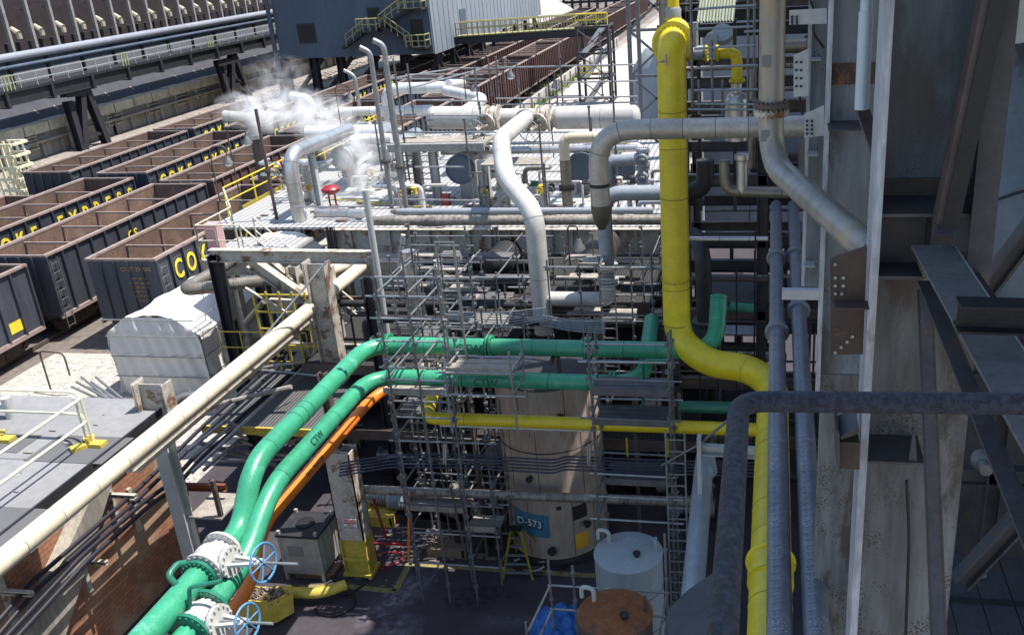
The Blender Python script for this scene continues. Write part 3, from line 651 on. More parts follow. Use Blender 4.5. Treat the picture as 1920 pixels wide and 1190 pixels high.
# ================================================================== UNSEEN TOWER MASS, UPPER RIGHT (boxes added and sized to shade the yard)
t = T('tower_casing', 'big steel tower casing rising above the plated columns at the right', 'building', (7, 10, 16.5))
m = MB(); m.bx(1.6, 1.2, 17.5, 16, 21.0, 27.5); m.bx(3.0, 21.0, 17.2, 16, 33, 21.5)  # out-of-view blockers, sized by where their shadow should end
t.p('wall_plates', m, CSTEEL)
m = MB()
for k in range(12): m.ib((1.5, 1.4 + k * 1.75, 17.2), (1.5, 1.4 + k * 1.75, 27.6), .25, .25)
t.p('rib', m, CSOOT)
# ================================================================== PROCESS DECK
ZD = 6.0
xd0, xd1, yd0, yd1 = -20.1, -3.4, 29.6, 46.0
t = T('process_deck', 'large grey grating deck carrying the white pipes and vessels', 'platform', (-12, 30, ZD))
m = MB(); m.bx(xd0, yd0, ZD - .08, xd1, yd1, ZD); t.p('grating', m, GRATE)
m = MB(); m.ib((xd0 + 4.6, yd0 - .1, ZD - .45), (xd1, yd0 - .1, ZD - .45), .3, .85, (0, 0, 1)); t.p('front_girder', m, WSTEEL)
for k in range(17): m = MB(); x = xd0 + 4.8 + k * .72; m.bx(x, yd0 - .24, ZD - .84, x + .03, yd0 - .114, ZD - .06); t.p('girder_stiffener', m, WSTEEL)
for k in range(14): m = MB(); x = xd0 + 5 + (k * 7 % 14) * .8 + .3 * math.sin(k * 3); m.tube([(x, yd0 - .3, ZD + .1), (x, yd0 - .3, ZD - .9 - .5 * (k % 4)), (x + .5, yd0 - .3, ZD - 1.0 - .5 * (k % 4))], .02 + .012 * (k % 3), .1, 8); t.p('drop_pipe', m, [DK, GALV, BROKE, TUBE][k % 4])
for y in (34, 38, 42, 45.5): m = MB(); m.ib((xd0, y, ZD - .4), (xd1, y, ZD - .4), .25, .6, (0, 0, 1)); t.p('cross_girder', m, BROKE)
for x in (-19.8, -15.3, -11.2, -7.2, -3.7):
    m = MB(); m.ib((x, yd0 + .2, ZD - .42), (x, yd1, ZD - .42), .25, .55, (0, 0, 1)); t.p('beam', m, WSTEEL)
    for y in (30.0, 38, 45): m = MB(); m.ib((x, y, 0), (x, y, ZD - .7), .32, .32); t.p('column', m, WSTEEL)
m = MB(); rail(m, (xd0, 31, ZD), (xd0, 45.5, ZD), 1.1, 7, .03); t.p('edge_rail', m, YEL)
m = MB(); m.bx(xd0 - .03, 32, ZD, xd0 + .02, 45.5, ZD + .14); t.p('kick_plate', m, YEL)
for (x0, y0, x1, y1) in ((-18, 33, -14.5, 35.4), (-9, 32, -6.5, 33.6)): m = MB(); m.bx(x0, y0, ZD + .002, x1, y1, ZD + .012); t.p('cover_plate', m, PGREY)
# left extension with stair, pink box
t = T('side_platform', 'cream railed side platform with a diagonal stair at the left corner of the deck', 'platform', (-19, 28, 5.6))
a = Pz(430, 450, 5.7); zs_ = 5.7
m = MB(); m.bx(-18.9, 27.3, zs_ - .1, -16.0, 29.4, zs_); t.p('grating', m, GRATE)
m = MB(); m.ib((-19.0, 27.2, zs_ - .35), (-11.9, 27.2, zs_ - .35), .25, .5, (0, 0, 1)); m.ib((-18.95, 27.35, zs_ - .35), (-18.95, 29.5, zs_ - .35), .2, .4, (0, 0, 1)); t.p('beam', m, WSTEEL)
CR = M('cream_rail', (.58, .54, .42), .5, 0, .2, 4)
m = MB(); rail(m, (-18.95, 27.2, zs_), (-18.95, 29.4, zs_), 1.1, 3, .028); rail(m, (-18.95, 27.2, zs_), (-17.5, 27.2, zs_), 1.1, 2, .028); rail(m, (-18.95, 29.4, zs_), (-20.1, 31, zs_ + .3), 1.1, 2, .028); t.p('handrail', m, CR)
s0, s1 = Vector((-17.6, 27.6, zs_)), Vector((-13.0, 26.6, 2.2))
for dy in (0, .9):
    m = MB(); m.bar(s0 + Vector((0, dy, 0)), s1 + Vector((0, dy, 0)), .06, .28); t.p('stringer', m, WSTEEL); m = MB(); rail(m, s0 + Vector((0, dy, 0)), s1 + Vector((0, dy, 0)), 1.0, 4, .026); t.p('stair_rail', m, CR)
for k in range(14): m = MB(); q = s0.lerp(s1, k / 14); m.bx(q.x - .14, q.y, q.z - .02, q.x + .14, q.y + .9, q.z + .02); t.p('tread', m, GALV)
q = Pz(412, 440, 5.7); m = MB(); m.bx(-18.85, 27.5, 5.75, -18.4, 27.85, 6.75); m.bx(-18.8, 27.46, 6.0, -18.45, 27.499, 6.6)
solo('hose_box', 'faded pink fire hose box fixed to the cream handrail', 'box', m, PINK)
# beams of the corner structure in front of the deck
def pl(px0, py0, px1, py1, y): return Py(px0, py0, y), Py(px1, py1, y)
t = T('corner_frame', 'rust marked white steel corner frame with diagonal beams below the stair', 'frame', (-15, 25, 0))
a, b = pl(395, 478, 705, 482, 24.6); m = MB(); m.ib(a, b, .25, .38, (0, 0, 1)); t.p('top_beam', m, WSTEEL)
a, b = pl(470, 490, 570, 560, 24.9); m = MB(); m.ib(a, b, .3, .35); t.p('diagonal_beam', m, WSTEEL)
a, b = pl(500, 490, 610, 580, 25.6); m = MB(); m.ib(a, b, .25, .3); t.p('diagonal_beam', m, WSTEEL)
a, b = pl(505, 572, 640, 580, 25); m = MB(); m.ib(a, b, .3, .4, (0, 0, 1)); t.p('mid_beam', m, WSTEEL)
for (px, y, top, mt) in ((402, 24.6, 478, TRBLK), (490, 25.3, 525, TRBLK), (612, 25, 500, WSTEEL), (548, 25.6, 500, WSTEEL)):
    p = Py(px, top, y); m = MB(); m.ib((p.x, y, 0), (p.x, y, p.z), .34, .34); t.p('column', m, mt)
m = MB(); a, b = pl(460, 540, 560, 600, 24); m.cyl(a, b, .05, n=8); a, b = pl(460, 605, 495, 565, 24.2); m.cyl(a, b, .09, n=10); t.p('strut', m, TAN)
# stub columns carrying the beige pipe
def stub(label, px0, px1, ytop, y, zbase, mat, seed=0):
    a, b = Py(px0, ytop, y), Py(px1, ytop, y); w_ = b.x - a.x
    t = T('pipe_column', label, 'column', ((a.x + b.x) / 2, y, zbase))
    m = MB(); x0, x1, z1 = a.x, b.x, a.z
    m.bx(x0, y, zbase, x0 + .03, y + .42, z1 + .02); m.bx(x1 - .03, y, zbase, x1, y + .42, z1 + .02); m.bx(x0 + .03, y + .19, zbase, x1 - .03, y + .22, z1 - .03); t.p('flanged_section', m, mat)
    m = MB(); m.bx(x0 - .02, y - .03, z1 - .55, x0 + .0, y + .45, z1 + .06); t.p('end_plate', m, mat)
    return t
stub('short pale box column top standing in front of the white tent, beside the beige pipe', 247, 302, 724, 18.6, 4.0, WSTEEL)
stub('tall pale column with flange plates standing between the beige pipe and its return leg', 567, 606, 497, 23.0, 3.2, WSTEEL)
m = MB(); q_ = Py(590, 560, 23.2); m.ib((q_.x, 23.2, 0), (q_.x, 23.2, 3.2), .25, .25); solo('slim_post', 'slim brown post directly under the tall pale column', 'post', m, BROKE)
# beige pipe
zB = 5.55
P1, P2 = Pz(-60, 1088, zB), Pz(688, 500, zB)
xB = (Pz(0, 1040, zB).x + Pz(660, 522, zB).x) / 2
Q = [Vector((xB, P1.y, zB)), Vector((xB, P2.y + .1, zB + .0)), Pz(575, 512, zB), Pz(338, 545, zB), Pz(400, 512, zB), Pz(450, 478, zB)]
pipe('beige_pipe', 'long beige jacketed pipe running diagonally beside the grey roof from the lower left corner', Q[:2] + [Q[1] + Vector((-.5, .15, 0)), Q[2] + Vector((.6, 0, 0))], .2, BEIGE, .45)
pipe('return_pipe', 'dull metal jacketed pipe zigzagging over the black column above the white tent', [Q[2] + Vector((.6, 0, 0)), Q[3], Q[4], Q[5]], .195, TAN, .5)
# rusty beam along beige pipe
m = MB(); m.ib((xB - .55, 15.5, zB - .55), (xB - .55, 24.8, zB - .55), .3, .45, (0, 0, 1))
solo('pipe_support_beam', 'rusty cream support beam lying alongside the beige pipe', 'beam', m, WSTEEL)
for i, (px, py, y) in enumerate(((690, 520, 22.8),)):
    p = Py(px, py, y); m = MB(); m.ib((p.x, y, 0), (p.x + .0, y, p.z), .32, .32); solo('black_column', 'black steel column under the right end of the beige pipe', 'column', m, TRBLK)
# long thin white strut
a, b = Py(700, 470, 22), Py(490, 640, 21); m = MB(); m.cyl(Py(612, 490, 22.4), Py(475, 655, 20.5), .03, n=8); solo('thin_strut', 'thin white strut slanting down past the pale column to the beige pipe', 'strut', m, GALV)
# ================================================================== LEFT BUILDING
xw, zr_, yr1 = -15.35, 4.5, 19.3
t = T('brick_building', 'low brick building with a flat grey felt roof in the lower left corner', 'building', (-22, 12, 0))
m = MB(); m.bx(-48, 2, zr_ - .25, xw + .12, yr1, zr_); t.p('roof', m, ROOFG)
m = MB(); m.bx(-48, 2, 0, xw, yr1 - .1, zr_ - .25); t.p('wall', m, BRICK)
for k in range(4): m = MB(); m.bx(-48, 6.6 + k * 3.2, zr_ + .001, xw, 6.66 + k * 3.2, zr_ + .006); t.p('roof_seam', m, M('seam_felt', (.14, .14, .145), .9, 0, .1, 2))
for (px, py, sx, sy) in ((150, 842, 1.0, 1.0), (0, 990, 1.3, 1.2), (8, 830, .7, .7)): q = Pz(px, py, zr_); m = MB(); m.bx(q.x - sx, q.y - sy * .6, zr_ + .007, q.x + sx, q.y + sy * .6, zr_ + .013); t.p('roof_patch', m, M('patch_felt', (.1, .1, .105), .9, 0, .1, 2))
m = MB(); m.bx(xw + .12, 2, zr_ - .12, xw + .17, yr1, zr_ + .05); t.p('gutter_edge', m, DK)
# roof railing
q0 = Pz(168, 835, zr_)
t = T('roof_railing', 'cream guardrail on weighted yellow feet along the grey roof', 'railing', (q0.x, q0.y, zr_))
zc_ = up(q0, 748) - zr_
m = MB(); A0 = Vector((q0.x, q0.y, zr_))
for h in (1.0, .52): m.tube([Pz(-40, 1, 0) * 0 + Vector((-32, q0.y + .35, zr_ + h * zc_)), Vector((q0.x - .35, q0.y + .35, zr_ + h * zc_)), Vector((q0.x + .1, q0.y + .05, zr_ + h * zc_)), Vector((q0.x + .1, 4, zr_ + h * zc_))], .034, .2, 8)
for s in (0, .16): m.cyl((q0.x - .08 + s, q0.y + .05, zr_), (q0.x - .08 + s, q0.y + .05, zr_ + zc_), .03, n=8)
for x in (-21, -26): m.cyl((x, q0.y + .35, zr_), (x, q0.y + .35, zr_ + zc_), .03, n=8)
m.cyl((q0.x + .1, 9.0, zr_), (q0.x + .1, 9.0, zr_ + zc_), .03, n=8)
t.p('rail', m, M('cream_tube', (.7, .68, .5), .5, 0, .12, 4))
def foot(q):
    m = MB()
    for a in (0, 2.2, 4.1): m.prism([(q.x + .12 * math.cos(a + s), q.y + .12 * math.sin(a + s), zr_ + .015) for s in (-1.5, 1.5)] + [(q.x + .42 * math.cos(a + s), q.y + .42 * math.sin(a + s), zr_ + .015) for s in (.3, -.3)], (0, 0, .09))
    m.cyl((q.x, q.y, zr_ + .02), (q.x, q.y, zr_ + .22), .07, n=10); return m
t.p('counterweight_foot', foot(Vector((q0.x, q0.y, 0))), YDULL); t.p('counterweight_foot', foot(Pz(-2, 826, zr_)), YDULL)
b = Pz(22, 782, zr_); m = MB(); m.cyl((b.x, b.y, zr_), (b.x, b.y, up(b, 745)), .12, n=14); m.tube([(b.x, b.y, up(b, 765)), (b.x - .5, b.y, up(b, 765)), (b.x - 1, b.y, up(b, 760))], .1, .1, 10)
solo('roof_vent', 'stubby grey vent pipe at the back edge of the felt roof', 'vent', m, PGREY)
# brown dumpster + planks behind the roof
q = Pz(212, 800, 1.2)
t = T('brown_bin', 'open brown bin holding long pale pipes behind the grey roof', 'bin', (q.x, q.y, 0))
m = MB(); X0, X1_, Y0, Y1 = q.x - 1.0, q.x + 1.4, 19.8, 22.2
for (x0, y0, x1, y1) in ((X0, Y0, X1_, Y0 + .06), (X0, Y1 - .06, X1_, Y1), (X0, Y0 + .06, X0 + .06, Y1 - .06), (X1_ - .06, Y0 + .06, X1_, Y1 - .06)): m.bx(x0, y0, 0, x1, y1, 2.3)
m.bx(X0 + .06, Y0 + .06, .1, X1_ - .06, Y1 - .06, .2); t.p('bin_body', m, WOOD)
m = MB(); m.bx(X0 - .05, Y0 - .06, 2.15, X1_ + .05, Y0, 2.3); m.bx(X0 - .05, Y0 - .06, 1.0, X1_ + .05, Y0, 1.12); t.p('rim', m, WSTEEL)
for k in range(6): m = MB(); a, b2 = Pz(135 + k * 9, 725 - (k % 3) * 9, .9), Pz(195 + k * 7, 752 - (k % 2) * 4, 2.2); m.cyl(a, b2, .045, n=8); solo('loose_pipe', 'thin loose pale pipe in the bundle leaning over the brown bin', 'pipe', m, GALV, 'loose pipes leaning on the brown bin')
m = MB(); q = Pz(105, 745, 0); m.tube([(q.x - .6, q.y + .5, 0), (q.x - .6, q.y + .5, 1.7), (q.x + .6, q.y + .3, 1.7), (q.x + .6, q.y + .3, .8)], .035, .25, 8); solo('bent_hoop', 'bent dark tube hoop standing on the gravel left of the tent', 'hoop', m, BROKE)
# ================================================================== TENT
def tent():
    y0, y1 = 28.0, 38.2; x0, x1 = Py(200, 624, y0).x, Py(372, 630, y0).x
    ze = Py(200, 624, y0).z; zr2 = Py(275, 607, y0).z + .35; xm = (x0 + x1) / 2
    t = T('sheeted_tent', 'white plastic sheeted shelter standing beside the coke railcars', 'shelter', (xm, y0, 0))
    def prof(y, w):
        r_ = random.Random(int(y * 10)); 
        return [(x0 - .0, y, 0), (x0 - .02, y, ze * .5), (x0, y, ze), (x0 + .9, y, zr2 - .12), (xm + .2, y, zr2), (x1 - .9, y, zr2 - .1), (x1, y, ze), (x1 + .02, y, ze * .5), (x1 + .12, y, 0)]
    ny = 60; m = MB(); vs = []; fs = []; rw = random.Random(5)
    nseg = 8
    for i in range(ny + 1):
        y = y0 + (y1 - y0) * i / ny; p = prof(y, 0)
        pp = []
        for k in range(len(p) - 1):
            a, b = Vector(p[k]), Vector(p[k + 1])
            for s in range(nseg): pp.append(a.lerp(b, s / nseg))
        pp.append(Vector(p[-1]))
        for k, q in enumerate(pp):
            side = (k < 2 * nseg) or (k > 6 * nseg); f_ = math.sin(i / ny * math.pi * 5) ** 2
            am = .09 if side else .04
            q = q + Vector(((1 if q.x > xm else -1) * am * (math.sin(y * 5.3 + q.z * 2.1) * .5 + math.sin(y * 11 + q.z * 4) * .3 - .5 * f_), 0, (0 if side else -.05 * f_ + .02 * math.sin(q.x * 9 + y * 3))))
            vs.append(q)
    c = 8 * nseg + 1
    for i in range(ny):
        for k in range(c - 1): fs.append((i * c + k, (i + 1) * c + k, (i + 1) * c + k + 1, i * c + k + 1))
    m.add(vs, fs); t.p('roof_and_sides', m, TARP)
    m = MB(); vs = []; fs = []; nx, nz = 44, 30
    for j in range(nz + 1):
        for i in range(nx + 1):
            u = i / nx; x = x0 + (x1 - x0) * u
            top = ze + (zr2 - .1 - ze) * min(1, min(u, 1 - u) * (x1 - x0) / .9)
            z = top * j / nz
            y = y0 - .02 + .07 * math.sin(u * 21 + z * 1.3) * (1 - j / nz * .6) + .05 * math.sin(u * 47 + z * 3) + .05 * abs(math.sin(z * 3.6))
            vs.append((x + .25 * (1 - j / nz) * (u - .4), y, z))
    for j in range(nz):
        for i in range(nx): a = j * (nx + 1) + i; fs.append((a, a + 1, a + nx + 2, a + nx + 1))
    m.add(vs, fs); t.p('front_sheet', m, TARP)
    for z in (.8, 1.6, 2.4, 3.05): m = MB(); m.cyl((x0, y0 - .1, z), (x1, y0 - .1, z), .022, n=6); m.cyl((x1 + .07, y0, z), (x1 + .07, y1, z), .02, n=6); t.p('batten', m, GALV)
    for k in range(6): m = MB(); y = y0 + (y1 - y0) * k / 5; m.cyl((x1 + .1, y, 0), (x1 + .05, y, ze), .025, n=6); t.p('frame_post', m, TUBE)
tent()
# black frame columns beside the tent (return pipe support)
# ================================================================== WHITE STUFF ON DECK
def vessel(label, c0, c1, r, mat, name='vessel', cat='vessel', head='dish', cover=None, saddles=(), bolts=24, group=None):
    c0, c1 = Vector(c0), Vector(c1); d = (c1 - c0).normalized(); L = (c1 - c0).length
    t = T(name, label, cat, ((c0 + c1) / 2).to_tuple()[:2] + (min(c0.z, c1.z) - r,), group)
    m = MB(); m.cyl(c0, c1, r, n=36, cap=False)
    if head == 'dish':
        for c, s in ((c0, -1), (c1, 1)): m.lathe(c, [(r, 0), (r * .93, r * .18 ), (r * .7, r * .38), (r * .35, r * .48), (.01, r * .5)], d * s, 36)
    t.p('shell', m, mat)
    if head != 'dish':
        m = MB(); m.flange(c0, d, r * 1.12, .12, bolts, .025); t.p('cover_plate', m, cover or DK)
        m = MB(); m.flange(c0 + d * .16, d, r * 1.12, .08, 0); t.p('girth_flange', m, mat)
    for f in saddles:
        q = c0 + d * L * f; m = MB(); hz = 0 if abs(d.x) > .5 else 1
        if hz: m.bx(q.x - r * .8, q.y - .1, ZD, q.x + r * .8, q.y + .1, q.z - r * .6)
        else: m.bx(q.x - .1, q.y - r * .8, ZD, q.x + .1, q.y + r * .8, q.z - r * .6)
        t.p('saddle', m, PGREY)
    return t
yV = 35.0
a, b = Py(812, 221, yV), Py(915, 221, yV); r_ = rad(a, 42)
vessel('white horizontal drum on the left of the two valves at the top of the deck', a, b, r_, WHITE)
a, b = Py(1045, 221, yV), Py(1190, 219, yV)
vessel('white horizontal drum on the right of the two valves, behind the yellow pipe', a, b, r_, WHITE)
# manifold between drums with gate valves
def gate_valve(name, label, c, ax, r, bon=None, body=WHITE, wheel=None, L=.5, bl=1.2, wr=.3, stem=1.0, fm=None):
    """body with two flanges along ax, bonnet + handwheel along bon"""
    c, ax = Vector(c), Vector(ax).normalized(); bon = Vector(bon or (0, 0, 1)).normalized()
    t = T(name, label, 'valve', c); fm = fm or body
    m = MB(); m.lathe(c - ax * L / 2, [(r, 0), (r * 1.02, L * .2), (r * 1.35, L * .38), (r * 1.4, L * .5), (r * 1.35, L * .62), (r * 1.02, L * .8), (r, L)], ax, 28)
    m.cyl(c, c + bon * r * 1.55, r * .95, r * .75, n=24); t.p('valve_body', m, body)
    for s in (-1, 1): m = MB(); m.flange(c + ax * s * L / 2, ax, r * 1.5, .07, 18, .025); t.p('flange', m, fm)
    m = MB(); m.flange(c + bon * r * 1.6, bon, r * 1.15, .08, 14, .02); t.p('bonnet_flange', m, body)
    d, u, v = basis(bon); q0 = c + bon * r * 1.6; q1 = c + bon * (r * 1.6 + bl)
    m = MB()
    for s in (-1, 1): m.bar(q0 + u * s * r * .5, q1 + u * s * r * .16, .07, .05)
    m.cyl(q1 - bon * .05, q1 + bon * .05, r * .3, n=14); t.p('yoke', m, body)
    m = MB(); m.cyl(q0, q1 + bon * stem, .025, n=8); t.p('stem', m, GALV)
    m = MB(); m.torus(q1 + bon * .06, bon, wr, .022, 28, 8)
    for k in range(3): a = math.pi * k / 3; m.cyl(q1 + bon * .06 - (u * math.cos(a) + v * math.sin(a)) * wr, q1 + bon * .06 + (u * math.cos(a) + v * math.sin(a)) * wr, .014, n=6)
    t.p('handwheel', m, wheel or GALV)
    return t
cm = Py(978, 222, yV)
m = MB(); a, b = Py(920, 221, yV), Py(1040, 221, yV); m.cyl(a, b, r_ * .8, n=28); solo('manifold_header', 'short white manifold header joining the two drums', 'pipe', m, WHITE)
gate_valve('gate_valve', 'large cream gate valve with tilted handwheel left of the big white pipe', Py(925, 222, yV - .3), (1, 0, 0), .34, (-.25, -.85, -.15), WSTEEL, GALV, .45, .7, .42, .1)
gate_valve('gate_valve', 'large cream gate valve with tilted handwheel right of the big white pipe', Py(1020, 222, yV - .3), (1, 0, 0), .34, (-.2, -.85, -.15), WSTEEL, GALV, .45, .7, .42, .1)
gp = [Py(988, 222, yV), Py(985, 222, 33.0) + Vector((0, 0, 0)), Py(938, 262, 27.6), Py(948, 335, 25.6), Py(1001, 396, 23.9), Py(1003, 480, 23.4), Py(1006, 640, 22.8)]
gp[6] = Vector((gp[4].x, gp[4].y, 4.6)); gp[5] = Vector((gp[4].x, gp[4].y, 6.5))
pipe('big_white_pipe', 'big white S-bent pipe dropping from the valves down through the middle of the scaffolds', gp[:5] + gp[6:], rad(gp[4], 38), WHITE, .62, n=28, flanges=((gp[0] + Vector((0, -.25, 0)), (0, 1, .1)),))
# platform by drums
t = T('drum_platform', 'pale grating platform in front of the white drum', 'platform', Py(820, 268, 33)); 
a, b = Py(735, 268, 33), Py(915, 274, 33); m = MB(); m.bx(a.x, 32.6, a.z - .1, b.x, 34.2, a.z); t.p('grating', m, PLANK)
m = MB(); m.bx(a.x, 32.5, a.z - .25, b.x, 32.6, a.z + .02); t.p('edge_beam', m, GALV)
for x in (a.x + .3, b.x - .3): m = MB(); m.bar((x, 33, ZD), (x, 33, a.z - .25), .12); t.p('leg', m, GALV)
a, b = Py(905, 308, 31.5), Py(1020, 308, 31.5); t = T('plank_stage', 'short pale plank stage under the big white pipe bend', 'platform', a); m = MB()
for k in range(4): m.bx(a.x, 31.2 + k * .3, a.z, b.x, 31.47 + k * .3, a.z + .05)
t.p('planks', m, PLANK); m = MB(); m.bar((a.x, 31.5, ZD), (a.x, 31.5, a.z), .06); m.bar((b.x, 31.5, ZD), (b.x, 31.5, a.z), .06); t.p('leg', m, TUBE)
# exchangers with round bolted covers
vessel('silver exchanger with a grey round bolted cover at the left, steam drifting below it', Py(640, 296, 34.6), Py(725, 245, 41), rad(Py(640, 296, 34.6), 38), CLAD, 'exchanger', 'exchanger', 'flat', PGREY, (.15, .8))
vessel('dark round bolted exchanger cover behind the pale plank stage', Py(863, 318, 32.6), Py(863, 318, 32.6) + Vector((0, 5, 0)), rad(Py(863, 318, 32.6), 50), WSEAM, 'exchanger', 'exchanger', 'flat', BSID, (.2, .8))
vessel('dark round exchanger cover right of the cream pipe under the grey pipe', Py(1090, 315, 33.4), Py(1090, 315, 33.4) + Vector((0, 5, 0)), rad(Py(1090, 315, 33), 54), WSEAM, 'exchanger', 'exchanger', 'flat', BSID, (.2, .8))
vessel('smaller grey round exchanger cover half hidden behind the tall vents', Py(716, 292, 35.6), Py(716, 292, 35.6) + Vector((0, 4, 0)), rad(Py(716, 292, 35), 34), CLAD, 'exchanger', 'exchanger', 'flat', PGREY, (.2, .8))
vessel('dark drum end peeping out behind the valves right of the grey bend', Py(1170, 316, 36), Py(1170, 316, 36) + Vector((0, 3, 0)), .42, WSEAM, 'exchanger', 'exchanger', 'flat', BSID, (.2, .8))
def dk(px, py): return Pz(px, py, ZD)
# clad pipe W1
b0 = dk(563, 414); z1 = up(b0, 290); 
W1 = [Vector((b0.x, b0.y, ZD)), Vector((b0.x, b0.y, z1)), Px(655, 243, b0.x)]
pipe('silver_bend_pipe', 'silver jacketed pipe rising from the deck then bending away toward the steam', [W1[0], W1[1], Vector((b0.x, W1[2].y, W1[2].z))], .26, CLAD, .75, n=24)
def hp(label, px0, py0, px1, py1, y, wpx, mat=CLAD, name='jacketed_pipe', ends=None, fil=None, group=None, dn0=None, dn1=None, cat='pipe', yend=None):
    a, b = Py(px0, py0, y), Py(px1, py1, y); b.z = a.z if abs(a.z - b.z) < .5 else b.z; r = rad(a, wpx); pts = [a, b]
    if dn0 is not None: pts = [Vector((a.x, a.y, dn0))] + pts
    if dn1 is not None: pts = pts + [Vector((b.x, b.y, dn1))]
    if yend: pts = [a + Vector((0, yend, 0))] + pts if yend else pts
    return pipe(name, label, pts, r, mat, fil, group, cat)
hp('white jacketed pipe level with the second steam elbow, ending left beyond the deck', 632, 210, 812, 212, 44, 17, WSEAM)
hp('highest white jacketed pipe, standing on a white leg above the drum', 722, 167, 835, 170, 44, 21, WSEAM, dn0=ZD)
p1 = Py(835, 170, 44)
pipe('jacketed_pipe', 'white jacketed branch pipe forking right and down to the drum', [p1, Py(895, 182, 42), Py(905, 186, 41), Py(868, 212, 37)], rad(p1, 19), WSEAM)
pipe('jacketed_pipe', 'short white jacketed branch stub pointing up right near the top pipe', [p1 + Vector((.1, .2, .25)), Py(866, 156, 46)], rad(p1, 18), WSEAM)
hp('fat white jacketed pipe with a rounded left end beside the steam', 575, 250, 715, 252, 38.5, 26, WSEAM, name='white_header')
hp('white jacketed pipe just above the round grey cover', 660, 262, 735, 258, 36.5, 20, WSEAM)
hp('silver jacketed pipe crossing under the drums behind the big white pipe', 828, 284, 1195, 278, 33.6, 14, CLAD)
hp('thin silver pipe directly above the crossing silver jacketed pipe', 900, 270, 1195, 266, 34, 6, CLAD)
hp('cream jacketed pipe bending down beside the grey bend', 1165, 256, 1056, 256, 31.5, 20, BEIGE, dn1=Py(1056, 300, 31.5).z)
q = Py(1056, 256, 31.5); z_ = Py(1056, 300, 31.5).z
pipe('tarnished_riser', 'peeling silver riser below the cream bend with a dark brown collar', [Vector((q.x, q.y, z_)), Vector((q.x, q.y, ZD - .5))], rad(q, 21), TAN, flanges=((Vector((q.x, q.y, Py(1056, 352, 31.5).z)), (0, 0, 1)),), fmat=BROKE)
# lower left of deck: white leg columns, red valve, pipes
for i, (px, py, ytop, w_, mt, lab) in enumerate(((600, 385, 290, .16, PGREY, 'grey steel post on the deck left of the red valve'), (822, 378, 285, .2, PGREY, 'grey steel post on the deck left of the dark round cover'), (788, 355, 280, .22, WHITE, 'white steel post on the deck behind the tall vents'), (912, 385, 300, .3, PGREY, 'wide grey plinth post under the plank stage'))):
    b0 = dk(px, py); m = MB(); m.ib((b0.x, b0.y, ZD), (b0.x, b0.y, up(b0, ytop)), w_ * 1.4, w_ * 1.4); solo('steel_post', lab, 'post', m, mt)
b0 = dk(628, 402); t = T('red_actuator_valve', 'dark red diaphragm valve standing on the deck', 'valve', (b0.x, b0.y, ZD))
zz = [up(b0, y) for y in (372, 362, 350)]
m = MB(); m.cyl((b0.x, b0.y, ZD), (b0.x, b0.y, ZD + .3), .16, n=14); m.bar((b0.x - .12, b0.y, ZD + .25), (b0.x - .12, b0.y, zz[1]), .05); m.bar((b0.x + .12, b0.y, ZD + .25), (b0.x + .12, b0.y, zz[1]), .05); t.p('yoke', m, RED)
m = MB(); m.lathe((b0.x, b0.y, zz[1] - .05), [(.1, 0), (.28, .08), (.34, .16), (.34, .22), (.26, .3), (.08, .36)], n=24); t.p('diaphragm_housing', m, RED)
b0 = dk(523, 380); m = MB(); z1 = up(b0, 335)
for k, (px, py, c, lab) in enumerate(((536, 295, 'orange', 'small red and white control box behind the silver bend pipe'),)):
    q = Py(px, 312, 36); m = MB(); m.lathe((q.x, q.y, q.z), [(.1, -.4), (.28, -.1), (.32, .1), (.3, .2), (.1, .3)], n=20); m.cyl((q.x, q.y, ZD), (q.x, q.y, q.z), .08, n=10)
    solo('orange_valve', 'small valve with an orange red top behind the silver bend pipe', 'valve', m, RED)
q = dk(835, 385); m = MB(); m.bx(q.x - .15, q.y, ZD, q.x + .15, q.y + .25, up(q, 365)); solo('fire_box', 'small dark red box on the deck below the dark round cover', 'box', m, RED)
pipe('green_stub', 'small green pipe end on the deck right of the big white pipe', [dk(985, 368) + Vector((0, 0, .5)), dk(1028, 370) + Vector((0, 0, .5))], .12, DGREEN)
# vents / tall stacks
def vent(label, px, ytop, pyb, y, w, name='vent_stack', hook=-1, mat=GALV, fl=None, zbase=None, hk=.55):
    p = Py(px, pyb, y); zb_ = p.z if zbase is None else zbase; z1 = up(p, ytop)
    t = T(name, label, 'vent', (p.x, p.y, zb_)); r = rad(p, w)
    m = MB(); pts = [(p.x, p.y, zb_), (p.x, p.y, z1)]
    if hook: pts += [(p.x + hook * hk, p.y - .05, z1 + hk * .55)]
    m.tube(pts, r, .3, 12); t.p('pipe', m, mat)
    if fl: m = MB(); z = up(p, fl); m.flange((p.x, p.y, z), (0, 0, 1), r * 1.9, .07, 10); t.p('flange', m, BROKE)
    return t
vent('tall galvanised vent stack, left one of the close pair', 735, 98, 385, 29.2, 9, fl=303, hk=.3)
vent('tallest galvanised vent stack with a bent tip, right one of the close pair', 762, 85, 395, 28.9, 10, fl=313, hk=.3)
vent('short galvanised vent left of the close pair on the far side of the deck', 676, 142, 215, 44.5, 7, zbase=ZD, hk=.5)
vent('thin brown pole rising beside the yellow edge rail', 521, 205, 420, 30.6, 6, name='brown_pole', hook=0, mat=BROKE, fl=320)
vent('slim pale grey riser in front of the deck pipes', 722, 356, 600, 24.5, 12, name='pale_riser', hook=0, mat=PGREY, zbase=2)
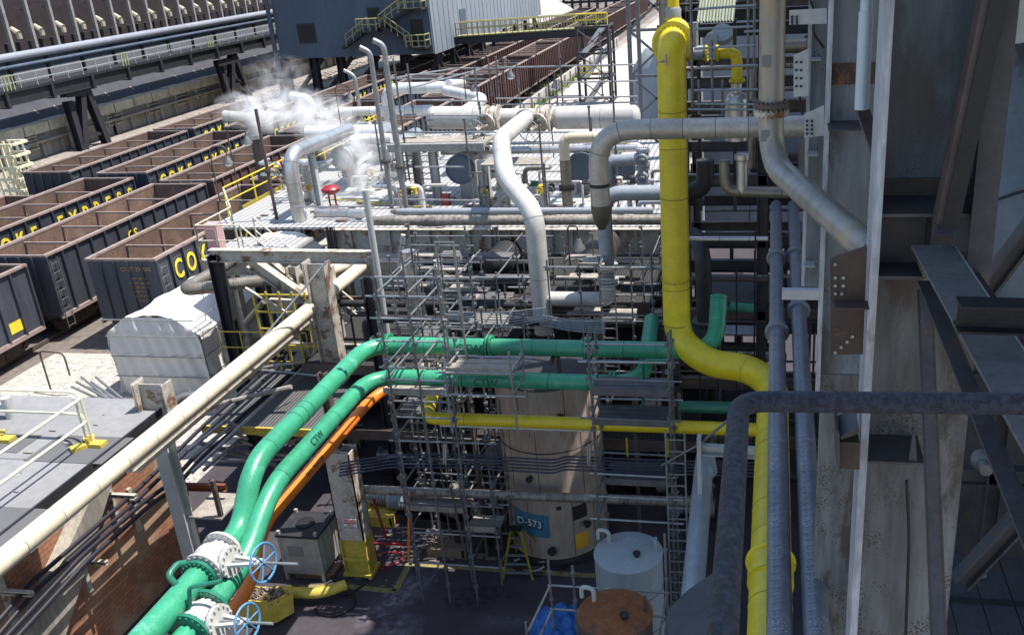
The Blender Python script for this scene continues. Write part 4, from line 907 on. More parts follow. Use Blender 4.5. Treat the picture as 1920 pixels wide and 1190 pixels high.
# steam elbows
for (px, yt, pyb, y, lab, hk) in ((486, 222, 300, 40, 'white steam elbow on a dark post, left one, blowing steam left', 1.0), (590, 185, 240, 46, 'white steam elbow, right one, blowing steam toward the railcars', .8)):
    p = Py(px, pyb, y); z1 = up(p, yt); t = T('steam_elbow', lab, 'vent', (p.x, p.y, ZD - 3))
    m = MB(); m.cyl((p.x, p.y, ZD - 5.9), (p.x, p.y, z1 - .8), .2, n=14); t.p('post', m, BROKE)
    m = MB(); m.tube([(p.x, p.y, z1 - .9), (p.x, p.y, z1), (p.x - hk * 1.3, p.y, z1 + .15)], .24, .6, 16); t.p('elbow', m, WHITE)
    m = MB(); m.cyl((p.x, p.y, z1 - .95), (p.x, p.y, z1 - .75), .36, n=16); t.p('collar', m, CLAD)
# lamps
def lamp(label, px, py, y, reach=.9, group=None, tall=None):
    p = Py(px, py, y); zb_ = ZD
    t = T('yard_lamp', label, 'lamp', (p.x, p.y, zb_))
    h = tall or .55; m = MB(); m.tube([(p.x - reach, p.y, zb_), (p.x - reach, p.y, p.z + h), (p.x, p.y, p.z + h), (p.x, p.y, p.z + .1)], .028, reach * .5, 8); t.p('pole', m, BROKE)
    m = MB(); m.lathe((p.x, p.y, p.z - .15), [(.06, .3), (.1, .2), (.17, .06), (.19, 0)], n=18); t.p('lamp_shade', m, TUBE)
    m = MB(); m.sphere((p.x, p.y, p.z - .17), .15, (1, 1, .55), 14, 8); t.p('globe', m, M('lamp_glass', (.7, .72, .75), .15, 0, .05, 2))
    return t
lamp('caged lamp on a curved brown pole above the railcars, left one of the pair', 427, 300, 33, .7)
lamp('caged lamp on a curved brown pole above the railcars, right one of the pair', 463, 262, 34, .8)
lamp('caged lamp on a curved pole right of the second steam elbow', 656, 180, 43, .7)
lamp('round lamp hanging on a curved bracket right of the big white pipe', 1085, 457, 25.5, .3)
lamp('caged lamp among the highest scaffold rails left of centre', 888, 163, 40, .4)
lamp('caged lamp on the top scaffold rail right of centre', 1041, 158, 40, .3)
lamp('caged lamp on the top scaffold rail above the drum', 957, 138, 40, .3)
# scaffold rails around the top of the deck
def rz(px, py, y): return Py(px, py, y)
t = T('top_scaffold', 'galvanised scaffold guard rails criss crossing above the deck and drums', 'scaffold', (-12, 33, ZD))
for (x0, y0, x1, y1, d0, d1) in ((730, 148, 905, 148, 39, 39), (850, 129, 1195, 121, 39, 39), (1050, 155, 1195, 152, 39, 39), (930, 185, 1195, 181, 38, 38), (925, 196, 1195, 192, 38, 38), (735, 217, 910, 217, 33, 33), (725, 248, 1190, 248, 33, 33), (730, 148, 850, 129, 33.5, 39), (760, 140, 905, 140, 40, 40), (778, 313, 870, 313, 31, 31), (780, 188, 915, 190, 36, 36), (640, 372, 780, 374, 30.3, 30.3), (780, 374, 900, 376, 30.3, 30.3), (555, 388, 700, 387, 30, 30), (1130, 243, 1190, 243, 33, 33), (770, 165, 900, 130, 34, 40)):
    m = MB(); m.cyl(rz(x0, y0, d0), rz(x1, y1, d1), .032, n=8); t.p('ledger', m, GALV)
for (px, pt_, pb, d) in ((755, 115, 380, 33.5), (771, 110, 360, 33), (903, 125, 255, 38), (938, 108, 200, 39), (1056, 80, 200, 39), (976, 118, 205, 39), (888, 225, 385, 31), (1023, 225, 390, 31), (1107, 200, 255, 33), (922, 110, 180, 39), (780, 120, 250, 34), (1130, 60, 180, 41), (1046, 152, 200, 38), (1160, 60, 390, 32), (716, 225, 320, 34), (905, 190, 255, 34), (1110, 220, 260, 32.5)):
    m = MB(); b0 = Py(px, pb, d); m.cyl((b0.x, b0.y, max(b0.z, ZD)), (b0.x, b0.y, up(b0, pt_)), .036, n=8); 
    z = max(b0.z, ZD)
    while z < up(b0, pt_): m.cyl((b0.x, b0.y, z), (b0.x, b0.y, z + .07), .065, n=8); z += 1.0
    t.p('standard', m, TUBE)
for (x, d) in ((757, 33), (790, 34)):
    for k in range(14): m = MB(); p = Py(x, 215 + k * 11, d); m.cyl(p, p + Vector((.5, 0, 0)), .022, n=6); t.p('rung', m, TUBE)
# ================================================================== GREEN, ORANGE, YELLOW PIPES
yg1, yg2 = 19.2, 18.4
a1, b1_ = Py(735, 648, yg1), Py(1325, 656, yg1); zg1 = (a1.z + b1_.z) / 2
a2, b2_ = Py(735, 708, yg2), Py(1150, 716, yg2); zg2 = (a2.z + b2_.z) / 2
xg1 = Pz(560, 780, zg1).x; xg2 = Pz(585, 828, zg2).x; rg_ = .195
def xp(px, py, x): return Px(px, py, x)
g1 = [xp(443, 975, xg1), xp(470, 860, xg1), Vector((xg1, yg1, zg1)), Vector((b1_.x + .2, yg1, zg1)), Py(1348, 555, 20.0)]
g1[1].z = zg1; g1[1].y = Pz(470, 868, zg1).y
t = T('green_water_pipe', 'green pipe with the big valve: upper of the two green pipes crossing the scaffolds', 'pipe', (xg1, 12, 0))
gl = xp(388, 1062, xg1); gs = xp(250, 1190, xg1) ; dirg = Vector((0, -1, 0))
zl = gl.z
m = MB(); low0 = Vector((xg1, xp(428, 1010, xg1).y, zl)); 
m.tube([Vector((xg1, xp(415, 1030, xg1).y, zl)), Vector((xg1, xp(448, 960, xg1).y - .05, zl)), g1[1], g1[2], g1[3], g1[4]], rg_, .8, 26); t.p('barrel', m, GREEN)
m = MB(); yv1 = xp(372, 1075, xg1).y; m.tube([(xg1, yv1, zl), (xg1, 4, zl)], rg_ * 1.12, n=26); t.p('barrel', m, GREEN)
for px in (728, 918, 1102):
    p = Py(px, 650, yg1); m = MB(); m.flange((p.x - .04, yg1, zg1), (1, 0, 0), rg_ * 1.42, .05, 16, .02); m.flange((p.x + .04, yg1, zg1), (1, 0, 0), rg_ * 1.42, .05, 16, .02); t.p('flange', m, GREEN)
p = Py(885, 655, yg1); text('CTW', .27, (p.x, yg1 - rg_ - .008, zg1 + .03), (1, 0, 0), (0, .12, 1), LETG, t.o, t.loc)
m = MB(); m.flange((xg1, yv1, zl), (0, 1, 0), rg_ * 1.55, .07, 20, .025); t.p('flange', m, DGREEN)
m = MB(); q = Vector((xg1, yv1 - .9, zl)); m.tube([q + Vector((-.02, .42, .12)), q + Vector((-.18, .42, .36)), q + Vector((-.16, .68, .4)), q + Vector((-.1, .78, .34))], .055, .1, 12); t.p('bypass_loop', m, DGREEN)
vlab = gate_valve('gate_valve', 'large cream gate valve with a blue handwheel on the upper green pipe', (xg1, yv1 + .42, zl), (0, 1, 0), .24, (1, -.12, .12), WHITE, BLUEW, .62, .62, .33, .75)
t = T('green_return_pipe', 'green pipe lying below and right of the big valve pipe: lower green one', 'pipe', (xg2, 12, 0))
m = MB(); y2 = xp(495, 925, xg2).y
zlo = xp(400, 1130, xg2).z
m.tube([(xg2, 5, zlo), (xg2, xp(455, 1050, xg2).y, zlo), (xg2, Pz(492, 915, zg2).y, zg2), (xg2, yg2, zg2), (Py(1205, 716, yg2).x, yg2, zg2), Py(1222, 600, 21.5)], rg_ * .95, .8, 26); t.p('barrel', m, GREEN)
for px in (738, 1148):
    p = Py(px, 710, yg2); m = MB(); m.flange((p.x - .04, yg2, zg2), (1, 0, 0), rg_ * 1.4, .05, 16, .02); m.flange((p.x + .04, yg2, zg2), (1, 0, 0), rg_ * 1.4, .05, 16, .02); t.p('flange', m, GREEN)
p = Py(915, 717, yg2); text('CTW', .24, (p.x, yg2 - rg_ - .005, zg2), (1, 0, 0), (0, .12, 1), LETG, t.o, t.loc)
for (px, py) in ((592, 830),):
    p = Pz(px, py, zg2); text('CTW', .2, (xg2 + .16, p.y, zg2 + .13), (0, 1, 0), (-.6, 0, .8), LETG, t.o, t.loc)
ZO = 4.5; xo = Pz(560, 905, ZO).x
gv = xp(372, 1155, xg2)
gate_valve('gate_valve', 'cream gate valve with a blue handwheel at the bottom edge, lower green pipe', (xg2, gv.y, zlo), (0, 1, 0), .24, (1, -.1, .12), WHITE, BLUEW, .6, .5, .3, .55, DGREEN)
m = MB(); p = xp(318, 1165, xg2 - .4); m.tube([p, p + Vector((.35, .1, .2)), p + Vector((.4, .15, .6)), p + Vector((.9, .3, .65))], .035, .08, 8); solo('green_tubing', 'thin dark green branch tubing beside the bottom valve', 'tubing', m, DGREEN)
gate_valve('small_valve', 'small valve with a blue wheel at the bottom edge left of the white valve', xp(322, 1168, xg2 - .55), (0, 0, 1), .06, (-.3, -1, 0), WHITE, BLUEW, .22, .1, .1, .05)
# orange
yo0 = Pz(690, 762, ZO).y
t = T('orange_water_pipe', 'orange pipe running down to the right of the green pipes', 'pipe', (xo, 12, 0))
zol = xp(425, 1160, xo).z
m = MB(); m.tube([(xo, 6, zol), (xo, xp(462, 1095, xo).y, zol + .02), (xo, Pz(494, 985, ZO).y, ZO), (xo, yo0, ZO)], .135, .45, 20); t.p('barrel', m, ORG)
p = Pz(590, 878, ZO); text('W.L. WATER', .14, (xo + .115, p.y, ZO + .08), (0, 1, 0), (-.55, 0, .83), LETG, t.o, t.loc)
m = MB(); a, b = Py(668, 772, yo0 + .3), Py(716, 728, yo0 + 1.5); m.tube([(xo, yo0, ZO), (xo + .05, yo0 + .5, ZO), (xo + .3, yo0 + .9, ZO + .1)], .135, .3, 18); t.p('end_bend', m, ORG)
# yellow main
yy = 19.9
yt_ = Py(1258, 105, yy); yb_ = Py(1256, 640, yy)
ry = rad(Py(1258, 400, yy), 52)
xq = yt_.x
t = T('yellow_gas_main', 'big yellow gas main dropping vertically then bending toward the viewer', 'pipe', (xq, yy, 4))
zmain = Py(1350, 695, 18.3).z
xm_ = Pz(1447, 900, zmain).x
m = MB(); m.tube([(xq - .0, yy + 1.2, yt_.z + .35), (xq, yy + .1, yt_.z + .25), (xq + .02, yy - .45, zmain + .25), (xq + .75, 18.75, zmain - .05), (xm_ - .55, 18.5, zmain), (xm_, 17.7, zmain), (xm_, 3, zmain)], ry, .62, 32); t.p('barrel', m, YEL)
m = MB(); m.flange((xq, yy + .35, yt_.z + .2), (0, 1, -.12), ry * 1.42, .07, 30, .025); m.flange((xq, yy + .46, yt_.z + .21), (0, 1, -.12), ry * 1.42, .07, 30, .025); t.p('head_flange', m, YEL)
for py in (1075,):
    p = Pz(1450, py, zmain); m = MB(); m.tube([(xm_, p.y - .25, zmain), (xm_, p.y + .25, zmain)], ry * 1.1, n=28); m.torus((xm_, p.y + .25, zmain), (0, 1, 0), ry * 1.12, .035, 28, 8); t.p('bell_joint', m, YEL)
m = MB(); p = Py(1249, 122, yy - ry); m.cyl(p, p + Vector((0, -.05, .22)), .025, n=8); m.cyl(p + Vector((0, -.02, .08)), p + Vector((-.2, -.05, .06)), .02, n=8); m.cyl(p + Vector((-.2, -.05, -.02)), p + Vector((-.2, -.05, .14)), .018, n=8); t.p('test_cock', m, WSTEEL)
# upper feed into head
yu = yy + 1.3; h0 = Py(1264, 85, yu); xu = h0.x; 
t = T('yellow_feed_pipe', 'yellow feed pipe with a grey coupling entering the top of the gas main', 'pipe', (xu, yu, h0.z))
ru = rad(h0, 22)
def zu(py): return up((xu, yu), py)
m = MB(); m.lathe((xu, yu, zu(98)), [(ry * .9, 0), (ru * 1.15, zu(72) - zu(98)), (ru * 1.1, zu(66) - zu(98))], n=24); t.p('reducer', m, YEL)
m = MB(); m.cyl((xu, yu, zu(36)), (xu, yu, 15.4), ru, n=22); t.p('barrel', m, YEL)
for py in (66, 37): m = MB(); m.flange((xu, yu, zu(py)), (0, 0, 1), ru * 1.4, .06, 12, .02); t.p('flange', m, YEL)
m = MB(); m.lathe((xu, yu, zu(63)), [(ru * 1.35, 0), (ru * 1.25, .05), (ru * 1.3, .3), (ru * 1.35, .5), (ru * 1.1, .55)], n=24); t.p('coupling', m, BGREY)
# side branch
t = T('yellow_branch_pipe', 'yellow branch pipe curving right and down to the silver pot', 'pipe', Py(1382, 150, yy))
q0_ = Py(1292, 100, yy + .5); q1_ = Py(1344, 100, yy + .5); q2_ = Py(1382, 103, yy + .5); q3_ = Py(1382, 152, yy + .5); rb = rad(q3_, 21)
m = MB(); m.tube([q1_, Vector((q3_.x, q3_.y, q1_.z)), q3_], rb, .55, 22); t.p('elbow', m, YEL)
m = MB(); m.tube([Py(1276, 102, yy + .5), q0_ + Vector((.0, 0, 0))], rb, n=20); t.p('stub', m, YEL)
for q, ax in ((q0_, (1, 0, 0)), (q1_, (1, 0, 0)), (q1_ - Vector((.22, 0, 0)), (1, 0, 0)), (q3_, (0, 0, 1))): m = MB(); m.flange(q, ax, rb * 1.45, .05, 12, .018); t.p('flange', m, YEL)
m = MB(); m.cyl(q0_, q0_ + Vector((.3, 0, 0)), rb * 1.25, n=20); m.cyl(q0_ + Vector((.3, 0, 0)), q1_ - Vector((.2, 0, 0)), rb * .95, n=20); m.cyl(q0_ + Vector((.12, 0, .1)), q0_ + Vector((.12, 0, .62)), .08, n=12); t.p('valve_body', m, BGREY)
m = MB(); p = Py(1335, 72, yy); m.cyl(p, p + Vector((0, -.3, 0)), .13, n=18); m.cyl(p + Vector((.2, .2, 0)), p + Vector((.2, .1, .1)), .22, n=18); t.p('actuator', m, BGREY)
p = Py(1381, 192, yy + .5); m = MB(); r0 = rad(p, 44); m.sphere((p.x, p.y, p.z), r0, (1, 1, .95), 28, 18); m.cyl((p.x, p.y, p.z), (p.x, p.y, p.z - .8), r0 * .98, n=28); m.cyl((p.x, p.y, p.z), (p.x, p.y, q3_.z), rb, n=18)
solo('silver_pot', 'rounded silver jacketed pot under the yellow branch pipe', 'vessel', m, CLAD)
# lower thin yellow pipe
t = T('thin_yellow_pipe', 'thin yellow pipe running across the tank below the green pipes', 'pipe', Py(1100, 790, 18.3))
p0, p1 = Py(800, 782, 18.3), Py(1432, 795, 18.3); z = p0.z - .02; ryy = rad(p0, 17)
m = MB(); m.tube([(p0.x - .5, 20.5, z), (p0.x, 18.3, z), (p1.x, 18.3, z)], ryy * 1.4, .3, 18); t.p('barrel', m, YEL)
hp('thin white pipe hugging the underside of the thin yellow pipe', 825, 797, 1108, 803, 18.25, 5, WHITE, name='thin_white_pipe')
# ================================================================== GREY PIPES CENTRE
yh = 18.0
p0, p1 = Py(1530, 240, yh), Py(1118, 240, yh); z = Py(1300, 241, yh).z; r1 = rad(p1, 38)
zb2 = up((p1.x, yh), 385)
pipe('grey_bend_pipe', 'large silver grey jacketed pipe crossing in front of the yellow main then bending down', [(p0.x, yh, z), (p1.x, yh, z), (p1.x, yh, zb2)], r1, M('grey_jacket', (.5, .47, .42), .42, .35, .3, 1.6, .12, (.3, .27, .22), seam=.62), 1.0, n=28)
m = MB(); m.lathe((p1.x, yh, zb2 - .5), [(r1 * .35, 0), (r1 * .8, .15), (r1 * 1.0, .4), (r1 * 1.02, .52)], n=22); solo('peeling_cone', 'ragged rusty cone end hanging below the large grey bend pipe', 'pipe end', m, TAN)
m = MB(); z9 = up((p1.x, yh), 345); m.cyl((p1.x, yh, z9 - .05), (p1.x, yh, z9 + .02), r1 * 1.03, n=28); solo('black_band', 'black rubber band round the upright part of the grey bend pipe', 'band', m, BLK)
bw = gp[6]
yk = bw.y
q1 = Py(1124, 556, yk); q0 = Vector((bw.x, yk, Py(1060, 560, yk).z)); xk = Py(1137, 470, yk).x; r2 = rad(q0, 27)
zf1 = Py(1137, 500, yk).z
pipe('white_branch_pipe', 'white branch pipe joining the big white pipe from the right below the flange', [q0, (xk, yk, q0.z), (xk, yk, zf1 - .5)], r2, WHITE, .6, n=24)
pipe('pale_blue_pipe', 'pale blue grey pipe rising from the bolted flange then running right behind the yellow main', [(xk, yk, zf1 - .5), (xk, yk, Py(1150, 362, yk).z), (Py(1320, 360, yk).x, yk, Py(1150, 362, yk).z)], r2, BGREY, .55, n=24, flanges=(((xk, yk, zf1), (0, 0, 1)), ((xk, yk, zf1 - .42), (0, 0, 1))), fmat=PGREY)
hp('small blue grey elbow pipe running into the valves at the top right of the deck', 1142, 360, 1142, 300, 26, 22, BGREY, name='blue_grey_elbow')
q = Py(1142, 302, 26); q9 = Py(1200, 298, 26); pipe('blue_grey_elbow', 'blue grey horizontal elbow feeding the black valves', [q - Vector((0, 0, .5)), q, q9], rad(q, 22), BGREY, .4)
for (py, lab) in ((295, 'upper'), (328, 'lower')): gate_valve('block_valve', f'small dark block valve right of the blue grey elbow, {lab} of two', Py(1206, py, 26), (0, 0, 1), .13, (0, -1, 0), BGREY, GALV, .4, .15, .16, .05)
hp('blue painted straight pipe crossing in front of the deck', 745, 397, 1225, 400, 27.5, 13, BGREY, name='blue_pipe')
hp('thick stained lagged pipe along the front edge of the deck with a rounded left end', 692, 414, 1240, 416, 27.3, 18, DIRTY, name='lagged_pipe')
pipe('lagged_pipe', 'silver lagged pipe laid on the deck below the red valve', [dk(600, 403) + Vector((0, -.2, .15)), dk(690, 407) + Vector((0, -.2, .15))], .2, CLAD)
hp('thin silver jacketed pipe right of the yellow main, halfway up', 1292, 448, 1440, 449, 21, 10, CLAD, name='silver_pipe')
pipe('grey_u_pipe', 'thin grey pipe dropping from the deck girder and turning right to a small valve', [Py(756, 440, 25.5), Py(748, 503, 25.5), Py(812, 508, 25.5)], .07, PGREY, .15)
gate_valve('small_valve', 'small grey valve at the end of the thin grey pipe amid the scaffolds', Py(822, 500, 25.5), (0, 0, 1), .08, (0, -1, 0), PGREY, GALV, .3, .1, .12, .05)
m = MB(); p = Py(789, 640, 24.2); m.cyl((p.x, 24.2, 2), (p.x, 24.2, up((p.x, 24.2), 470)), .2, n=20); solo('silver_riser', 'silver jacketed riser with a flat top standing amid the left scaffolds', 'pipe', m, CLAD)
# ================================================================== TANK
tc_ = Vector((-5.62, 20.72, 0)); RT = 1.31; zT = 5.0
t = T('storage_tank', 'tall stained steel tank with a blue panel reading D-573', 'tank', tc_)
m = MB(); m.lathe(tc_, [(RT, .15), (RT, 1.9), (RT + .004, 1.92), (RT, 1.94), (RT, 3.9), (RT + .004, 3.92), (RT, 3.94), (RT, zT)], n=64); t.p('shell', m, TANKM)
m = MB(); m.lathe(tc_ + Vector((0, 0, zT - .01)), [(RT + .02, 0), (RT, .06), (RT * .7, .2), (RT * .3, .28), (.02, .3)], n=64); t.p('roof', m, DK)
m = MB(); m.lathe(tc_, [(RT + .14, 0.01), (RT + .14, .14), (RT + .02, .16)], n=48); t.p('base_ring', m, DK)
def ang(px, py):
    a = 0
    for _ in range(30): p = Py(px, py, tc_.y - (RT) * math.cos(a)); a = math.asin(max(-.99, min(.99, (p.x - tc_.x) / RT)))
    return a, p.z
def curved(px0, py0, px1, py1, mat, name, off=.006):
    a0, z1 = ang(px0, py0); a1, _ = ang(px1, py0); _, z0 = ang((px0 + px1) / 2, py1); m = MB(); vs = []; fs = []; n = 10; R_ = RT + off
    for i in range(n + 1): a = a0 + (a1 - a0) * i / n; vs += [(tc_.x + R_ * math.sin(a), tc_.y - R_ * math.cos(a), z0), (tc_.x + R_ * math.sin(a), tc_.y - R_ * math.cos(a), z1)]
    for i in range(n): fs.append((2 * i, 2 * i + 2, 2 * i + 3, 2 * i + 1))
    m.add(vs, fs); return t.p(name, m, mat)
curved(963, 947, 1027, 1003, TBLUE, 'sign_panel'); curved(974, 966, 1016, 990, M('darker_blue', (.02, .1, .17), .6, 0, .2, 3), 'text_panel', .01)
a0, z0 = ang(994, 978)
n_ = Vector((math.sin(a0), -math.cos(a0), 0)); q = tc_ + n_ * (RT + .03); text('D-573', .29, (q.x, q.y, z0), (math.cos(a0), math.sin(a0), 0), (0, 0, 1), LETW, t.o, t.loc)
curved(1078, 1002, 1103, 1026, M('tank_label_yellow', (.7, .4, .03), .6, 0, .15, 3), 'yellow_label'); curved(1072, 950, 1100, 972, DK, 'nameplate'); curved(1043, 949, 1052, 956, DK, 'tag')
m = MB(); m.torus(tc_ + Vector((0, 0, 3.3)), (0, 0, 1), RT + .04, .012, 48, 6); t.p('sagging_cable', m, DK)
# pipe in front of tank bottom
p0, p1 = Py(672, 917, 19.0), Py(1300, 941, 19.0)
pipe('dirty_cross_pipe', 'long dirty lagged pipe crossing low in front of the tank', [p0, p1], .115, DIRTY)
# ladder, tote, skip, etc
q = Pz(947, 1083, 0); ys = 18.9
t = T('step_ladder', 'yellow step ladder standing open in front of the tank', 'ladder', Pz(985, 1080, 0))
apx = Pz(965, 1070, 0); za = up((apx.x, 19.15), 990); top = Vector((Py(967, 990, 19.15).x, 19.15, za))
fl, fr = Pz(943, 1086, 0), Pz(999, 1087, 0); bl, br2 = Vector((fl.x + .1, 19.75, 0)), Vector((fr.x + .25, 19.75, 0))
for k, e in enumerate((fl, fr, bl, br2)):
    m = MB(); s = -.12 if k % 2 == 0 else .12; m.bar(e, top + Vector((s, .04 if k > 1 else -.04, 0)), .05, .035); t.p('side_rail', m, YEL)
for k in range(5):
    f = .14 + k * .17; m = MB(); m.bar(fl.lerp(top + Vector((-.12, 0, 0)), f), fr.lerp(top + Vector((.12, 0, 0)), f), .07, .025); t.p('tread', m, GALV)
m = MB(); m.bx(top.x - .16, top.y - .1, za - .01, top.x + .16, top.y + .1, za + .03); t.p('top_cap', m, BLK)
q = Pz(574, 1090, 0); q.y -= .0
t = T('tote_box', 'square steel tote box with dark lid beside the blue handwheel', 'container', q)
zt_ = up(q, 1008); x0, x1, y0, y1 = q.x - .55, q.x + .5, q.y + .0, q.y + 1.05; y0 += .05
m = MB(); m.bx(x0, y0, .2, x1, y1, zt_ - .02); 
for k in range(4): m.bx(x1, y0 + .15 + k * .24, .22, x1 + .03, y0 + .2 + k * .24, zt_ - .05)
t.p('box_body', m, TOTE)
m = MB(); m.bx(x0 - .05, y0 - .05, zt_ - .02, x1 + .05, y1 + .05, zt_ + .05); t.p('lid', m, DK)
m = MB(); m.lathe(((x0 + x1) / 2, (y0 + y1) / 2, zt_ + .05), [(.24, 0), (.24, .05), (.1, .07)], n=24); t.p('hatch', m, BLK)
for (x, y) in ((x0 - .02, y0 - .02), (x1 - .06, y0 - .02), (x0 - .02, y1 - .06), (x1 - .06, y1 - .06)): m = MB(); m.bx(x, y, 0, x + .08, y + .08, zt_ + .14); t.p('corner_post', m, TOTE)
m = MB(); m.bx(x0 + .2, y0 - .012, .75, x0 + .62, y0 - .002, 1.05); t.p('paper_label', m, WHITE)
def Q(px, py, z=0): return Pz(px, py, z)
fr0, fr1, bk = Q(424, 1135, .7), Q(512, 1172, 0), Q(548, 1130, .0)
t = T('scrap_skip', 'yellow scrap skip full of metal offcuts beside the orange pipe', 'skip', Q(500, 1165))
zs = .75; A_ = Q(418, 1120, zs); B_ = Q(508, 1127, zs); C_ = Q(546, 1106, zs); D_ = Q(462, 1098, zs)
base = [Vector((p.x, p.y, 0)).lerp(Vector(((A_.x + C_.x) / 2, (A_.y + C_.y) / 2, 0)), .1) + Vector((0, 0, .1)) for p in (A_, B_, C_, D_)]
m = MB(); top4 = [A_, B_, C_, D_]
for i in range(4):
    j = (i + 1) % 4; o_ = (top4[i] + top4[j]) / 2 - (A_ + C_) / 2; o_.z = 0; o_ = o_.normalized() * .04
    m.prism([base[i], base[j], top4[j], top4[i]], o_)
m.add(base, [(0, 1, 2, 3)]); t.p('tub', m, YDULL)
for p in (B_.lerp(A_, .1), C_.lerp(B_, .1)): m = MB(); m.torus(p + Vector((0, 0, .08)), (1, -1, 0), .08, .03, 16, 6); t.p('lifting_eye', m, YDULL)
m = MB()
for i in range(240):
    u_, v_ = random.random(), random.random(); p = A_.lerp(B_, u_).lerp(D_.lerp(C_, u_), .08 + v_ * .84) + Vector((0, 0, random.uniform(-.12, .06))); d = Vector((random.uniform(-1, 1), random.uniform(-1, 1), random.uniform(-.5, .5))).normalized() * random.uniform(.03, .14)
    m.bar(p - d, p + d, random.uniform(.015, .06), random.uniform(.008, .04))
o = mk('scrap', m, SCRAP); o['kind'] = 'stuff'
m = MB(); a, b, c = Q(520, 1108, .3), Q(600, 1112, .3), Q(648, 1095, .3); m.tube([a, b, c], .14, .3, 10); solo('yellow_duct', 'long flattened dirty yellow duct lying on the ground by the skip', 'duct', m, YDULL)
# column with sign
cx0, cx1 = Py(634, 1000, 18.4), Py(680, 1000, 18.4)
t = T('support_column', 'white and yellow support column carrying the DANGER NO SMOKING sign', 'column', ((cx0.x + cx1.x) / 2, 18.4, 0))
zy = Py(650, 1012, 18.4).z; z2 = Py(650, 852, 18.4).z
m = MB(); m.ib(((cx0.x + cx1.x) / 2, 18.65, zy), ((cx0.x + cx1.x) / 2, 18.65, z2), cx1.x - cx0.x, .5, (0, 1, 0)); 
m.bx(cx0.x, 18.4, zy, cx0.x + .03, 18.9, z2); m.bx(cx1.x - .03, 18.4, zy, cx1.x, 18.9, z2); m.bx(cx0.x + .03, 18.5, zy, cx1.x - .03, 18.53, z2); t.p('upper_shaft', m, WSTEEL)
m = MB(); m.bx(cx0.x, 18.4, 0, cx0.x + .03, 18.9, zy); m.bx(cx1.x - .03, 18.4, 0, cx1.x, 18.9, zy); m.bx(cx0.x + .03, 18.5, 0, cx1.x - .03, 18.53, zy); t.p('yellow_base', m, YDULL)
m = MB(); m.bx(cx0.x - .05, 18.35, 0, cx1.x + .05, 18.95, .12); m.bx(cx0.x - .02, 18.42, .5, cx1.x + .02, 18.5, .58); t.p('base_plate', m, YDULL)
s0, s1 = Py(642, 972, 18.33), Py(671, 994, 18.33)
t = T('danger_sign', 'white and red sign reading DANGER NO SMOKING on the column', 'sign', ((s0.x + s1.x) / 2, 18.33, s1.z))
m = MB(); m.bx(s0.x, 18.34, s1.z, s1.x, 18.36, s0.z); t.p('panel', m, M('sign_white', (.7, .68, .64), .5, 0, .1, 3)); sw = s1.x - s0.x; sh = s0.z - s1.z
m = MB(); m.bx(s0.x + .02, 18.333, s0.z - sh * .42, s1.x - .02, 18.339, s0.z - .02); t.p('red_field', m, M('sign_red', (.55, .03, .03), .5, 0, .1, 3))
xc = (s0.x + s1.x) / 2
text('DANGER', .12, (xc, 18.33, s0.z - sh * .22), (1, 0, 0), (0, 0, 1), LETW, t.o, t.loc, squash=.8, ext=.002); text('NO', .11, (xc, 18.337, s0.z - sh * .58), (1, 0, 0), (0, 0, 1), LETB, t.o, t.loc, ext=.002); text('SMOKING', .11, (xc, 18.337, s0.z - sh * .83), (1, 0, 0), (0, 0, 1), LETB, t.o, t.loc, ext=.002, squash=.75)
m = MB(); m.ib((cx0.x + .25, 18.7, z2), (cx0.x + .2, 18.7, Py(640, 700, 18.7).z), .2, .2); solo('slim_post', 'slim dark post standing on top of the sign column', 'post', m, BROKE)
# second pale column left of the green pipes
p = Pz(352, 1050, 0.5); x = Py(338, 950, 17.4).x
m = MB(); m.ib((x, 17.4, 0), (x, 17.4, 4.75), .34, .34, (0, 1, 0), .03); solo('pale_column', 'pale grey column at the far end of the brick wall beside the green pipes', 'column', m, PGREY)
t = T('access_stage', 'small rusty access stage between the pale column and the green pipes', 'platform', Py(390, 960, 18))
a = Py(352, 968, 17.5); m = MB(); m.bx(a.x, 17.5, a.z - .05, a.x + .9, 18.6, a.z); t.p('planks', m, PLANK)
m = MB(); a = Py(350, 910, 18.4); b = Py(425, 912, 18.4); m.ch(a, b, .1, .2, (0, 0, 1)); t.p('red_channel', m, REDP); m = MB(); a = Py(398, 900, 17.6); m.bar((a.x, 17.6, Py(398, 965, 17.6).z), (a.x, 17.6, a.z), .1); t.p('post', m, BROKE)
# cables along the brick wall
def cabs(label, pts_list, r, n, dx, mat=CABLE, group=None):
    for k in range(n):
        m = MB(); m.tube([Vector(p) + Vector((dx[0] * k, dx[1] * k, dx[2] * k)) for p in pts_list], r, .25, 8); solo('cable', label, 'cable', m, mat, group)
xc1 = xw + .5
cabs('black cable of the upper pair strung along the brick wall', [xp(-30, 1195, xc1), xp(60, 1090, xc1), xp(250, 925, xc1), xp(400, 780, xc1), xp(560, 640, xc1)], .05, 2, (.12, 0, -.12), group='upper cables on the brick wall')
cabs('black cable of the lower pair dipping along the brick wall', [xp(10, 1195, xc1 + .2), xp(150, 1045, xc1 + .2), xp(270, 940, xc1 + .2), xp(320, 905, xc1 + .2), xp(370, 850, xc1 + .4), xp(640, 620, xc1 + .4)], .055, 2, (.12, 0, -.1), group='lower cables on the brick wall')
pipe('thin_conduit', 'thin pale conduit running beside the cables toward the black columns', [xp(360, 885, -13.9), xp(470, 780, -13.9), xp(640, 625, -13.9)], .05, GALV)
for k in range(4): a = xp(352 + k * 10, 845 + k * 12, -14.4); pipe('short_conduit', 'short pale conduit in the row above the rusty access stage', [a, a + Vector((.1, 1.6, .0)), a + Vector((.3, 1.8, -.3))], .045, GALV, .1, 'short conduits by the pale column')
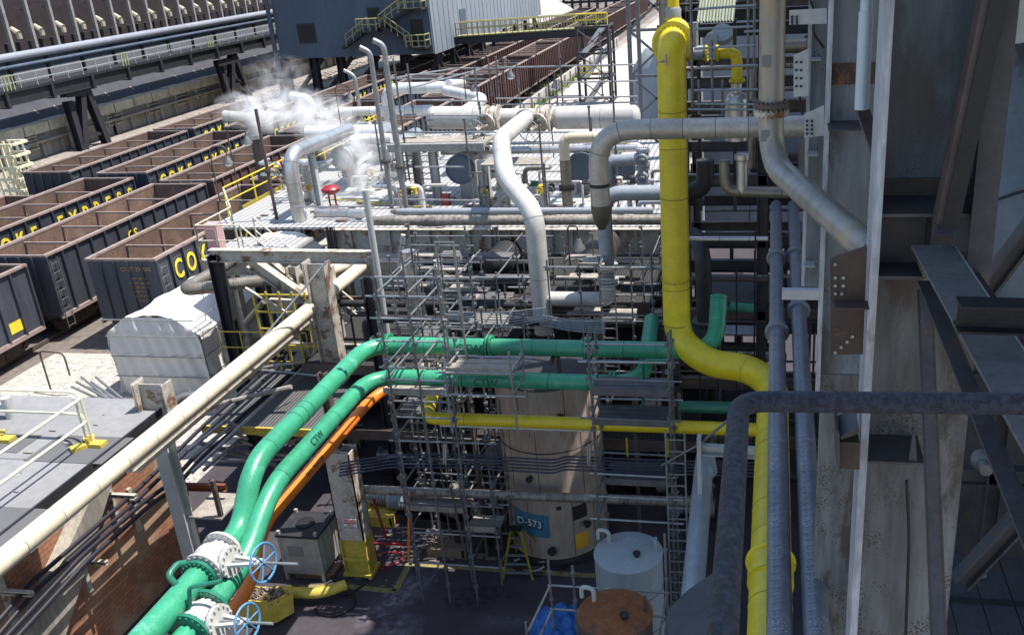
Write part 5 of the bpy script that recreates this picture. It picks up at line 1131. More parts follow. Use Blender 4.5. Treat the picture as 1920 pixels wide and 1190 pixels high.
for i, (px, py) in enumerate(((5, 1105), (150, 1048), (205, 925), (245, 935))):
    p = xp(px, py, xw + .02); m = MB(); m.ch((xw, p.y, p.z), (xw + .75, p.y, p.z), .1, .1, (0, 0, 1)); m.bx(xw + .002, p.y - .06, p.z - .9, xw + .07, p.y + .06, p.z + .3)
    solo('cable_bracket', ['steel cable bracket on the brick wall nearest the left edge', 'steel cable bracket on the brick wall with the longest arm, lower middle', 'steel cable bracket high on the brick wall, left of the pale patch', 'steel cable bracket on the brick wall nearest the pale column'][i], 'bracket', m, WSTEEL)
m = MB(); m.prism([(xw + .01, 9.5, 0), (xw + .01, 12.2, 0), (xw + .01, 16.6, 4.1), (xw + .01, 15.9, 4.1)], (.35, 0, 0)); solo('wall_buttress', 'slanting pale plastered buttress against the brick wall', 'buttress', m, CONC)
# navy conduits in front of tank
cpts = [Py(640, 868, 18.0), Py(735, 852, 18.0), Py(860, 852, 18.0), Py(1040, 862, 18.0), Py(1062, 855, 18.0), Py(1230, 862, 18.0), Py(1430, 868, 18.0)]
for k in range(5): m = MB(); m.tube([p + Vector((0, -.05 * k, -.055 * k)) for p in cpts], .024, .12, 8); solo('navy_conduit', 'thin navy conduit in the bundle strung in front of the tank', 'conduit', m, NAVY, 'navy conduits in front of the tank')
for px in (835, 1105): m = MB(); a = Py(px, 832, 17.85); b = Py(px, 868, 17.85); m.ch(a, b, .06, .08); solo('conduit_hanger', 'pale channel holding the navy conduits, ' + ('left' if px < 900 else 'right') + ' of the tank', 'hanger', m, WSTEEL)
# ================================================================== GREY TANK, RUSTY TANK
def small_tank(label, px, py, z, wpx, mat, topmat, pipes=True):
    c = Pz(px, py, z); R_ = rad(c, wpx); t = T('drum_tank', label, 'tank', (c.x, c.y, 0))
    m = MB(); m.lathe((c.x, c.y, 0), [(R_, 0), (R_, z)], n=48); t.p('shell', m, mat)
    m = MB(); m.lathe((c.x, c.y, z - .005), [(R_ + .015, 0), (R_ + .01, .03), (R_ * .6, .09), (.02, .12)], n=48); t.p('top', m, topmat)
    m = MB(); q = (c.x + .0, c.y + R_ * .3, z + .07); m.flange(q, (0, 0, 1), R_ * .36, .05, 16, .018); t.p('manhole_cover', m, topmat)
    m = MB(); q = Vector((c.x - R_ * .62, c.y + R_ * .35, z)); m.tube([q, q + Vector((0, 0, .35)), q + Vector((-.25, .05, .35)), q + Vector((-.25, .05, .1))], .045, .1, 10); t.p('vent_pipe', m, PGREY)
    m = MB(); q = Vector((c.x + R_ * .8, c.y + .1, z)); m.bx(q.x - .03, q.y - .05, z - .1, q.x + .03, q.y + .05, z + .35); t.p('lifting_lug', m, mat); return t
small_tank('light grey round tank with a bolted lid beside the tall stained tank', 1178, 1036, 2.6, 128, GTANK, GTANK)
small_tank('rusty orange topped round tank at the bottom edge inside the railing', 1153, 1150, 3.1, 140, BROKE, RTANK)
t = T('guard_frame', 'galvanised tube guard frame around the rusty topped tank', 'railing', Pz(1140, 1190, 2.6))
YF, YB = 14.1, 15.4
def gz(px, py, y): return Py(px, py, y)
zz0 = 2.2
za_ = gz(1240, 1110, YB).z; zb_ = gz(1240, 1155, YB).z
xl_, xr_ = gz(1032, 1100, YB).x, gz(1250, 1110, YB).x
for (x, y, pt_) in ((xl_, YB, 1050), (gz(1073, 1060, YB).x, YB, 1060), (xr_, YB, 1000), (gz(987, 1180, 14.0).x, 14.0, 1165)):
    m = MB(); m.cyl((x, y, 0), (x, y, up((x, y), pt_)), .026, n=8)
    for k in range(5):
        z = .8 + k * .7
        if z < up((x, y), pt_) - .1: m.cyl((x, y, z), (x, y, z + .05), .045, n=8)
    t.p('post', m, GALV)
for z in (za_, zb_): 
    m = MB(); m.cyl((xl_ - .05, YB, z), (xr_ + .05, YB, z), .024, n=8); t.p('rail', m, GALV)
    m = MB(); m.cyl((xl_, YB, z), (gz(985, 1190, 13.9).x, 13.6, z - .0), .024, n=8); t.p('rail', m, WSTEEL)
    m = MB(); m.cyl((xr_, YB, z), (xr_, 12.5, z), .024, n=8); t.p('rail', m, GALV)
m = MB(); c = Pz(1052, 1172, 1.2); vs = []; fs = []; n = 26; rr_ = random.Random(9)
for j in range(n + 1):
    for i in range(n + 1):
        u_, v_ = i / n - .5, j / n - .5; d_ = max(0, 1 - (u_ * u_ + v_ * v_) * 4.2); vs.append((c.x + u_ * 1.4, c.y + v_ * 1.4, 1.0 + .5 * d_ ** .6 + .06 * math.sin(i * .9 + j * .5) + .05 * math.sin(i * .4 - j * 1.1) + .05 * abs(math.sin(i * .55 + j * .8)) + rr_.uniform(-.012, .012)))
for j in range(n):
    for i in range(n): a = j * (n + 1) + i; fs.append((a, a + 1, a + n + 2, a + n + 1))
m.add(vs, fs); m.bx(c.x - .55, c.y - .55, 0, c.x + .55, c.y + .55, .95); solo('blue_tarpaulin', 'crumpled bright blue tarpaulin thrown over a crate beside the rusty tank', 'tarpaulin', m, BTARP)
# ================================================================== SCAFFOLDS
def X(px, py, y): return Py(px, py, y).x
def Z(px, py, y): return Py(px, py, y).z
# A: around the green pipes, left
y0, y1 = 17.7, 19.9
zs = [Z(775, p, y0) for p in (520, 556, 597, 640, 690, 712, 745, 782)]
zA = Z(775, 745, y0)
scaffold('tube scaffold wrapping the left half of the green pipes', [X(718, 640, y0), X(775, 640, y0), X(833, 640, y0)], [y0, y1], zs[:6] + [zA - .1, zs[7]], 0, [(X(718, 745, y0), X(833, 745, y0), y0 + .1, y0 + 1.2, zA)], Z(775, 500, y0), seed=2, braces=False, skip=.16, ladder=(X(815, 600, y0) , y0 + .6, zs[4], zs[0] + .6))
# A2: plank stage hanging in front between the green pipes
y0, y1 = 17.5, 18.35; zP = Z(905, 706, y0)
xs = [X(835, 705, y0), X(960, 705, y0)]
scaffold('wooden plank stage on tubes set between the two green pipes', xs, [y0, y1], [Z(905, 700, y0) + .0, zP - .45], zP - 1.4, [(xs[0], xs[1], y0 + .05, y1, zP)], zP + .5, seed=3, braces=False, mat=GALV)
# B: right tower
y0, y1 = 17.2, 18.1
xs = [X(1105, 700, y0), X(1252, 700, y0)]
zz = [Z(1180, p, y0) for p in (680, 712, 745, 778, 800, 890, 925, 975)]
scaffold('tube scaffold tower with grey plank levels right of the tank', xs, [y0, y1], zz[:2] + [zz[3] - .1, zz[5], zz[6] - .1, zz[7]], 0, [(xs[0], xs[1], y0 + .02, y1, zz[2]), (xs[0], xs[1], y0 + .02, y1, zz[4]), (xs[0] + .15, xs[1], y0 + .3, y1 + .3, zz[6])], Z(1180, 640, y0), seed=5, pm=DPLANK, ladder=(X(1243, 900, y0) + .1, y0 - .1, .2, zz[4]), braces=False)
m = MB(); a = Py(1228, 690, 17.9); m.tube([Py(1206, 790, 17.9), Py(1206, 675, 17.9), Py(1250, 675, 17.9)], .035, .1, 8); solo('green_tubing', 'thin green drain tubing hooked over inside the right scaffold tower', 'tubing', m, DGREEN)
# C: low scaffold left of tank
y0, y1 = 18.5, 19.9
xs = [X(762, 950, y0), X(868, 950, y0), X(925, 950, y0)]
zz = [Z(850, p, y0) for p in (870, 918, 947, 962, 995, 1058)]
scaffold('tall narrow tube scaffold with small plank steps left of the stained tank', xs, [y0, y1], [zz[1], zz[2], zz[4] - .1, zz[5], Z(850, 830, y0)], 0, [(xs[0], xs[1], y0, y0 + .7, zz[3]), (xs[1], xs[2], y0, y0 + .7, zz[4])], Z(850, 800, y0), seed=6, pm=PLANK, braces=False)
for i, (pa, pb) in enumerate((((845, 915), (875, 1048)), ((767, 925), (766, 1050)))): m = MB(); m.cyl(Py(*pa, 18.3), Py(*pb, 18.3), .03, n=8); solo('orange_pole', ['thin rusty orange pole leaning on the low scaffold, right one', 'thin rusty orange pole beside the red trestle, left one'][i], 'pole', m, ORG if i else BROKE)
t = T('red_trestle', 'red a-frame trestle standing in the shade near the sign column', 'trestle', Pz(710, 1030, 0))
for a, b in (((682, 945), (706, 1040)), ((700, 935), (725, 1010)), ((690, 1018), (765, 1020))): m = MB(); m.bar(Py(*a, 19.0), Py(*b, 19.0), .05); t.p('leg' if a[0] != 690 else 'crossbar', m, RED)
# D: dark scaffolds under the deck front
for i, (pxa, pxb, ya, yb, tops, lab, dark) in enumerate(((740, 985, 22.2, 24.2, 520, 'wide galvanised scaffold left of the big white pipe with pale rails', TUBE), (1030, 1225, 23.0, 25.0, 500, 'dull tube scaffold right of the big white pipe under the deck', TUBE), (740, 1000, 25.8, 28.2, 480, 'dark tube scaffold deep under the deck left half', TUBE), (1040, 1225, 26.6, 28.6, 470, 'dark tube scaffold deep under the deck right half', TUBE), (700, 900, 20.5, 21.6, 620, 'low dull scaffold directly behind the left green pipe section', TUBE))):
    xs = [X(pxa + (pxb - pxa) * (k / 4 + (.05 if k in (1, 3) else 0)), 560, ya) for k in range(5)]
    zt = Z((pxa + pxb) / 2, tops, ya); n = 5; zl_ = [zt * (.18 + .8 * k / (n - 1)) + .15 * math.sin(k * 5 + i) for k in range(n)]
    pk = [(xs[k], xs[k + 1 if k < 3 else 4], ya + .1, ya + 1.1, zl_[q] - .1) for k, q in ((0, 2), (2, 3), (3, 1), (1, 4 if i != 0 else 2))]
    scaffold(lab, xs, [ya, yb], zl_, 0, pk, min(zt + .3, 5.6 if ya > 24 else 9), dark, .24, i in (2, 3), seed=20 + i, r=.025, pm=PLANK if i in (0, 1, 3) else DPLANK, ladder=(xs[2], ya - .1, zl_[2], zt) )
t = T('service_platform', 'dark sooty grated service platforms stacked in the shade below the deck front', 'platform', (-8, 26, 0))  # added platforms, standing in for deep shade under the deck front
DGR = striped('sooty_grating', (.03, .029, .03), (.012, .012, .012), .12, 0, .5, .9, 0)  # shade put into the colour: near-black stripes
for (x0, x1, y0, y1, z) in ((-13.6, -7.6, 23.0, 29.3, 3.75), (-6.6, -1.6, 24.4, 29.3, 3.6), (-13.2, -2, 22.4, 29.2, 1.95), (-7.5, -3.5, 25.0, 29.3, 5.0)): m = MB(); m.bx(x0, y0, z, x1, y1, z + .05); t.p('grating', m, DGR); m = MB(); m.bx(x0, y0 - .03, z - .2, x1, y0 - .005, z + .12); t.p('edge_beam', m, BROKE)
# sheets / beams under the deck
rg = random.Random(77)
MT = [TAN, TUBE, DK, BROKE, BGREY, DIRTY, DK, TUBE]
NM = ['tarnished', 'dull grey', 'dark', 'brown', 'blue grey', 'stained', 'pale grey', 'silver']
t = T('pipe_rack', 'dark crowded pipe rack filling the shade under the process deck', 'pipe rack', (-9, 27, 0))
for k in range(26):
    y = rg.uniform(23.5, 34); z = rg.choice([.8, 1.6, 2.4, 3.2, 4.0, 4.9]) + rg.uniform(-.2, .2); x0 = rg.uniform(-14.5, -9); x1 = rg.uniform(-6, .5); r = rg.choice([.035, .05, .08, .11]); pts = [(x0, y, z), (x1, y, z)]
    if rg.random() < .5: pts = [(x0, y, max(.1, z - 1.5))] + pts
    if rg.random() < .5: pts = pts + [(x1, y, rg.choice([.2, 5.2]))]
    m = MB(); m.tube(pts, r, None, 10); t.p('pipe', m, rg.choice(MT))
for k in range(22):
    x = rg.uniform(-14.5, 0); y = rg.uniform(23, 33); r = rg.choice([.05, .07, .1, .16, .22]); m = MB(); m.tube([(x, y, 0), (x, y, rg.uniform(2.5, 5.3))], r, None, 12); t.p('riser', m, rg.choice(MT))
for z in (1.9, 3.7):
    for y in (24.5, 28.5, 32): m = MB(); m.ib((-14.8, y, z), (.4, y, z), .15, .25, (0, 0, 1)); t.p('rack_beam', m, rg.choice([BROKE, DK, WSTEEL]))
for k in range(10):
    x = rg.uniform(-14.5, -1); y = rg.uniform(23, 31); z = rg.choice([1.9, 2.6, 3.7]); m = MB(); m.bx(x, y, z, x + rg.uniform(1, 2.6), y + rg.uniform(.6, 1.3), z + .05); t.p('grating_panel', m, rg.choice([PLANK, PLANK, GALV, DPLANK]))
for (px, py, y, w_, lab) in ((1115, 490, 27, 80, 'pale rounded drum end in the shade right of the big white pipe'), (930, 500, 28, 70, 'dim brown drum deep under the deck left of the big white pipe'), (800, 560, 27, 60, 'dim blue grey drum behind the left scaffold')):
    c = Py(px, py, y); r = rad(c, w_) * .8; m = MB(); m.lathe(c, [(.02, -.1), (r * .6, 0), (r, .2), (r, 1.8), (r * .6, 2.0), (.02, 2.1)], (0, 1, 0), 28); m.bx(c.x - .1, c.y + .4, 0, c.x + .1, c.y + .6, c.z - r * .9); m.bx(c.x - .1, c.y + 1.4, 0, c.x + .1, c.y + 1.6, c.z - r * .9); solo('drum', lab, 'vessel', m, TAN if px > 1000 else DK)
# pumps and junk at ground level
for i, (px, py) in enumerate(((740, 1000), (800, 1010), (700, 990), (850, 1015), (1290, 1010), (1200, 960), (720, 905), (1150, 900))):
    p = Pz(px, py, .3); p.y += 1.2; t = T('pump', ['dark pump set in shade behind the low scaffold', 'dim pump set left of the stained tank', 'pump on a yellow base near the red trestle', 'small pump at the foot of the stained tank, left side', 'dark pump right of the grey tank', 'dim pump behind the light grey tank', 'dim pump deep behind the sign column', 'pump hidden in shade behind the right scaffold tower'][i], 'pump', p)
    m = MB(); m.bx(p.x - .7, p.y - .3, 0, p.x + .7, p.y + .3, .25); t.p('base', m, YDULL if i == 2 else DK)
    m = MB(); m.cyl((p.x - .6, p.y, .55), (p.x + .1, p.y, .55), .24, n=18); 
    for k in range(6): m.cyl((p.x - .5 + k * .09, p.y, .55), (p.x - .47 + k * .09, p.y, .55), .27, n=18)
    t.p('motor', m, [BGREY, DK, GALV, BROKE][i % 4])
    m = MB(); m.cyl((p.x + .15, p.y, .55), (p.x + .35, p.y, .55), .07, n=10); m.cyl((p.x + .35, p.y - .1, .55), (p.x + .62, p.y - .1, .55), .25, n=20); m.cyl((p.x + .5, p.y, .6), (p.x + .5, p.y, 1.2), .08, n=12); m.flange((p.x + .5, p.y, 1.2), (0, 0, 1), .14, .05, 8); t.p('casing', m, DIRTY)
m = MB(); rgj = random.Random(4)
for k in range(120): x = rgj.uniform(-10.5, -7.2); y = rgj.uniform(19.2, 22.5); s_ = rgj.uniform(.02, .1); m.bx(x, y, .005, x + s_ * rgj.uniform(1, 3), y + s_, .01 + s_ * .3)
struct('floor_litter', m, SCRAP, 'stuff')
# pieces left of column under beige pipe
t = T('walkway_grating', 'dark grated walkway with yellow rails below the green pipe bends', 'platform', Py(470, 800, 21))
zq = Z(470, 800, 20.5); m = MB(); m.bx(X(380, 800, 20.5), 20.5, zq - .06, X(600, 800, 20.5), 24.5, zq); t.p('grating', m, striped('dark_grating', (.14, .14, .14), (.03, .03, .03), .1, 0, .45, .6, .2))
m = MB(); m.bx(X(380, 800, 20.5), 20.42, zq - .2, X(600, 800, 20.5), 20.49, zq + .02); t.p('edge_beam', m, YDULL)
m = MB(); rail(m, (X(430, 780, 24), 24.4, zq), (X(590, 780, 24), 24.4, zq), 1.1, 4, .024); t.p('yellow_rail', m, YDULL)
m = MB(); a = Py(500, 650, 23.5); 
for k in range(6): xx = X(505, 700, 24) + k * .42; m.bar((xx, 24, zq), (xx, 24, zq + 2.6), .05)
for k in range(5): m.bar((X(505, 700, 24), 24, zq + .3 + k * .55), (X(505, 700, 24) + 2.1, 24, zq + .3 + k * .55), .045)
t.p('yellow_cage', m, YDULL)
for k in range(12):
    x0_ = X(470 + rg.uniform(-40, 60), 700, 23); m = MB(); y_ = rg.uniform(20.5, 25); a = Vector((x0_, y_, rg.uniform(1, 4.5))); b = a + Vector((rg.uniform(1.5, 3.2), rg.uniform(-.4, .6), rg.uniform(-.8, .8))); m.cyl(a, b, rg.choice([.03, .045, .07]), n=8)
    solo('loose_tube', 'loose tube crossing the shade below the pale column', 'tube', m, rg.choice([GALV, PLANK, TUBE]), 'loose tubes below the pale column')
pipe('grey_lagged_pipe', 'grey lagged pipe curling out from behind the white tent toward the walkway', [Pz(300, 800, 1.5), Pz(330, 745, 2.2), Pz(390, 738, 2.2), Pz(400, 760, 2), Pz(560, 765, 2)], .14, TUBE, .4)
# ================================================================== RIGHT: process unit behind yellow main
t = T('process_structure', 'dark steel process structure packed with pipes right of the yellow main', 'structure', (1, 26, 0))
for x in (-2.6, -.3, 2.2, 4.6, 7.0, 9.5):
    for y in (23, 27, 31): m = MB(); m.ib((x, y, 0), (x, y, 14.6), .26, .26); t.p('column', m, rg.choice([DK, BROKE, CSOOT]))
for z in (1.8, 3.6, 5.6, 7.6, 9.2, 11.0, 12.8):
    for y in (23, 27, 31): m = MB(); m.ib((-2.8, y, z), (9.8, y, z), .2, .3, (0, 0, 1)); t.p('floor_beam', m, rg.choice([DK, BROKE, CSOOT]))
for (x0, x1, y0, y1, z) in ((-.2, 9.6, 24, 31, 9.3), (.5, 9.6, 24, 31, 5.7), (-2.4, 2, 27, 31, 3.7), (2.5, 9.6, 23.2, 27, 12.9)): m = MB(); m.bx(x0, y0, z, x1, y1, z + .06); t.p('floor_plate', m, DK)
for k in range(30):
    y = rg.uniform(22, 29); z = rg.uniform(.6, 13.5); x0 = rg.uniform(-3, 1); x1 = x0 + rg.uniform(1.5, 4); m = MB(); r = rg.choice([.04, .06, .1, .16]); pts = [(x0, y, z), (x1, y, z)]
    if rg.random() < .6: pts += [(x1, y, max(.2, z - rg.uniform(1, 3)))]
    if rg.random() < .4: pts = [(x0, y, max(.2, z - rg.uniform(.6, 2)))] + pts
    m.tube(pts, r, None, 10); t.p('pipe', m, rg.choice([TAN, TUBE, DK, DK, BROKE, DIRTY, GALV]))
for k in range(18):
    x = rg.uniform(-2.6, 4); y = rg.uniform(22, 27); z = rg.uniform(0, 9); m = MB(); m.cyl((x, y, z), (x, y, z + rg.uniform(2, 5)), rg.choice([.04, .08, .14, .2]), n=12); t.p('riser', m, rg.choice([TUBE, DK, BROKE, TAN]))
# backdrop units beyond (siding buildings to the right rear)
t = T('rear_building', 'pale sided building glimpsed between the pipes at the top right', 'building', (2, 48, 0))
m = MB(); m.bx(-4.5, 47, 0, 30, 75, 14.9); t.p('wall', m, GSID)
for k in range(5): m = MB(); m.bx(-3.5 + k * 3, 46.95, 10.5, -2 + k * 3, 46.995, 12.5); t.p('window', m, BLK)
vessel_h = []
m = MB(); m.lathe((-6.2, 58, 0), [(2.4, 0), (2.4, 7.5), (1.6, 8.6), (.1, 9)], n=36); solo('pale_silo', 'pale squat round tank beside the stair tower at the path end', 'tank', m, PGREY)
for i, (x, y, h, r, lab) in enumerate(((-3.6, 40, 11.5, .55, 'tall pale grey upright pipe left of the yellow main'), (-2.9, 36, 12.5, .3, 'slim pale grey pipe just left of the yellow main head'))): m = MB(); m.cyl((x, y, 0), (x, y, 14.9), r * .6, n=20); solo('tall_pipe', lab, 'pipe', m, BGREY)
t = T('pipe_bridge', 'braced pipe bridge tower behind the stair tower on the right', 'tower', (-4, 44, 0))
for x in (-6.5, -4.2): 
    for y in (43, 46): m = MB(); m.bar((x, y, 0), (x, y, 13), .18); t.p('leg', m, TUBE)
for k in range(6): 
    m = MB(); m.bar((-6.5, 43, 1 + k * 2), (-4.2, 43, 3 + k * 2), .1); m.bar((-4.2, 43, 1 + k * 2), (-6.5, 43, 3 + k * 2), .1); m.bar((-6.5, 43, 1 + k * 2), (-4.2, 43, 1 + k * 2), .12); t.p('bracing', m, TUBE)
# corrugated canopy
t = T('canopy_sheet', 'pale green corrugated sheet canopy at the top beside the yellow branch', 'canopy', Py(1345, 20, 20.5))
a, b = Py(1306, 42, 20.6), Py(1376, 42, 20.6); c = Py(1312, -12, 22.0); m = MB(); n = 44; vs = []; fs = []
for i in range(n + 1):
    u_ = i / n; x = a.x + (b.x - a.x) * u_; o_ = .035 * math.sin(u_ * 12 * 2 * math.pi); vs += [(x, 20.6 - o_, a.z + o_), (x + .05, 21.7 - o_, a.z + .75 + o_)]
for i in range(n): fs.append((2 * i, 2 * i + 2, 2 * i + 3, 2 * i + 1))
m.add(vs, fs); t.p('corrugated_sheet', m, M('pale_green_sheet', (.42, .46, .38), .6, .1, .2, 2))
m = MB(); m.bar((a.x, 21, 9), (a.x, 21, a.z), .08); m.bar((b.x, 21, 9), (b.x, 21, a.z), .08); t.p('post', m, DK)
# scaffold in front of the branch
t = T('branch_scaffold', 'grey scaffold grid in front of the yellow branch pipe', 'scaffold', Py(1350, 200, 19.5))
for (x0, y0_, x1, y1_) in ((1302, 18, 1418, 10), (1302, 55, 1412, 50), (1302, 92, 1415, 85), (1303, 128, 1418, 122), (1395, 60, 1425, 58), (1290, 205, 1420, 206), (1300, 170, 1420, 168), (1303, 195, 1420, 196)): m = MB(); m.cyl(Py(x0, y0_, 19.3), Py(x1, y1_, 19.3), .024, n=8); t.p('ledger', m, BGREY)
for (px, a_, b_) in ((1299, -20, 200), (1336, 75, 205), (1402, 0, 250), (1413, -10, 260), (1311, 150, 215), (1355, 150, 215)): m = MB(); p = Py(px, b_, 19.35); m.cyl(p, (p.x, p.y, min(14.9, up(p, max(a_, -40)))), .028, n=8); t.p('standard', m, TUBE)
# dark pipes in the gap 1290..1440
pipe('dark_flanged_pipe', 'dark grey vertical pipe with bolted flange between the yellow main and the green upturn', [Py(1322, 640, 21.5), Py(1318, 470, 21.5), Py(1300, 440, 22.5)], rad(Py(1320, 600, 21.5), 30), DK, .5, flanges=((Py(1320, 604, 21.5), (0, 0, 1)),), fmat=TUBE)
m = MB(); c = Py(1308, 628, 21.2); m.lathe(c, [(.1, -.3), (.38, -.15), (.42, .05), (.3, .2)], n=26); solo('valve_head', 'dark rounded valve head under the dark flanged pipe', 'valve', m, DK)
pipe('pot_outlet_pipe', 'tarnished u-shaped pipe with two capped legs right of the yellow main', [Py(1358, 300, 20), Py(1360, 358, 20), Py(1478, 362, 20)], .12, TAN, .25)
m = MB(); a = Py(1391, 300, 20); m.cyl(a, a - Vector((0, 0, .7)), .12, n=16); m.cyl(a, a + Vector((0, 0, .12)), .16, n=16); solo('capped_leg', 'short capped silver leg standing on the tarnished u-shaped pipe', 'pipe', m, CLAD)
pipe('dark_elbow', 'dark lagged elbow behind the yellow main at mid height', [Py(1285, 365, 20.5), Py(1322, 350, 20.5), Py(1322, 300, 20.5)], .2, DK, .4)
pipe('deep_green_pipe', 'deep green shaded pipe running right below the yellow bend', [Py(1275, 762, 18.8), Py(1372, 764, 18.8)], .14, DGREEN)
pipe('green_branch', 'short green branch crossing behind the green upturn', [Py(1368, 575, 22), Py(1415, 578, 22)], .13, GREEN)
xx = Pz(1325, 900, 4.5); pipe('pale_zinc_pipe', 'pale zinc pipe running toward the viewer left of the handrail post', [Vector((xx.x - .0, 17.0, 4.5)), Pz(1322, 850, 4.5), Pz(1300, 1100, 4.5), Pz(1292, 1200, 4.5)], .2, M('zinc_pipe', (.33, .38, .43), .4, .35, .2, 3), .5)
t = T('pipe_support', 'pale steel channel support behind the dark handrail corner', 'support', Py(1330, 850, 15)); a, b = Py(1313, 838, 16), Py(1425, 845, 16); m = MB(); m.ch(a, b, .15, .2, (0, 0, 1)); t.p('channel', m, PGREY)
m = MB(); m.bx(a.x - .05, 15.8, a.z - 1.0, a.x + .03, 16, a.z + .3); t.p('upright', m, PGREY); m = MB(); m.cyl(Py(1320, 825, 16), Py(1362, 790, 15.2), .03, n=8); m.cyl(Py(1320, 828, 16), Py(1240, 872, 17), .02, n=8); t.p('tie_rod', m, GALV)
for k in range(5): m = MB(); x = X(1275 + k * 34, 700, 20); m.tube([(x, 20 + k * .2, .2), (x + .03, 20 + k * .2, 5.0 + k * .9)], .022, None, 6); solo('hanging_cable', 'black cable hanging in the dark gap right of the yellow main', 'cable', m, CABLE, 'cables in the dark gap')
# small bits on scaffold tower B: yellow straps
for i, px in enumerate((1175, 1252)): m = MB(); a = Py(px, 820, 17.1); m.bx(a.x - .02, 17.08, Py(px, 855, 17.1).z, a.x + .02, 17.1, a.z); solo('yellow_strap', 'yellow webbing strap hanging from the right scaffold tower, ' + ('left' if i == 0 else 'right') + ' one', 'strap', m, YEL)
# ================================================================== RIGHT COLUMNS
# grey downcomer
yd = 8.8; p0 = Py(1449, 0, yd); rd = rad(p0, 49)
zf = up((p0.x, yd), 203)
t = T('downcomer_pipe', 'grey heat stained downcomer with a bolted flange, bending right into the tower', 'pipe', (p0.x, yd, zf))
STN = M('heat_stained_steel', (.38, .36, .32), .42, .35, .4, 1.3, .42, (.36, .27, .14), streak=True, bump=.06)
zbend = up((p0.x, yd), 305); e = Py(1640, 476, 6.62)
m = MB(); m.tube([(p0.x, yd, 15.6), (p0.x, yd, zbend), e], rd, .38, 36); t.p('barrel', m, STN)
for s in (-.035, .035): m = MB(); m.flange((p0.x, yd, zf + s), (0, 0, 1), rd * 1.4, .04, 20, .018); t.p('flange', m, BROKE if s > 0 else WSTEEL)
m = MB(); m.torus((p0.x, yd, up((p0.x, yd), 262)), (0, 0, 1), rd, .006, 36, 6); t.p('weld_seam', m, BROKE)
for py in (112, 250): m = MB(); q = Vector((p0.x - .04, yd - rd - .004, up((p0.x, yd), py))); m.bx(q.x - .05, q.y - .006, q.z - .05, q.x + .03, q.y, q.z + .05); t.p('tape_patch', m, WHITE)
# spotted pipes toward viewer
for i, (x0, x1, pc, lab) in enumerate(((1455, 1462, (485, 620), 'grey spotted pipe running toward the viewer, left one beside the yellow main'), (1487, 1522, (480, 580), 'grey spotted pipe running toward the viewer, right one beside the plated column'))):
    A, B = Pz(x0, 385, 8.75), Pz(x1 + (12 if i else 0), 1240, 8.45); mid = Pz((x0 * .58 + x1 * .42) + (4 if i else 0), 740, 8.65)
    r = .132; t = T('spotted_pipe', lab, 'pipe', B)
    m = MB(); m.tube([A, mid, B], r, 0, 26); t.p('barrel', m, DUCT)
    for py in pc:
        f = Pz(1455 if i == 0 else 1493, py, 8.7); c = A.lerp(mid, (A.y - f.y) / (A.y - mid.y)); d = (B - A).normalized(); m = MB(); m.torus(c, d, r * 1.25, .045, 28, 10); m.cyl(c - d * .25, c + d * .05, r * 1.18, n=26); t.p('collar', m, DUCT)
    m = MB(); n = 46
    for k in range(n):
        c = mid.lerp(B, k / n) if k > n * .25 else A.lerp(mid, .3 + k / n * 2.6); rg2 = random.Random(k); m.bar(c + Vector((-.075, 0, r * .9)), c + Vector((-.0, .01, r * 1.03)), .01, .008)
    m.bar(A + Vector((-.055, 0, r * .93)), mid + Vector((-.055, 0, r * .93)), .006); m.bar(mid + Vector((-.055, 0, r * .93)), B + Vector((-.055, 0, r * .93)), .006); t.p('banding', m, GALV)
# vertical plated columns
def vplate(m, px0, px1, pyr, y, z0, z1, th=.03, slope=None): a, b = Py(px0, pyr, y), Py(px1, pyr, y); m.bx(a.x, y, z0, b.x, y + th, z1); return a.x, b.x
YC = 6.0
t = T('main_column', 'large blue grey plated tower column with a bright edge flange at the right', 'column', (1.6, 6.3, 0))
a, b = Py(1644, 300, YC), Py(1664, 300, YC); xf0, xf1 = Py(1632, 600, YC).x - .02, Py(1632, 600, YC).x + .035
m = MB(); m.bx(xf0, YC, 0, xf1, YC + .02, 15.8); m.bx(xf0 + .016, YC + .02, 0, xf1 - .016, YC + .5, 15.8); t.p('edge_flange', m, CEDGE)
xr0 = Py(1870, 200, YC).x
m = MB(); m.bx(xf1 - .012, YC + .5, Z(1700, 405, YC), xr0, YC + .53, 15.8); t.p('upper_web', m, CSTEEL)
xr1 = Py(1745, 800, YC).x
m = MB(); m.bx(xf1 - .012, YC + .5, 0, xr1 + .35, YC + .53, Z(1700, 520, YC)); t.p('lower_web', m, CSTAIN)
m = MB(); z1, z0_ = Z(1700, 403, YC), Z(1700, 520, YC); m.bx(xf1, YC + .02, z1 - .02, xr0 + .05, YC + 1.0, z1); m.bx(xf1, YC + .3, z0_, xr0 - .3, YC + .33, z1 - .02); m.bx(xf1, YC + .02, z0_ - .02, xr0 - .35, YC + 1.0, z0_); m.bx(xf1 + .32, YC + .05, z0_, xf1 + .35, YC + .3, z1 - .02); t.p('stiffener_box', m, CSOOT)
m = MB(); z = Z(1700, 880, YC); m.bx(xf1, YC + .1, z - .02, xr1, YC + .5, z); m.prism([(xf1 + .3, YC + .12, z), (xf1 + .32, YC + .12, z + .32), (xf1 + .36, YC + .12, z)], (0, .02, 0)); t.p('lower_stiffener', m, CSOOT)
m = MB(); m.bx(xr0, YC + .0, Z(1870, 540, YC), xr0 + .03, YC + 1.0, 15.8); m.bx(xr0 - .09, YC - .015, Z(1870, 540, YC), xr0 + .06, YC - .001, 15.8); t.p('right_flange', m, CSOOT)
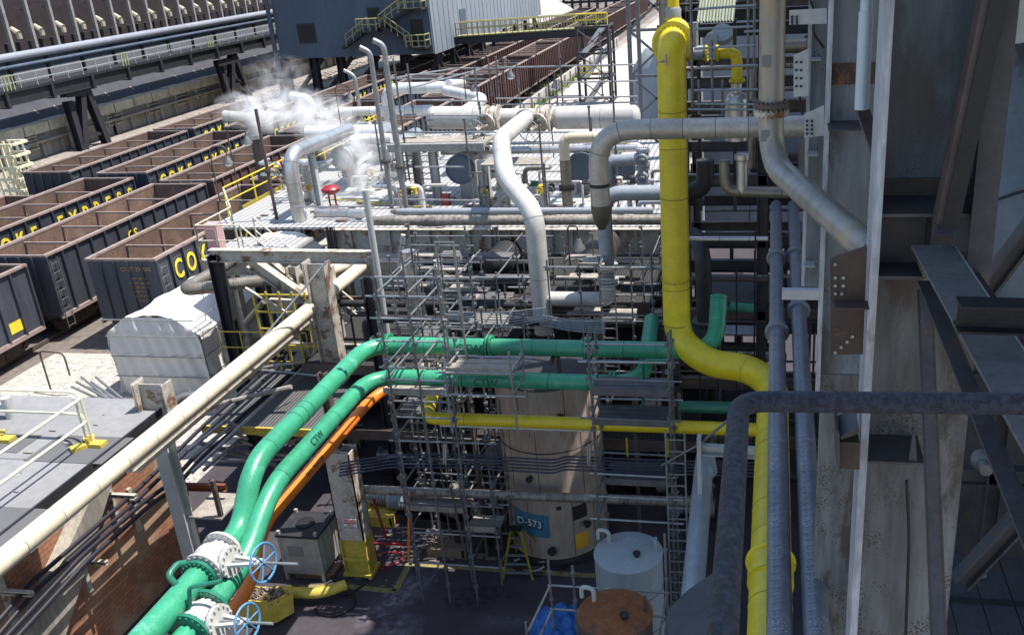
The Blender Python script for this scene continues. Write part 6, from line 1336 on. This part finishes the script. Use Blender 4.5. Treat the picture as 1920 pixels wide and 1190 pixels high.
# rusty gusset
gy = YC + .05; a = [Py(px, py, gy) for px, py in ((1558, 665), (1557, 486), (1626, 462), (1618, 664))]
m = MB(); m.prism(a, (0, .03, 0)); t.p('gusset_plate', m, CRUST)
m = MB()
for (px, py) in ((1566, 495), (1566, 520), (1566, 535), (1566, 550), (1581, 520), (1581, 535), (1578, 550), (1598, 630), (1588, 640), (1577, 650), (1566, 660)): p = Py(px, py, gy); m.cyl(p, p - Vector((0, .012, 0)), .012, n=8)
t.p('bolt', m, GALV)
m = MB(); z = Z(1590, 566, gy); m.bx(a[1].x + .03, gy - .14, z, xf0, gy - .001, z + .012); t.p('shelf_plate', m, CRUST)
t2 = T('second_column', 'pale grey plated column standing just left of the main column', 'column', (.9, 7.4, 0))
YD = 8.3; xa = Py(1543, 450, YD - .1).x
m = MB(); m.bx(xa, YD, Z(1560, 700, YD), xf1 + .4, YD + .03, 15.8); t2.p('web', m, CSTEEL); m = MB(); m.bx(xa + .03, YD + .002, 0, xf1 + .4, YD + .03, Z(1560, 702, YD)); t2.p('lower_web', m, CSTAIN)
m = MB(); m.bx(xa - .022, YD - .12, Z(1530, 740, YD), xa + .02, YD - .09, 15.8); m.bx(xa - .008, YD - .09, Z(1530, 740, YD), xa + .006, YD - .001, 15.8); t2.p('edge_flange', m, CEDGE)
for i, (py0, py1) in enumerate(((118, 158),)):
    m = MB(); z1, z0_ = Z(1600, py0, YD), Z(1600, py1, YD); m.bx(xa + .02, YD - .012, z0_, X(1652, 140, YD), YD - .002, z1); t2.p('stained_band', m, CRUST)
m = MB(); m.bx(xf1, YC + .485, Z(1750, 400, YC + .5), X(1868, 350, YC + .5), YC + .498, Z(1750, 333, YC + .5)); t.p('rust_band', m, BROKE)
z = Z(1600, 225, YD); m = MB(); m.bx(xa, YD - .4, z - .015, X(1640, 225, YD), YD - .012, z); t2.p('stiffener', m, CSOOT)
m = MB(); a, b = Py(1617, 205, 7.0), Py(1650, 300, 6.7); m.bar(a, b, .1, .02); t2.p('diagonal_strip', m, BROKE)
t3 = T('third_column', 'narrow pale grey column left of the plated pair with bolted gussets', 'column', (.6, 9, 0))
YE = 9.2; xb_ = Py(1512, 300, YE).x; 
m = MB(); m.bx(xb_, YE, Z(1505, 538, YE), xa + .1, YE + .03, 15.8); t3.p('web', m, CSTEEL)
m = MB(); m.bx(xb_ - .02, YE - .1, Z(1505, 530, YE), xb_ + .015, YE - .08, 15.8); t3.p('edge_flange', m, CEDGE)
for pts in (((1488, 105), (1516, 92), (1516, 180), (1488, 182)), ((1508, 215), (1545, 198), (1545, 255), (1508, 258)), ((1480, 20), (1550, 16), (1550, 45), (1480, 47))):
    m = MB(); m.prism([Py(px, py, 8.3) for px, py in pts], (0, .02, 0)); g_ = t3.p('gusset', m, PGREY)
    m = MB()
    for k in range(8): px = pts[0][0] + 5 + (k % 2) * 9; py = pts[0][1] + 12 + (k // 2) * (pts[2][1] - pts[0][1]) / 5; p = Py(px, py, 8.29); m.cyl(p, p - Vector((0, .01, 0)), .012, n=6)
    t3.p('bolt_row', m, DK, g_)
for py in (110, 285, 490): m = MB(); z = Z(1520, py, YE); m.bx(xb_, YE - .18, z, xa - .03, YE - .002, z + .012); t3.p('stiffener', m, PGREY)
m = MB(); a, b = Py(1468, 545, 9.5), Py(1545, 548, 9.5); m.bx(a.x, 10.4, Z(1500, 562, 10.4), b.x, 10.5, Z(1500, 545, 10.4)); t3.p('cross_plate', m, PGREY)
# white conduit
p = Py(1610, 205, 6.9); m = MB(); m.cyl((p.x + .02, 6.9, p.z), (p.x + .02, 6.9, Z(1615, 22, 6.9)), .05, n=20); m.cyl((p.x + .02, 6.9, Z(1615, 22, 6.9)), (p.x + .02, 6.9, 15.7), .042, n=20); solo('white_conduit', 'smooth white vertical tube between the two plated columns', 'tube', m, M('conduit_paint', (.45, .55, .62), .4, .05, .08, 2))
# bracket by the flange
t = T('flange_bracket', 'small rusty bracket plate jutting left from the main column edge', 'bracket', Py(1600, 850, YC))
m = MB(); m.prism([Py(px, py, YC - .1) for px, py in ((1573, 828), (1612, 830), (1612, 880), (1573, 878))], (0, .3, 0)); t.p('box_plate', m, CRUST); m = MB(); m.prism([Py(px, py, YC - .15) for px, py in ((1568, 806), (1574, 812), (1575, 870), (1570, 880))], (0, .4, 0)); m.prism([Py(px, py, YC - .11) for px, py in ((1575, 818), (1610, 800), (1612, 812), (1578, 824))], (0, .3, 0)); t.p('face_plate', m, CSOOT)
# diagonal channels on the main column
m = MB(); a, b = Py(1842, -30, YC - .05), Py(1752, 412, YC - .05); m.ch(a, b, .12, .16, (0, 1, .1), .012); solo('diagonal_channel', 'pale dusty channel slanting down across the main column web', 'brace', m, BROKE)
m = MB(); a, b = Py(1876, -30, YC - .1), Py(1778, 425, YC - .1); m.ib(a, b, .1, .12, (0, 1, .1), .012); solo('diagonal_brace', 'black brace slanting down beside the dusty channel', 'brace', m, BLK)
m = MB(); a, b = Py(1722, 542, YC + .1), Py(1748, 1230, 5.0); m.ch(a, b, .07, .14, (0, 1, .1), .012); solo('inclined_channel', 'dark upright channel right of the stained web, left of a pair', 'brace', m, CSOOT)
m = MB(); a, b = Py(1746, 545, YC + .12), Py(1775, 1230, 5.02); m.ch(b, a, .07, .14, (0, 1, .1), .012); solo('inclined_channel', 'brownish upright channel right of the stained web, right of a pair', 'brace', m, BROKE)
# diagonal girder nearer viewer
t = T('diagonal_girder', 'heavy dusty girder slanting down to the right toward the viewer', 'girder', Py(1850, 700, 4.5))
a, b = Py(1748, 462, YC), Py(2080, 1010, 3.0); DU = M('dusty_girder', (.15, .15, .155), .7, .1, .35, 3, .3, (.07, .055, .05), speck=((.4, .4, .38), 14, .07))
d, u, v = basis(b - a, (0, .35, 1)); w_ = .15
m = MB(); m.bar(a, b, .26, .02, (0, .35, 1)); t.p('top_plate', m, DU)
m = MB(); o_ = -u * .14 - v * .0; m.bar(a + o_ + Vector((0, 0, -.09)), b + o_ + Vector((0, 0, -.09)), .015, .18, (0, .35, 1)); t.p('side_plate', m, CEDGE)
m = MB(); o_ = -u * .22; m.bar(a + o_ + Vector((0, 0, -.17)), b + o_ + Vector((0, 0, -.17)), .16, .014, (0, .35, 1)); t.p('lower_plate', m, CRUST)
m = MB(); a2_, b2__ = Py(1735, 528, YC - .02), Py(1985, 1130, 3.3); m.bar(a2_, b2__, .1, .016, (0, .35, 1)); t.p('angle_leg', m, CSOOT)
# black horizontal beam
m = MB(); a, b = Py(1794, 590, 4.4), Py(2050, 598, 4.4); m.ib(a, b, .14, .14, (0, 0, 1), .012); solo('black_beam', 'black horizontal beam end in front of the diagonal girder', 'beam', m, BLK)
# beyond right: vessels, pipes, floors
m = MB(); c = Py(1930, 400, 11); m.tube([c + Vector((-.2, .8, 1.2)), c + Vector((.1, 0, -.3)), c + Vector((1.2, -1.2, -3.4))], .62, .9, 32); solo('large_grey_duct', 'large pale blue grey duct bending down at the right edge', 'duct', m, M('blue_duct', (.13, .17, .205), .45, .1, .25, 1.5))
m = MB(); c = Py(1925, 350, 10.4); m.torus(Py(1930, 400, 11) + Vector((0, .1, .1)), (-.25, .6, 1), .66, .018, 40, 8); solo('duct_hoop', 'black hoop strapped round the large grey duct', 'hoop', m, BLK)
pipe('stained_duct', 'stained grey duct crossing behind the main column at the right edge', [Py(1860, 235, 12), Py(2000, 250, 12)], .4, CSTAIN)
pipe('stained_duct', 'slanting stained grey duct above the crossing duct at the right edge', [Py(1850, 90, 12.5), Py(2000, 200, 12)], .32, CSTEEL)
for k, (px, py, pxb, pyb, y, w_, lab) in enumerate(((1835, 560, 1940, 420, 8, .1, 'black brace rising to the right edge beside the grey duct'), (1800, 1090, 1960, 920, 9, .12, 'dark brace over the plated floor at the lower right'))): m = MB(); m.ib(Py(px, py, y), Py(pxb, pyb, y), w_ * 1.6, w_ * 1.6); solo('brace', lab, 'brace', m, CSOOT)
m = MB(); m.tube([Py(1875, 590, 9.5), Py(1930, 690, 9.0)], .2, None, 24); solo('short_grey_pipe', 'short banded grey pipe below the black beam at the right edge', 'pipe', m, BGREY)
t = T('lower_platform', 'dark plated platform floor at the lower right edge', 'platform', Pz(1880, 1050, 6))
pz_ = 5.5; a = Pz(1790, 1190, pz_); b = Pz(1960, 900, pz_); m = MB()
for k in range(9): x = a.x - .4 + k * .46; m.bx(x, 4, pz_ - .05, x + .44, 13.2, pz_)
t.p('floor_plates', m, CSOOT)
m = MB()
for y in (6.2, 8.1, 10.2, 12): m.bx(a.x - .5, y, pz_ + .002, a.x + 4, y + .07, pz_ + .05)
t.p('batten', m, DK)
m = MB(); p = Py(1842, 862, 9.5); m.sphere(p, .13, (1, .8, 1), 18, 12); m.cyl(p + Vector((0, -.1, 0)), p + Vector((0, -.22, .0)), .07, n=12); solo('bulkhead_lamp', 'small rounded pale lamp housing behind the diagonal girder', 'lamp', m, TUBE)
m = MB(); p = Pz(1830, 1078, pz_ + .05); m.bx(p.x - .14, p.y - .06, pz_ + .05, p.x + .14, p.y + .06, pz_ + .12); solo('floor_lug', 'tiny pale lug lying on the dark plated floor', 'lug', m, GALV)
for k in range(7):
    px = 1885 + k * 9; m = MB(); m.tube([Py(1870, 20 + k * 32, 13 + k * .2), Py(1960, 24 + k * 40, 13 + k * .2)], .05 + .02 * (k % 3), None, 10); solo('rear_pipe', 'grey pipe among the jumble at the top right edge', 'pipe', m, rg.choice([TUBE, BGREY, DK]), 'pipes at the top right edge')
m = MB(); m.tube([Py(1905, -30, 12), Py(1903, 80, 12)], .12, None, 14); solo('white_riser', 'short white upright pipe at the top right edge', 'pipe', m, PGREY)
t = T('right_back_frame', 'dark steel frame filling the gap right of the main column', 'frame', (5, 14, 0))
for (x, y) in ((3.6, 14), (5.6, 14), (7.6, 13), (4.4, 11.5), (3.1, 17)): m = MB(); m.ib((x, y, 0), (x, y, 15), .25, .25); t.p('column', m, CSOOT)
for z in (2, 4, 6.5, 8.5, 10.5, 12.5): m = MB(); m.ib((1.9, 14, z), (9, 14, z), .2, .3, (0, 0, 1)); t.p('beam', m, rg.choice([CSOOT, BROKE, DK]))
m = MB(); m.bx(1.7, 17.5, 0, 12, 17.7, 15); t.p('rear_cladding', m, CSOOT)
# ================================================================== NEAR HANDRAIL
zh = 14.04; rr0 = .0235
A = Pz(1386, 752, zh); m = MB(); L0 = Pz(1352, 1240, zh)
m.tube([L0 - (A - L0) * .9, A + Vector((-.0, .0, 0)), Pz(2100, 758, zh)], rr0, .06, 28); solo('near_handrail', 'thick looking pitted dark blue handrail corner close to the viewer', 'handrail', m, HRAIL)
m = MB(); m.prism([Pz(px, py, 13.3) for px, py in ((1250, 1235), (1254, 1140), (1290, 1105), (1338, 1072), (1336, 1235))], (0, 0, -.01)); solo('near_gusset', 'dark gusset plate at the bottom edge left of the handrail', 'plate', m, CSOOT)
# ================================================================== STEAM
def steam(name_, c, s, dens, seed):
    m = MB(); m.sphere(c, 1, s, 20, 12); o = mk('steam', m, steam_mat(dens, seed, c, s)); o['kind'] = 'stuff'; return o
def steam_mat(dens, seed, c, s):
    m = bpy.data.materials.new('steam_vapour'); m.use_nodes = True; n = m.node_tree.nodes; L = m.node_tree.links; n.remove(n['Principled BSDF'])
    v = n.new('ShaderNodeVolumePrincipled'); v.inputs['Color'].default_value = (1, 1, 1, 1); v.inputs['Anisotropy'].default_value = .35; L.new(v.outputs[0], n['Material Output'].inputs['Volume'])
    tc = n.new('ShaderNodeTexCoord'); mp = n.new('ShaderNodeMapping'); mp.inputs['Location'].default_value = (-c[0], -c[1], -c[2]); L.new(tc.outputs['Object'], mp.inputs[0])
    mp2 = n.new('ShaderNodeMapping'); mp2.inputs['Scale'].default_value = (1 / s[0], 1 / s[1], 1 / s[2]); L.new(mp.outputs[0], mp2.inputs[0])
    ln = n.new('ShaderNodeVectorMath'); ln.operation = 'LENGTH'; L.new(mp2.outputs[0], ln.inputs[0])
    f = n.new('ShaderNodeMapRange'); f.inputs[1].default_value = .25; f.inputs[2].default_value = 1; f.inputs[3].default_value = 1; f.inputs[4].default_value = 0; L.new(ln.outputs['Value'], f.inputs[0])
    nz = n.new('ShaderNodeTexNoise'); nz.inputs['Scale'].default_value = .9; nz.inputs['Detail'].default_value = 9; nz.inputs['Roughness'].default_value = .68; nz.inputs['Distortion'].default_value = 1.6; L.new(mp.outputs[0], nz.inputs[0])
    r = n.new('ShaderNodeMapRange'); r.inputs[1].default_value = .46; r.inputs[2].default_value = .85; L.new(nz.outputs[0], r.inputs[0])
    a = n.new('ShaderNodeMath'); a.operation = 'MULTIPLY'; L.new(f.outputs[0], a.inputs[0]); L.new(r.outputs[0], a.inputs[1]); b = n.new('ShaderNodeMath'); b.operation = 'MULTIPLY'; L.new(a.outputs[0], b.inputs[0]); b.inputs[1].default_value = dens; L.new(b.outputs[0], v.inputs['Density'])
    return m
steam('s', Py(505, 204, 40), (2.9, 1.3, 1.2), 8, 1); steam('s', Py(600, 222, 43), (1.9, 1.2, 1.5), 10, 2); steam('s', Py(674, 300, 34.2), (1.0, .7, 2.0), 9, 3); steam('s', Py(640, 262, 36), (1.6, 1, .9), 6, 5); steam('s', Py(520, 145, 60), (2.6, 1.5, 1.9), 1.5, 4)
for o in sc.objects:
    if o.type == 'MESH' and not o.data.polygons: print('EMPTY', o.name)
# weld rings, nozzles and supports on the big painted pipes
def weld(t, c, ax, r, mat, name='weld_seam'):
    m = MB(); m.torus(c, ax, r, .009, 32, 6); t.p(name, m, mat)
class Ex(T):
    def __init__(s, o): s.o = o; s.loc = o.location.copy()
def find(lbl): return Ex([o for o in sc.objects if o.get('label') == lbl][0])
tg = find('green pipe with the big valve: upper of the two green pipes crossing the scaffolds'); WG = M('weld_green', (.02, .16, .1), .6, 0, .4, 8)
for px in (700, 800, 1000, 1170, 1290): weld(tg, (X(px, 650, yg1), yg1, zg1), (1, 0, 0), rg_, WG)
for py in (700, 760, 830): weld(tg, (xg1, xp(560, py, xg1).y, zg1), (0, 1, 0), rg_, WG)
tg = find('green pipe lying below and right of the big valve pipe: lower green one')
for px in (800, 870, 1030, 1120): weld(tg, (X(px, 712, yg2), yg2, zg2), (1, 0, 0), rg_ * .95, WG)
ty = find('big yellow gas main dropping vertically then bending toward the viewer'); WY = M('weld_yellow', (.42, .3, .02), .6, 0, .4, 8)
for py in (210, 372, 520, 600): weld(ty, (xq + .01, yy - .45 if py > 500 else yy - .2, up((xq, yy - .3), py)), (0, 0, 1), ry * 1.0, WY)
for py in (850, 960, 1140): weld(ty, (xm_, Pz(1450, py, zmain).y, zmain), (0, 1, 0), ry, WY)
tt = find('tall stained steel tank with a blue panel reading D-573')
for k, a in enumerate((-.95, -.35, .55, 1.05)): 
    for z0_, z1_ in ((.2, 1.9), (1.95, 3.9), (3.95, 4.98)):
        a_ = a + (.3 if z0_ > 1 and z0_ < 3 else 0); q = Vector((tc_.x + (RT + .001) * math.sin(a_), tc_.y - (RT + .001) * math.cos(a_), z0_)); m = MB(); m.cyl(q, q + Vector((0, 0, z1_ - z0_)), .008, n=6); tt.p('plate_seam', m, BROKE)
for a, z, r in ((-.75, .6, .09), (.1, .5, .07), (.8, 1.1, .06), (-.2, 2.6, .05), (.45, 4.3, .07)): d = Vector((math.sin(a), -math.cos(a), 0)); q = tc_ + d * RT + Vector((0, 0, z)); m = MB(); m.cyl(q, q + d * .14, r, n=14); m.flange(q + d * .14, d, r * 1.7, .03, 8, .01); tt.p('nozzle', m, DK)
for lb in ('light grey round tank with a bolted lid beside the tall stained tank', 'rusty orange topped round tank at the bottom edge inside the railing'):
    e_ = find(lb); sh = [c for c in e_.o.children if c.name.startswith('shell')][0]; R_ = max(v.co.x for v in sh.data.vertices); h_ = max(v.co.z for v in sh.data.vertices); c = e_.loc
    for zf_ in (.35, .7): m = MB(); m.torus((c.x, c.y, h_ * zf_), (0, 0, 1), R_ + .002, .009, 48, 6); e_.p('weld_seam', m, DK)
    m = MB(); m.bx(c.x - .12, c.y - R_ - .012, h_ - .55, c.x + .08, c.y - R_ + .01, h_ - .42); e_.p('nameplate', m, WHITE)
    m = MB(); q = Vector((c.x + R_ * .3, c.y - R_ * .3, h_ + .04)); m.cyl(q, q + Vector((0, 0, .14)), .05, n=12); m.flange(q + Vector((0, 0, .14)), (0, 0, 1), .085, .025, 6, .008); e_.p('nozzle', m, DK)
# pipe hangers under the green pipes
for i, px in enumerate((860, 1040, 1180)):
    x = X(px, 700, yg1); m = MB(); m.bar((x, yg1 - .3, zg1 - rg_ - .05), (x, yg1 + .5, zg1 - rg_ - .05), .08); m.bar((x, yg1 + .45, zg1 - rg_ - .05), (x, yg1 + .45, 0), .08); solo('pipe_prop', ['thin prop under the upper green pipe, left of the tank', 'thin prop under the upper green pipe, above the tank', 'thin prop under the upper green pipe, inside the right tower'][i], 'prop', m, BROKE)
# debris and flashing on the felt roof
rg = random.Random(8); m = MB()
for k in range(70): x = rg.uniform(-26, -15.6); y = rg.uniform(11, 19); s_ = rg.uniform(.015, .06); m.bx(x, y, zr_ + .014, x + s_ * rg.uniform(1, 5), y + s_, zr_ + .02 + s_ * .3)
struct('roof_litter', m, PLANK, 'stuff')
# coke residue heaped in some cars
for i, (xc_, y_, lab) in enumerate(((X3, 49.5, 'small heap of coke left in the third row railcar lettered COKE EXPRESS'), (X4, 52, 'small heap of coke left in the outer row railcar'), (X1, 86, 'heap of coke in a brown ribbed railcar past the deck'), (X2, 36, 'thin heap of coke left in the railcar marked CS 29'), (X2, 90, 'heap of coke in a far second row railcar'))):
    m = MB(); rr_ = random.Random(i)
    for k in range(420): a = rr_.uniform(0, 6.28); q_ = rr_.random() ** .6; x = xc_ - .6 + .75 * q_ * math.cos(a); y = y_ + 2.6 * q_ * math.sin(a); m.sphere((x, y, 1.46 + .35 * (1 - q_)), rr_.uniform(.04, .11), (1, 1, .8), 5, 3)
    solo('coke_heap', lab, 'coke heap', m, M('coke_lumps', (.05, .048, .05), .7, 0, .4, 6))
# ================================================================== DECK MANIFOLDS AND CLUTTER
def manifold(label, cx, cy, cz, w_, h, seed, mats, wheels=3):
    rg = random.Random(seed); t = T('pipe_manifold', label, 'manifold', (cx, cy, cz))
    for k in range(7):
        x = cx + rg.uniform(-w_, w_); y = cy + rg.uniform(-.7, .7); r = rg.choice([.04, .06, .09]); z = cz + rg.uniform(.3, h)
        pts = [(x, y, cz), (x, y, z), (x + rg.choice([-1, 1]) * rg.uniform(.4, 1.1), y, z)]
        if rg.random() < .5: pts.append((pts[-1][0], y + rg.uniform(.3, .9), z))
        m = MB(); m.tube(pts, r, None, 10); t.p('pipe', m, rg.choice(mats))
    for k in range(wheels):
        x = cx + rg.uniform(-w_, w_); y = cy - .5 + rg.uniform(-.3, .3); z = cz + rg.uniform(.5, h)
        m = MB(); m.lathe((x, y, z - .15), [(.05, 0), (.12, .04), (.1, .12), (.12, .26), (.05, .3)], n=14); m.cyl((x, y, z), (x, y - .3, z), .02, n=6); v_ = t.p('valve', m, rg.choice([DK, WHITE, BGREY, YDULL]))
        m = MB(); m.torus((x, y - .3, z), (0, 1, .2), .13, .015, 18, 6); m.bar((x - .13, y - .3, z), (x + .13, y - .3, z), .015); t.p('handwheel', m, rg.choice([BLK, RED, GALV, YEL]), v_)
WM = [WSEAM, CLAD, WHITE, PGREY, CLAD, TAN, BGREY]
for i, (px, py, w_, h, lab) in enumerate(((585, 372, .8, 1.6, 'crowded white pipe manifold at the foot of the silver bend pipe'), (548, 352, .7, 1.3, 'small pipe manifold beside the yellow edge rail'), (690, 345, .9, .8, 'low pipe manifold below the silver exchanger'), (700, 285, .9, 1.5, 'white pipe manifold behind the close pair of vents'), (945, 385, .8, 1.3, 'pipe manifold left of the big white pipe on the deck'), (1045, 390, .9, 1.2, 'pipe manifold around the tarnished riser'), (1185, 392, .8, 1.9, 'dark pipe manifold below the block valves near the yellow main'), (830, 300, 1.2, 1.2, 'pipe manifold behind the dark round cover'), (1160, 300, 1.0, 1.4, 'pipe manifold under the right white drum'), (770, 390, .7, 1.0, 'pipe manifold between the vents and the grey post'), (640, 250, 1.4, 1.6, 'tangled white pipes at the steam beside the fat header'))):
    q = dk(px, py); manifold(lab, q.x, q.y, ZD, w_, h, 50 + i, WM if i != 6 else [DK, BGREY, TUBE, TAN])
rg = random.Random(12)
m = MB()
for k in range(90):
    x = rg.uniform(-19, -4.5); y = rg.uniform(29.8, 35); s_ = rg.uniform(.04, .2); m.bx(x, y, ZD + .013, x + s_ * rg.uniform(.6, 3), y + s_, ZD + .02 + s_ * .3)
struct('deck_litter', m, SCRAP, 'stuff')
for k in range(9):
    x = rg.uniform(-18.5, -5); y = rg.uniform(30, 34.5); m = MB(); pts = [Vector((x, y, ZD + .06))]
    for j in range(5): pts.append(pts[-1] + Vector((rg.uniform(-.2, .9), rg.uniform(-.5, .5), 0)))
    m.tube(pts, .03, .3, 8); solo('deck_hose', 'hose snaking over the deck grating between the pipe supports', 'hose', m, rg.choice([BLK, RED, PGREY, YDULL]), 'hoses lying on the process deck')
for k in range(7):
    a, b = Py(838, 583 + k * 2, 20.6), Py(1025, 576 + k * 4, 20.6); c = a.lerp(b, .5) - Vector((0, 0, .12 + .03 * k)); m = MB(); m.tube([a, c, b], .013, 1.5, 6); solo('slack_wire', 'slack pale wire strung over the upper green pipe left of the white pipe', 'wire', m, GALV, 'slack wires left of the white pipe')
for k in range(7):
    a, b = Py(1012, 590 + k * 3, 20.8), Py(1135, 600 + k * 4, 20.2); m = MB(); m.tube([a, a.lerp(b, .5) - Vector((0, 0, .08)), b], .013, 1.5, 6); solo('slack_wire', 'slack pale wire fanning out right of the big white pipe above the green pipe', 'wire', m, GALV, 'slack wires right of the white pipe')
rgz = random.Random(44)
t = T('clutter_pipework', 'tangle of small lit pipes and conduits just below the deck girder', 'pipework', (-9, 28.8, 3))
for k in range(46):
    y = rgz.uniform(27.9, 29.3); x = rgz.uniform(-15, -4); z = rgz.uniform(2.6, 5.0); L_ = rgz.uniform(.4, 2.2); m = MB(); r = rgz.choice([.02, .03, .045, .07])
    pts = [(x, y, z), (x + L_, y, z)]
    if k % 2: pts = [(x, y, z + rgz.uniform(.3, 1))] + pts
    if k % 3: pts = pts + [(x + L_, y + .1, z - rgz.uniform(.3, 1.5))]
    m.tube(pts, r, None, 8); t.p('pipe', m, rgz.choice([GALV, TUBE, BROKE, DK, PGREY, CLAD, DIRTY, DK]))
# dust spill on the plant floor
def spill(name, px, py, rx, ry, rot, col):
    c = Pz(px, py, 0); m = MB(); n = 40; rr_ = random.Random(px); vs = [(c.x, c.y, .0045)]
    for i in range(n): a = 2 * math.pi * i / n; k = 1 + .25 * math.sin(a * 3 + px) + rr_.uniform(-.12, .12); u_, v_ = rx * k * math.cos(a), ry * k * math.sin(a); vs.append((c.x + u_ * math.cos(rot) - v_ * math.sin(rot), c.y + u_ * math.sin(rot) + v_ * math.cos(rot), .0045))
    m.add(vs, [(0, i + 1, (i + 1) % n + 1) for i in range(n)]); o = struct(name, m, None or spm(col, c, rx, ry, rot)); return o
def spm(col, c, rx, ry, rot):
    m = bpy.data.materials.new('dust_spill'); m.use_nodes = True; n = m.node_tree.nodes; L = m.node_tree.links; b = n['Principled BSDF']; b.inputs['Base Color'].default_value = (*col, 1); b.inputs['Roughness'].default_value = .95
    tc = n.new('ShaderNodeTexCoord'); mp = n.new('ShaderNodeMapping'); mp.vector_type = 'TEXTURE'; mp.inputs['Location'].default_value = (c.x, c.y, 0); mp.inputs['Rotation'].default_value = (0, 0, rot); mp.inputs['Scale'].default_value = (rx, ry, 1); L.new(tc.outputs['Object'], mp.inputs[0])
    l = n.new('ShaderNodeVectorMath'); l.operation = 'LENGTH'; L.new(mp.outputs[0], l.inputs[0]); f = n.new('ShaderNodeMapRange'); f.inputs[1].default_value = .1; f.inputs[2].default_value = 1; f.inputs[3].default_value = .75; f.inputs[4].default_value = 0; L.new(l.outputs['Value'], f.inputs[0])
    nz = n.new('ShaderNodeTexNoise'); nz.inputs['Scale'].default_value = 5; nz.inputs['Detail'].default_value = 8; L.new(tc.outputs['Object'], nz.inputs[0]); r = n.new('ShaderNodeMapRange'); r.inputs[1].default_value = .35; r.inputs[2].default_value = .7; L.new(nz.outputs[0], r.inputs[0])
    a = n.new('ShaderNodeMath'); a.operation = 'MULTIPLY'; L.new(f.outputs[0], a.inputs[0]); L.new(r.outputs[0], a.inputs[1]); L.new(a.outputs[0], b.inputs['Alpha']); return m
spill('dust_patch', 760, 1110, 1.7, .55, 1.1, (.34, .3, .36)); spill('dust_patch', 740, 1180, .9, .7, .4, (.3, .27, .33)); spill('oil_stain', 900, 1120, 1.2, .7, .3, (.015, .015, .018)); spill('oil_stain', 820, 1020, 1.0, .5, .0, (.012, .01, .012)); spill('pale_stain', 960, 1165, 1.4, .4, .1, (.16, .14, .17))
# ================================================================== YARD FLOOR CLUTTER
rg = random.Random(31)
for i, (px, py, mt, lab, n) in enumerate(((720, 1060, RED, 'red hose coiled loosely on the dark floor below the red trestle', 9), (690, 1085, BLK, 'black hose hanging and coiling at the foot of the sign column', 9), (1060, 1065, BLK, 'thick black hose lying around the base of the stained tank', 7), (590, 1140, BLK, 'black hose trailing across the floor right of the scrap skip', 7), (980, 1070, PGREY, 'pale hose on the floor behind the yellow step ladder', 6))):
    q = Pz(px, py, .035); pts = [q]; a = rg.uniform(0, 6)
    for k in range(n): a += rg.uniform(.3, 1.1); pts.append(pts[-1] + Vector((math.cos(a), math.sin(a) * .7, 0)) * rg.uniform(.25, .5))
    m = MB(); m.tube(pts, .028 if i != 2 else .06, .2, 8); solo('floor_hose', lab, 'hose', m, mt)
for i, (px, py, sx, sy, sz, mt, lab) in enumerate(((845, 1030, .5, .35, .25, WOOD, 'small wooden crate on the floor left of the stained tank'), (715, 975, .45, .3, .3, YDULL, 'small worn yellow box in the shade behind the red trestle'), (655, 1000, .0, 0, 0, None, ''), (600, 1070, .5, .3, .12, WOOD, 'flat wooden pallet piece beside the steel tote box'), (890, 1020, .4, .3, .5, DK, 'dark drum shaped bin in the shade left of the step ladder'))):
    if not mt: continue
    q = Pz(px, py, 0); t = T('crate', lab, 'crate', q)
    for k in range(4): m = MB(); m.bx(q.x - sx, q.y - sy + k * sy * .5, .03, q.x + sx, q.y - sy + k * sy * .5 + sy * .42, sz); t.p('slat', m, mt)
    m = MB(); m.bx(q.x - sx - .02, q.y - sy - .02, 0, q.x - sx + .06, q.y + sy, sz + .02); m.bx(q.x - sx + .06, q.y - sy - .02, 0, q.x + sx + .02, q.y - sy - .001, .03); m.bx(q.x + sx - .06, q.y - sy, 0.031, q.x + sx + .02, q.y + sy, sz + .02); t.p('frame', m, mt)
for i, pts in enumerate((((1512, -20), (1530, 30), (1522, 60), (1545, 90)), ((1500, 100), (1496, 160), (1505, 215)), ((1700, 900), (1705, 1000), (1698, 1200)), ((1655, 60), (1652, 250), (1650, 395)))):
    y_ = [8.9, 8.5, 6.4, 6.4][i]; m = MB(); m.tube([Py(px, py, y_) for px, py in pts], .012, .15, 8); solo('column_cable', ['black cable drooping over the top of the narrow grey column', 'thin black cable beside the bolted gusset of the narrow column', 'thin dark cable running down the stained lower web', 'thin dark cable running down behind the bright flange edge'][i], 'cable', m, BLK)
# sun lit planks and beams seen through the right scaffold gap
for k in range(14):
    p = Py(rg.uniform(1040, 1220), rg.uniform(470, 610), rg.uniform(23.5, 27)); m = MB(); L_ = rg.uniform(.6, 1.7); m.bx(p.x, p.y, p.z, p.x + L_, p.y + rg.uniform(.1, .5), p.z + .05); solo('loose_plank', 'loose pale plank resting on the tubes under the deck right of the big white pipe', 'plank', m, PLANK, 'loose planks right of the big white pipe')
for k in range(16):
    p = Py(rg.uniform(745, 925), rg.uniform(475, 630), rg.uniform(24.5, 26.5)); m = MB(); L_ = rg.uniform(.6, 1.9); m.bx(p.x, p.y, p.z, p.x + L_, p.y + rg.uniform(.1, .45), p.z + .05); solo('loose_plank', 'loose weathered plank resting on the tubes left of the big white pipe', 'plank', m, PLANK if k % 3 else DPLANK, 'loose planks left of the big white pipe')
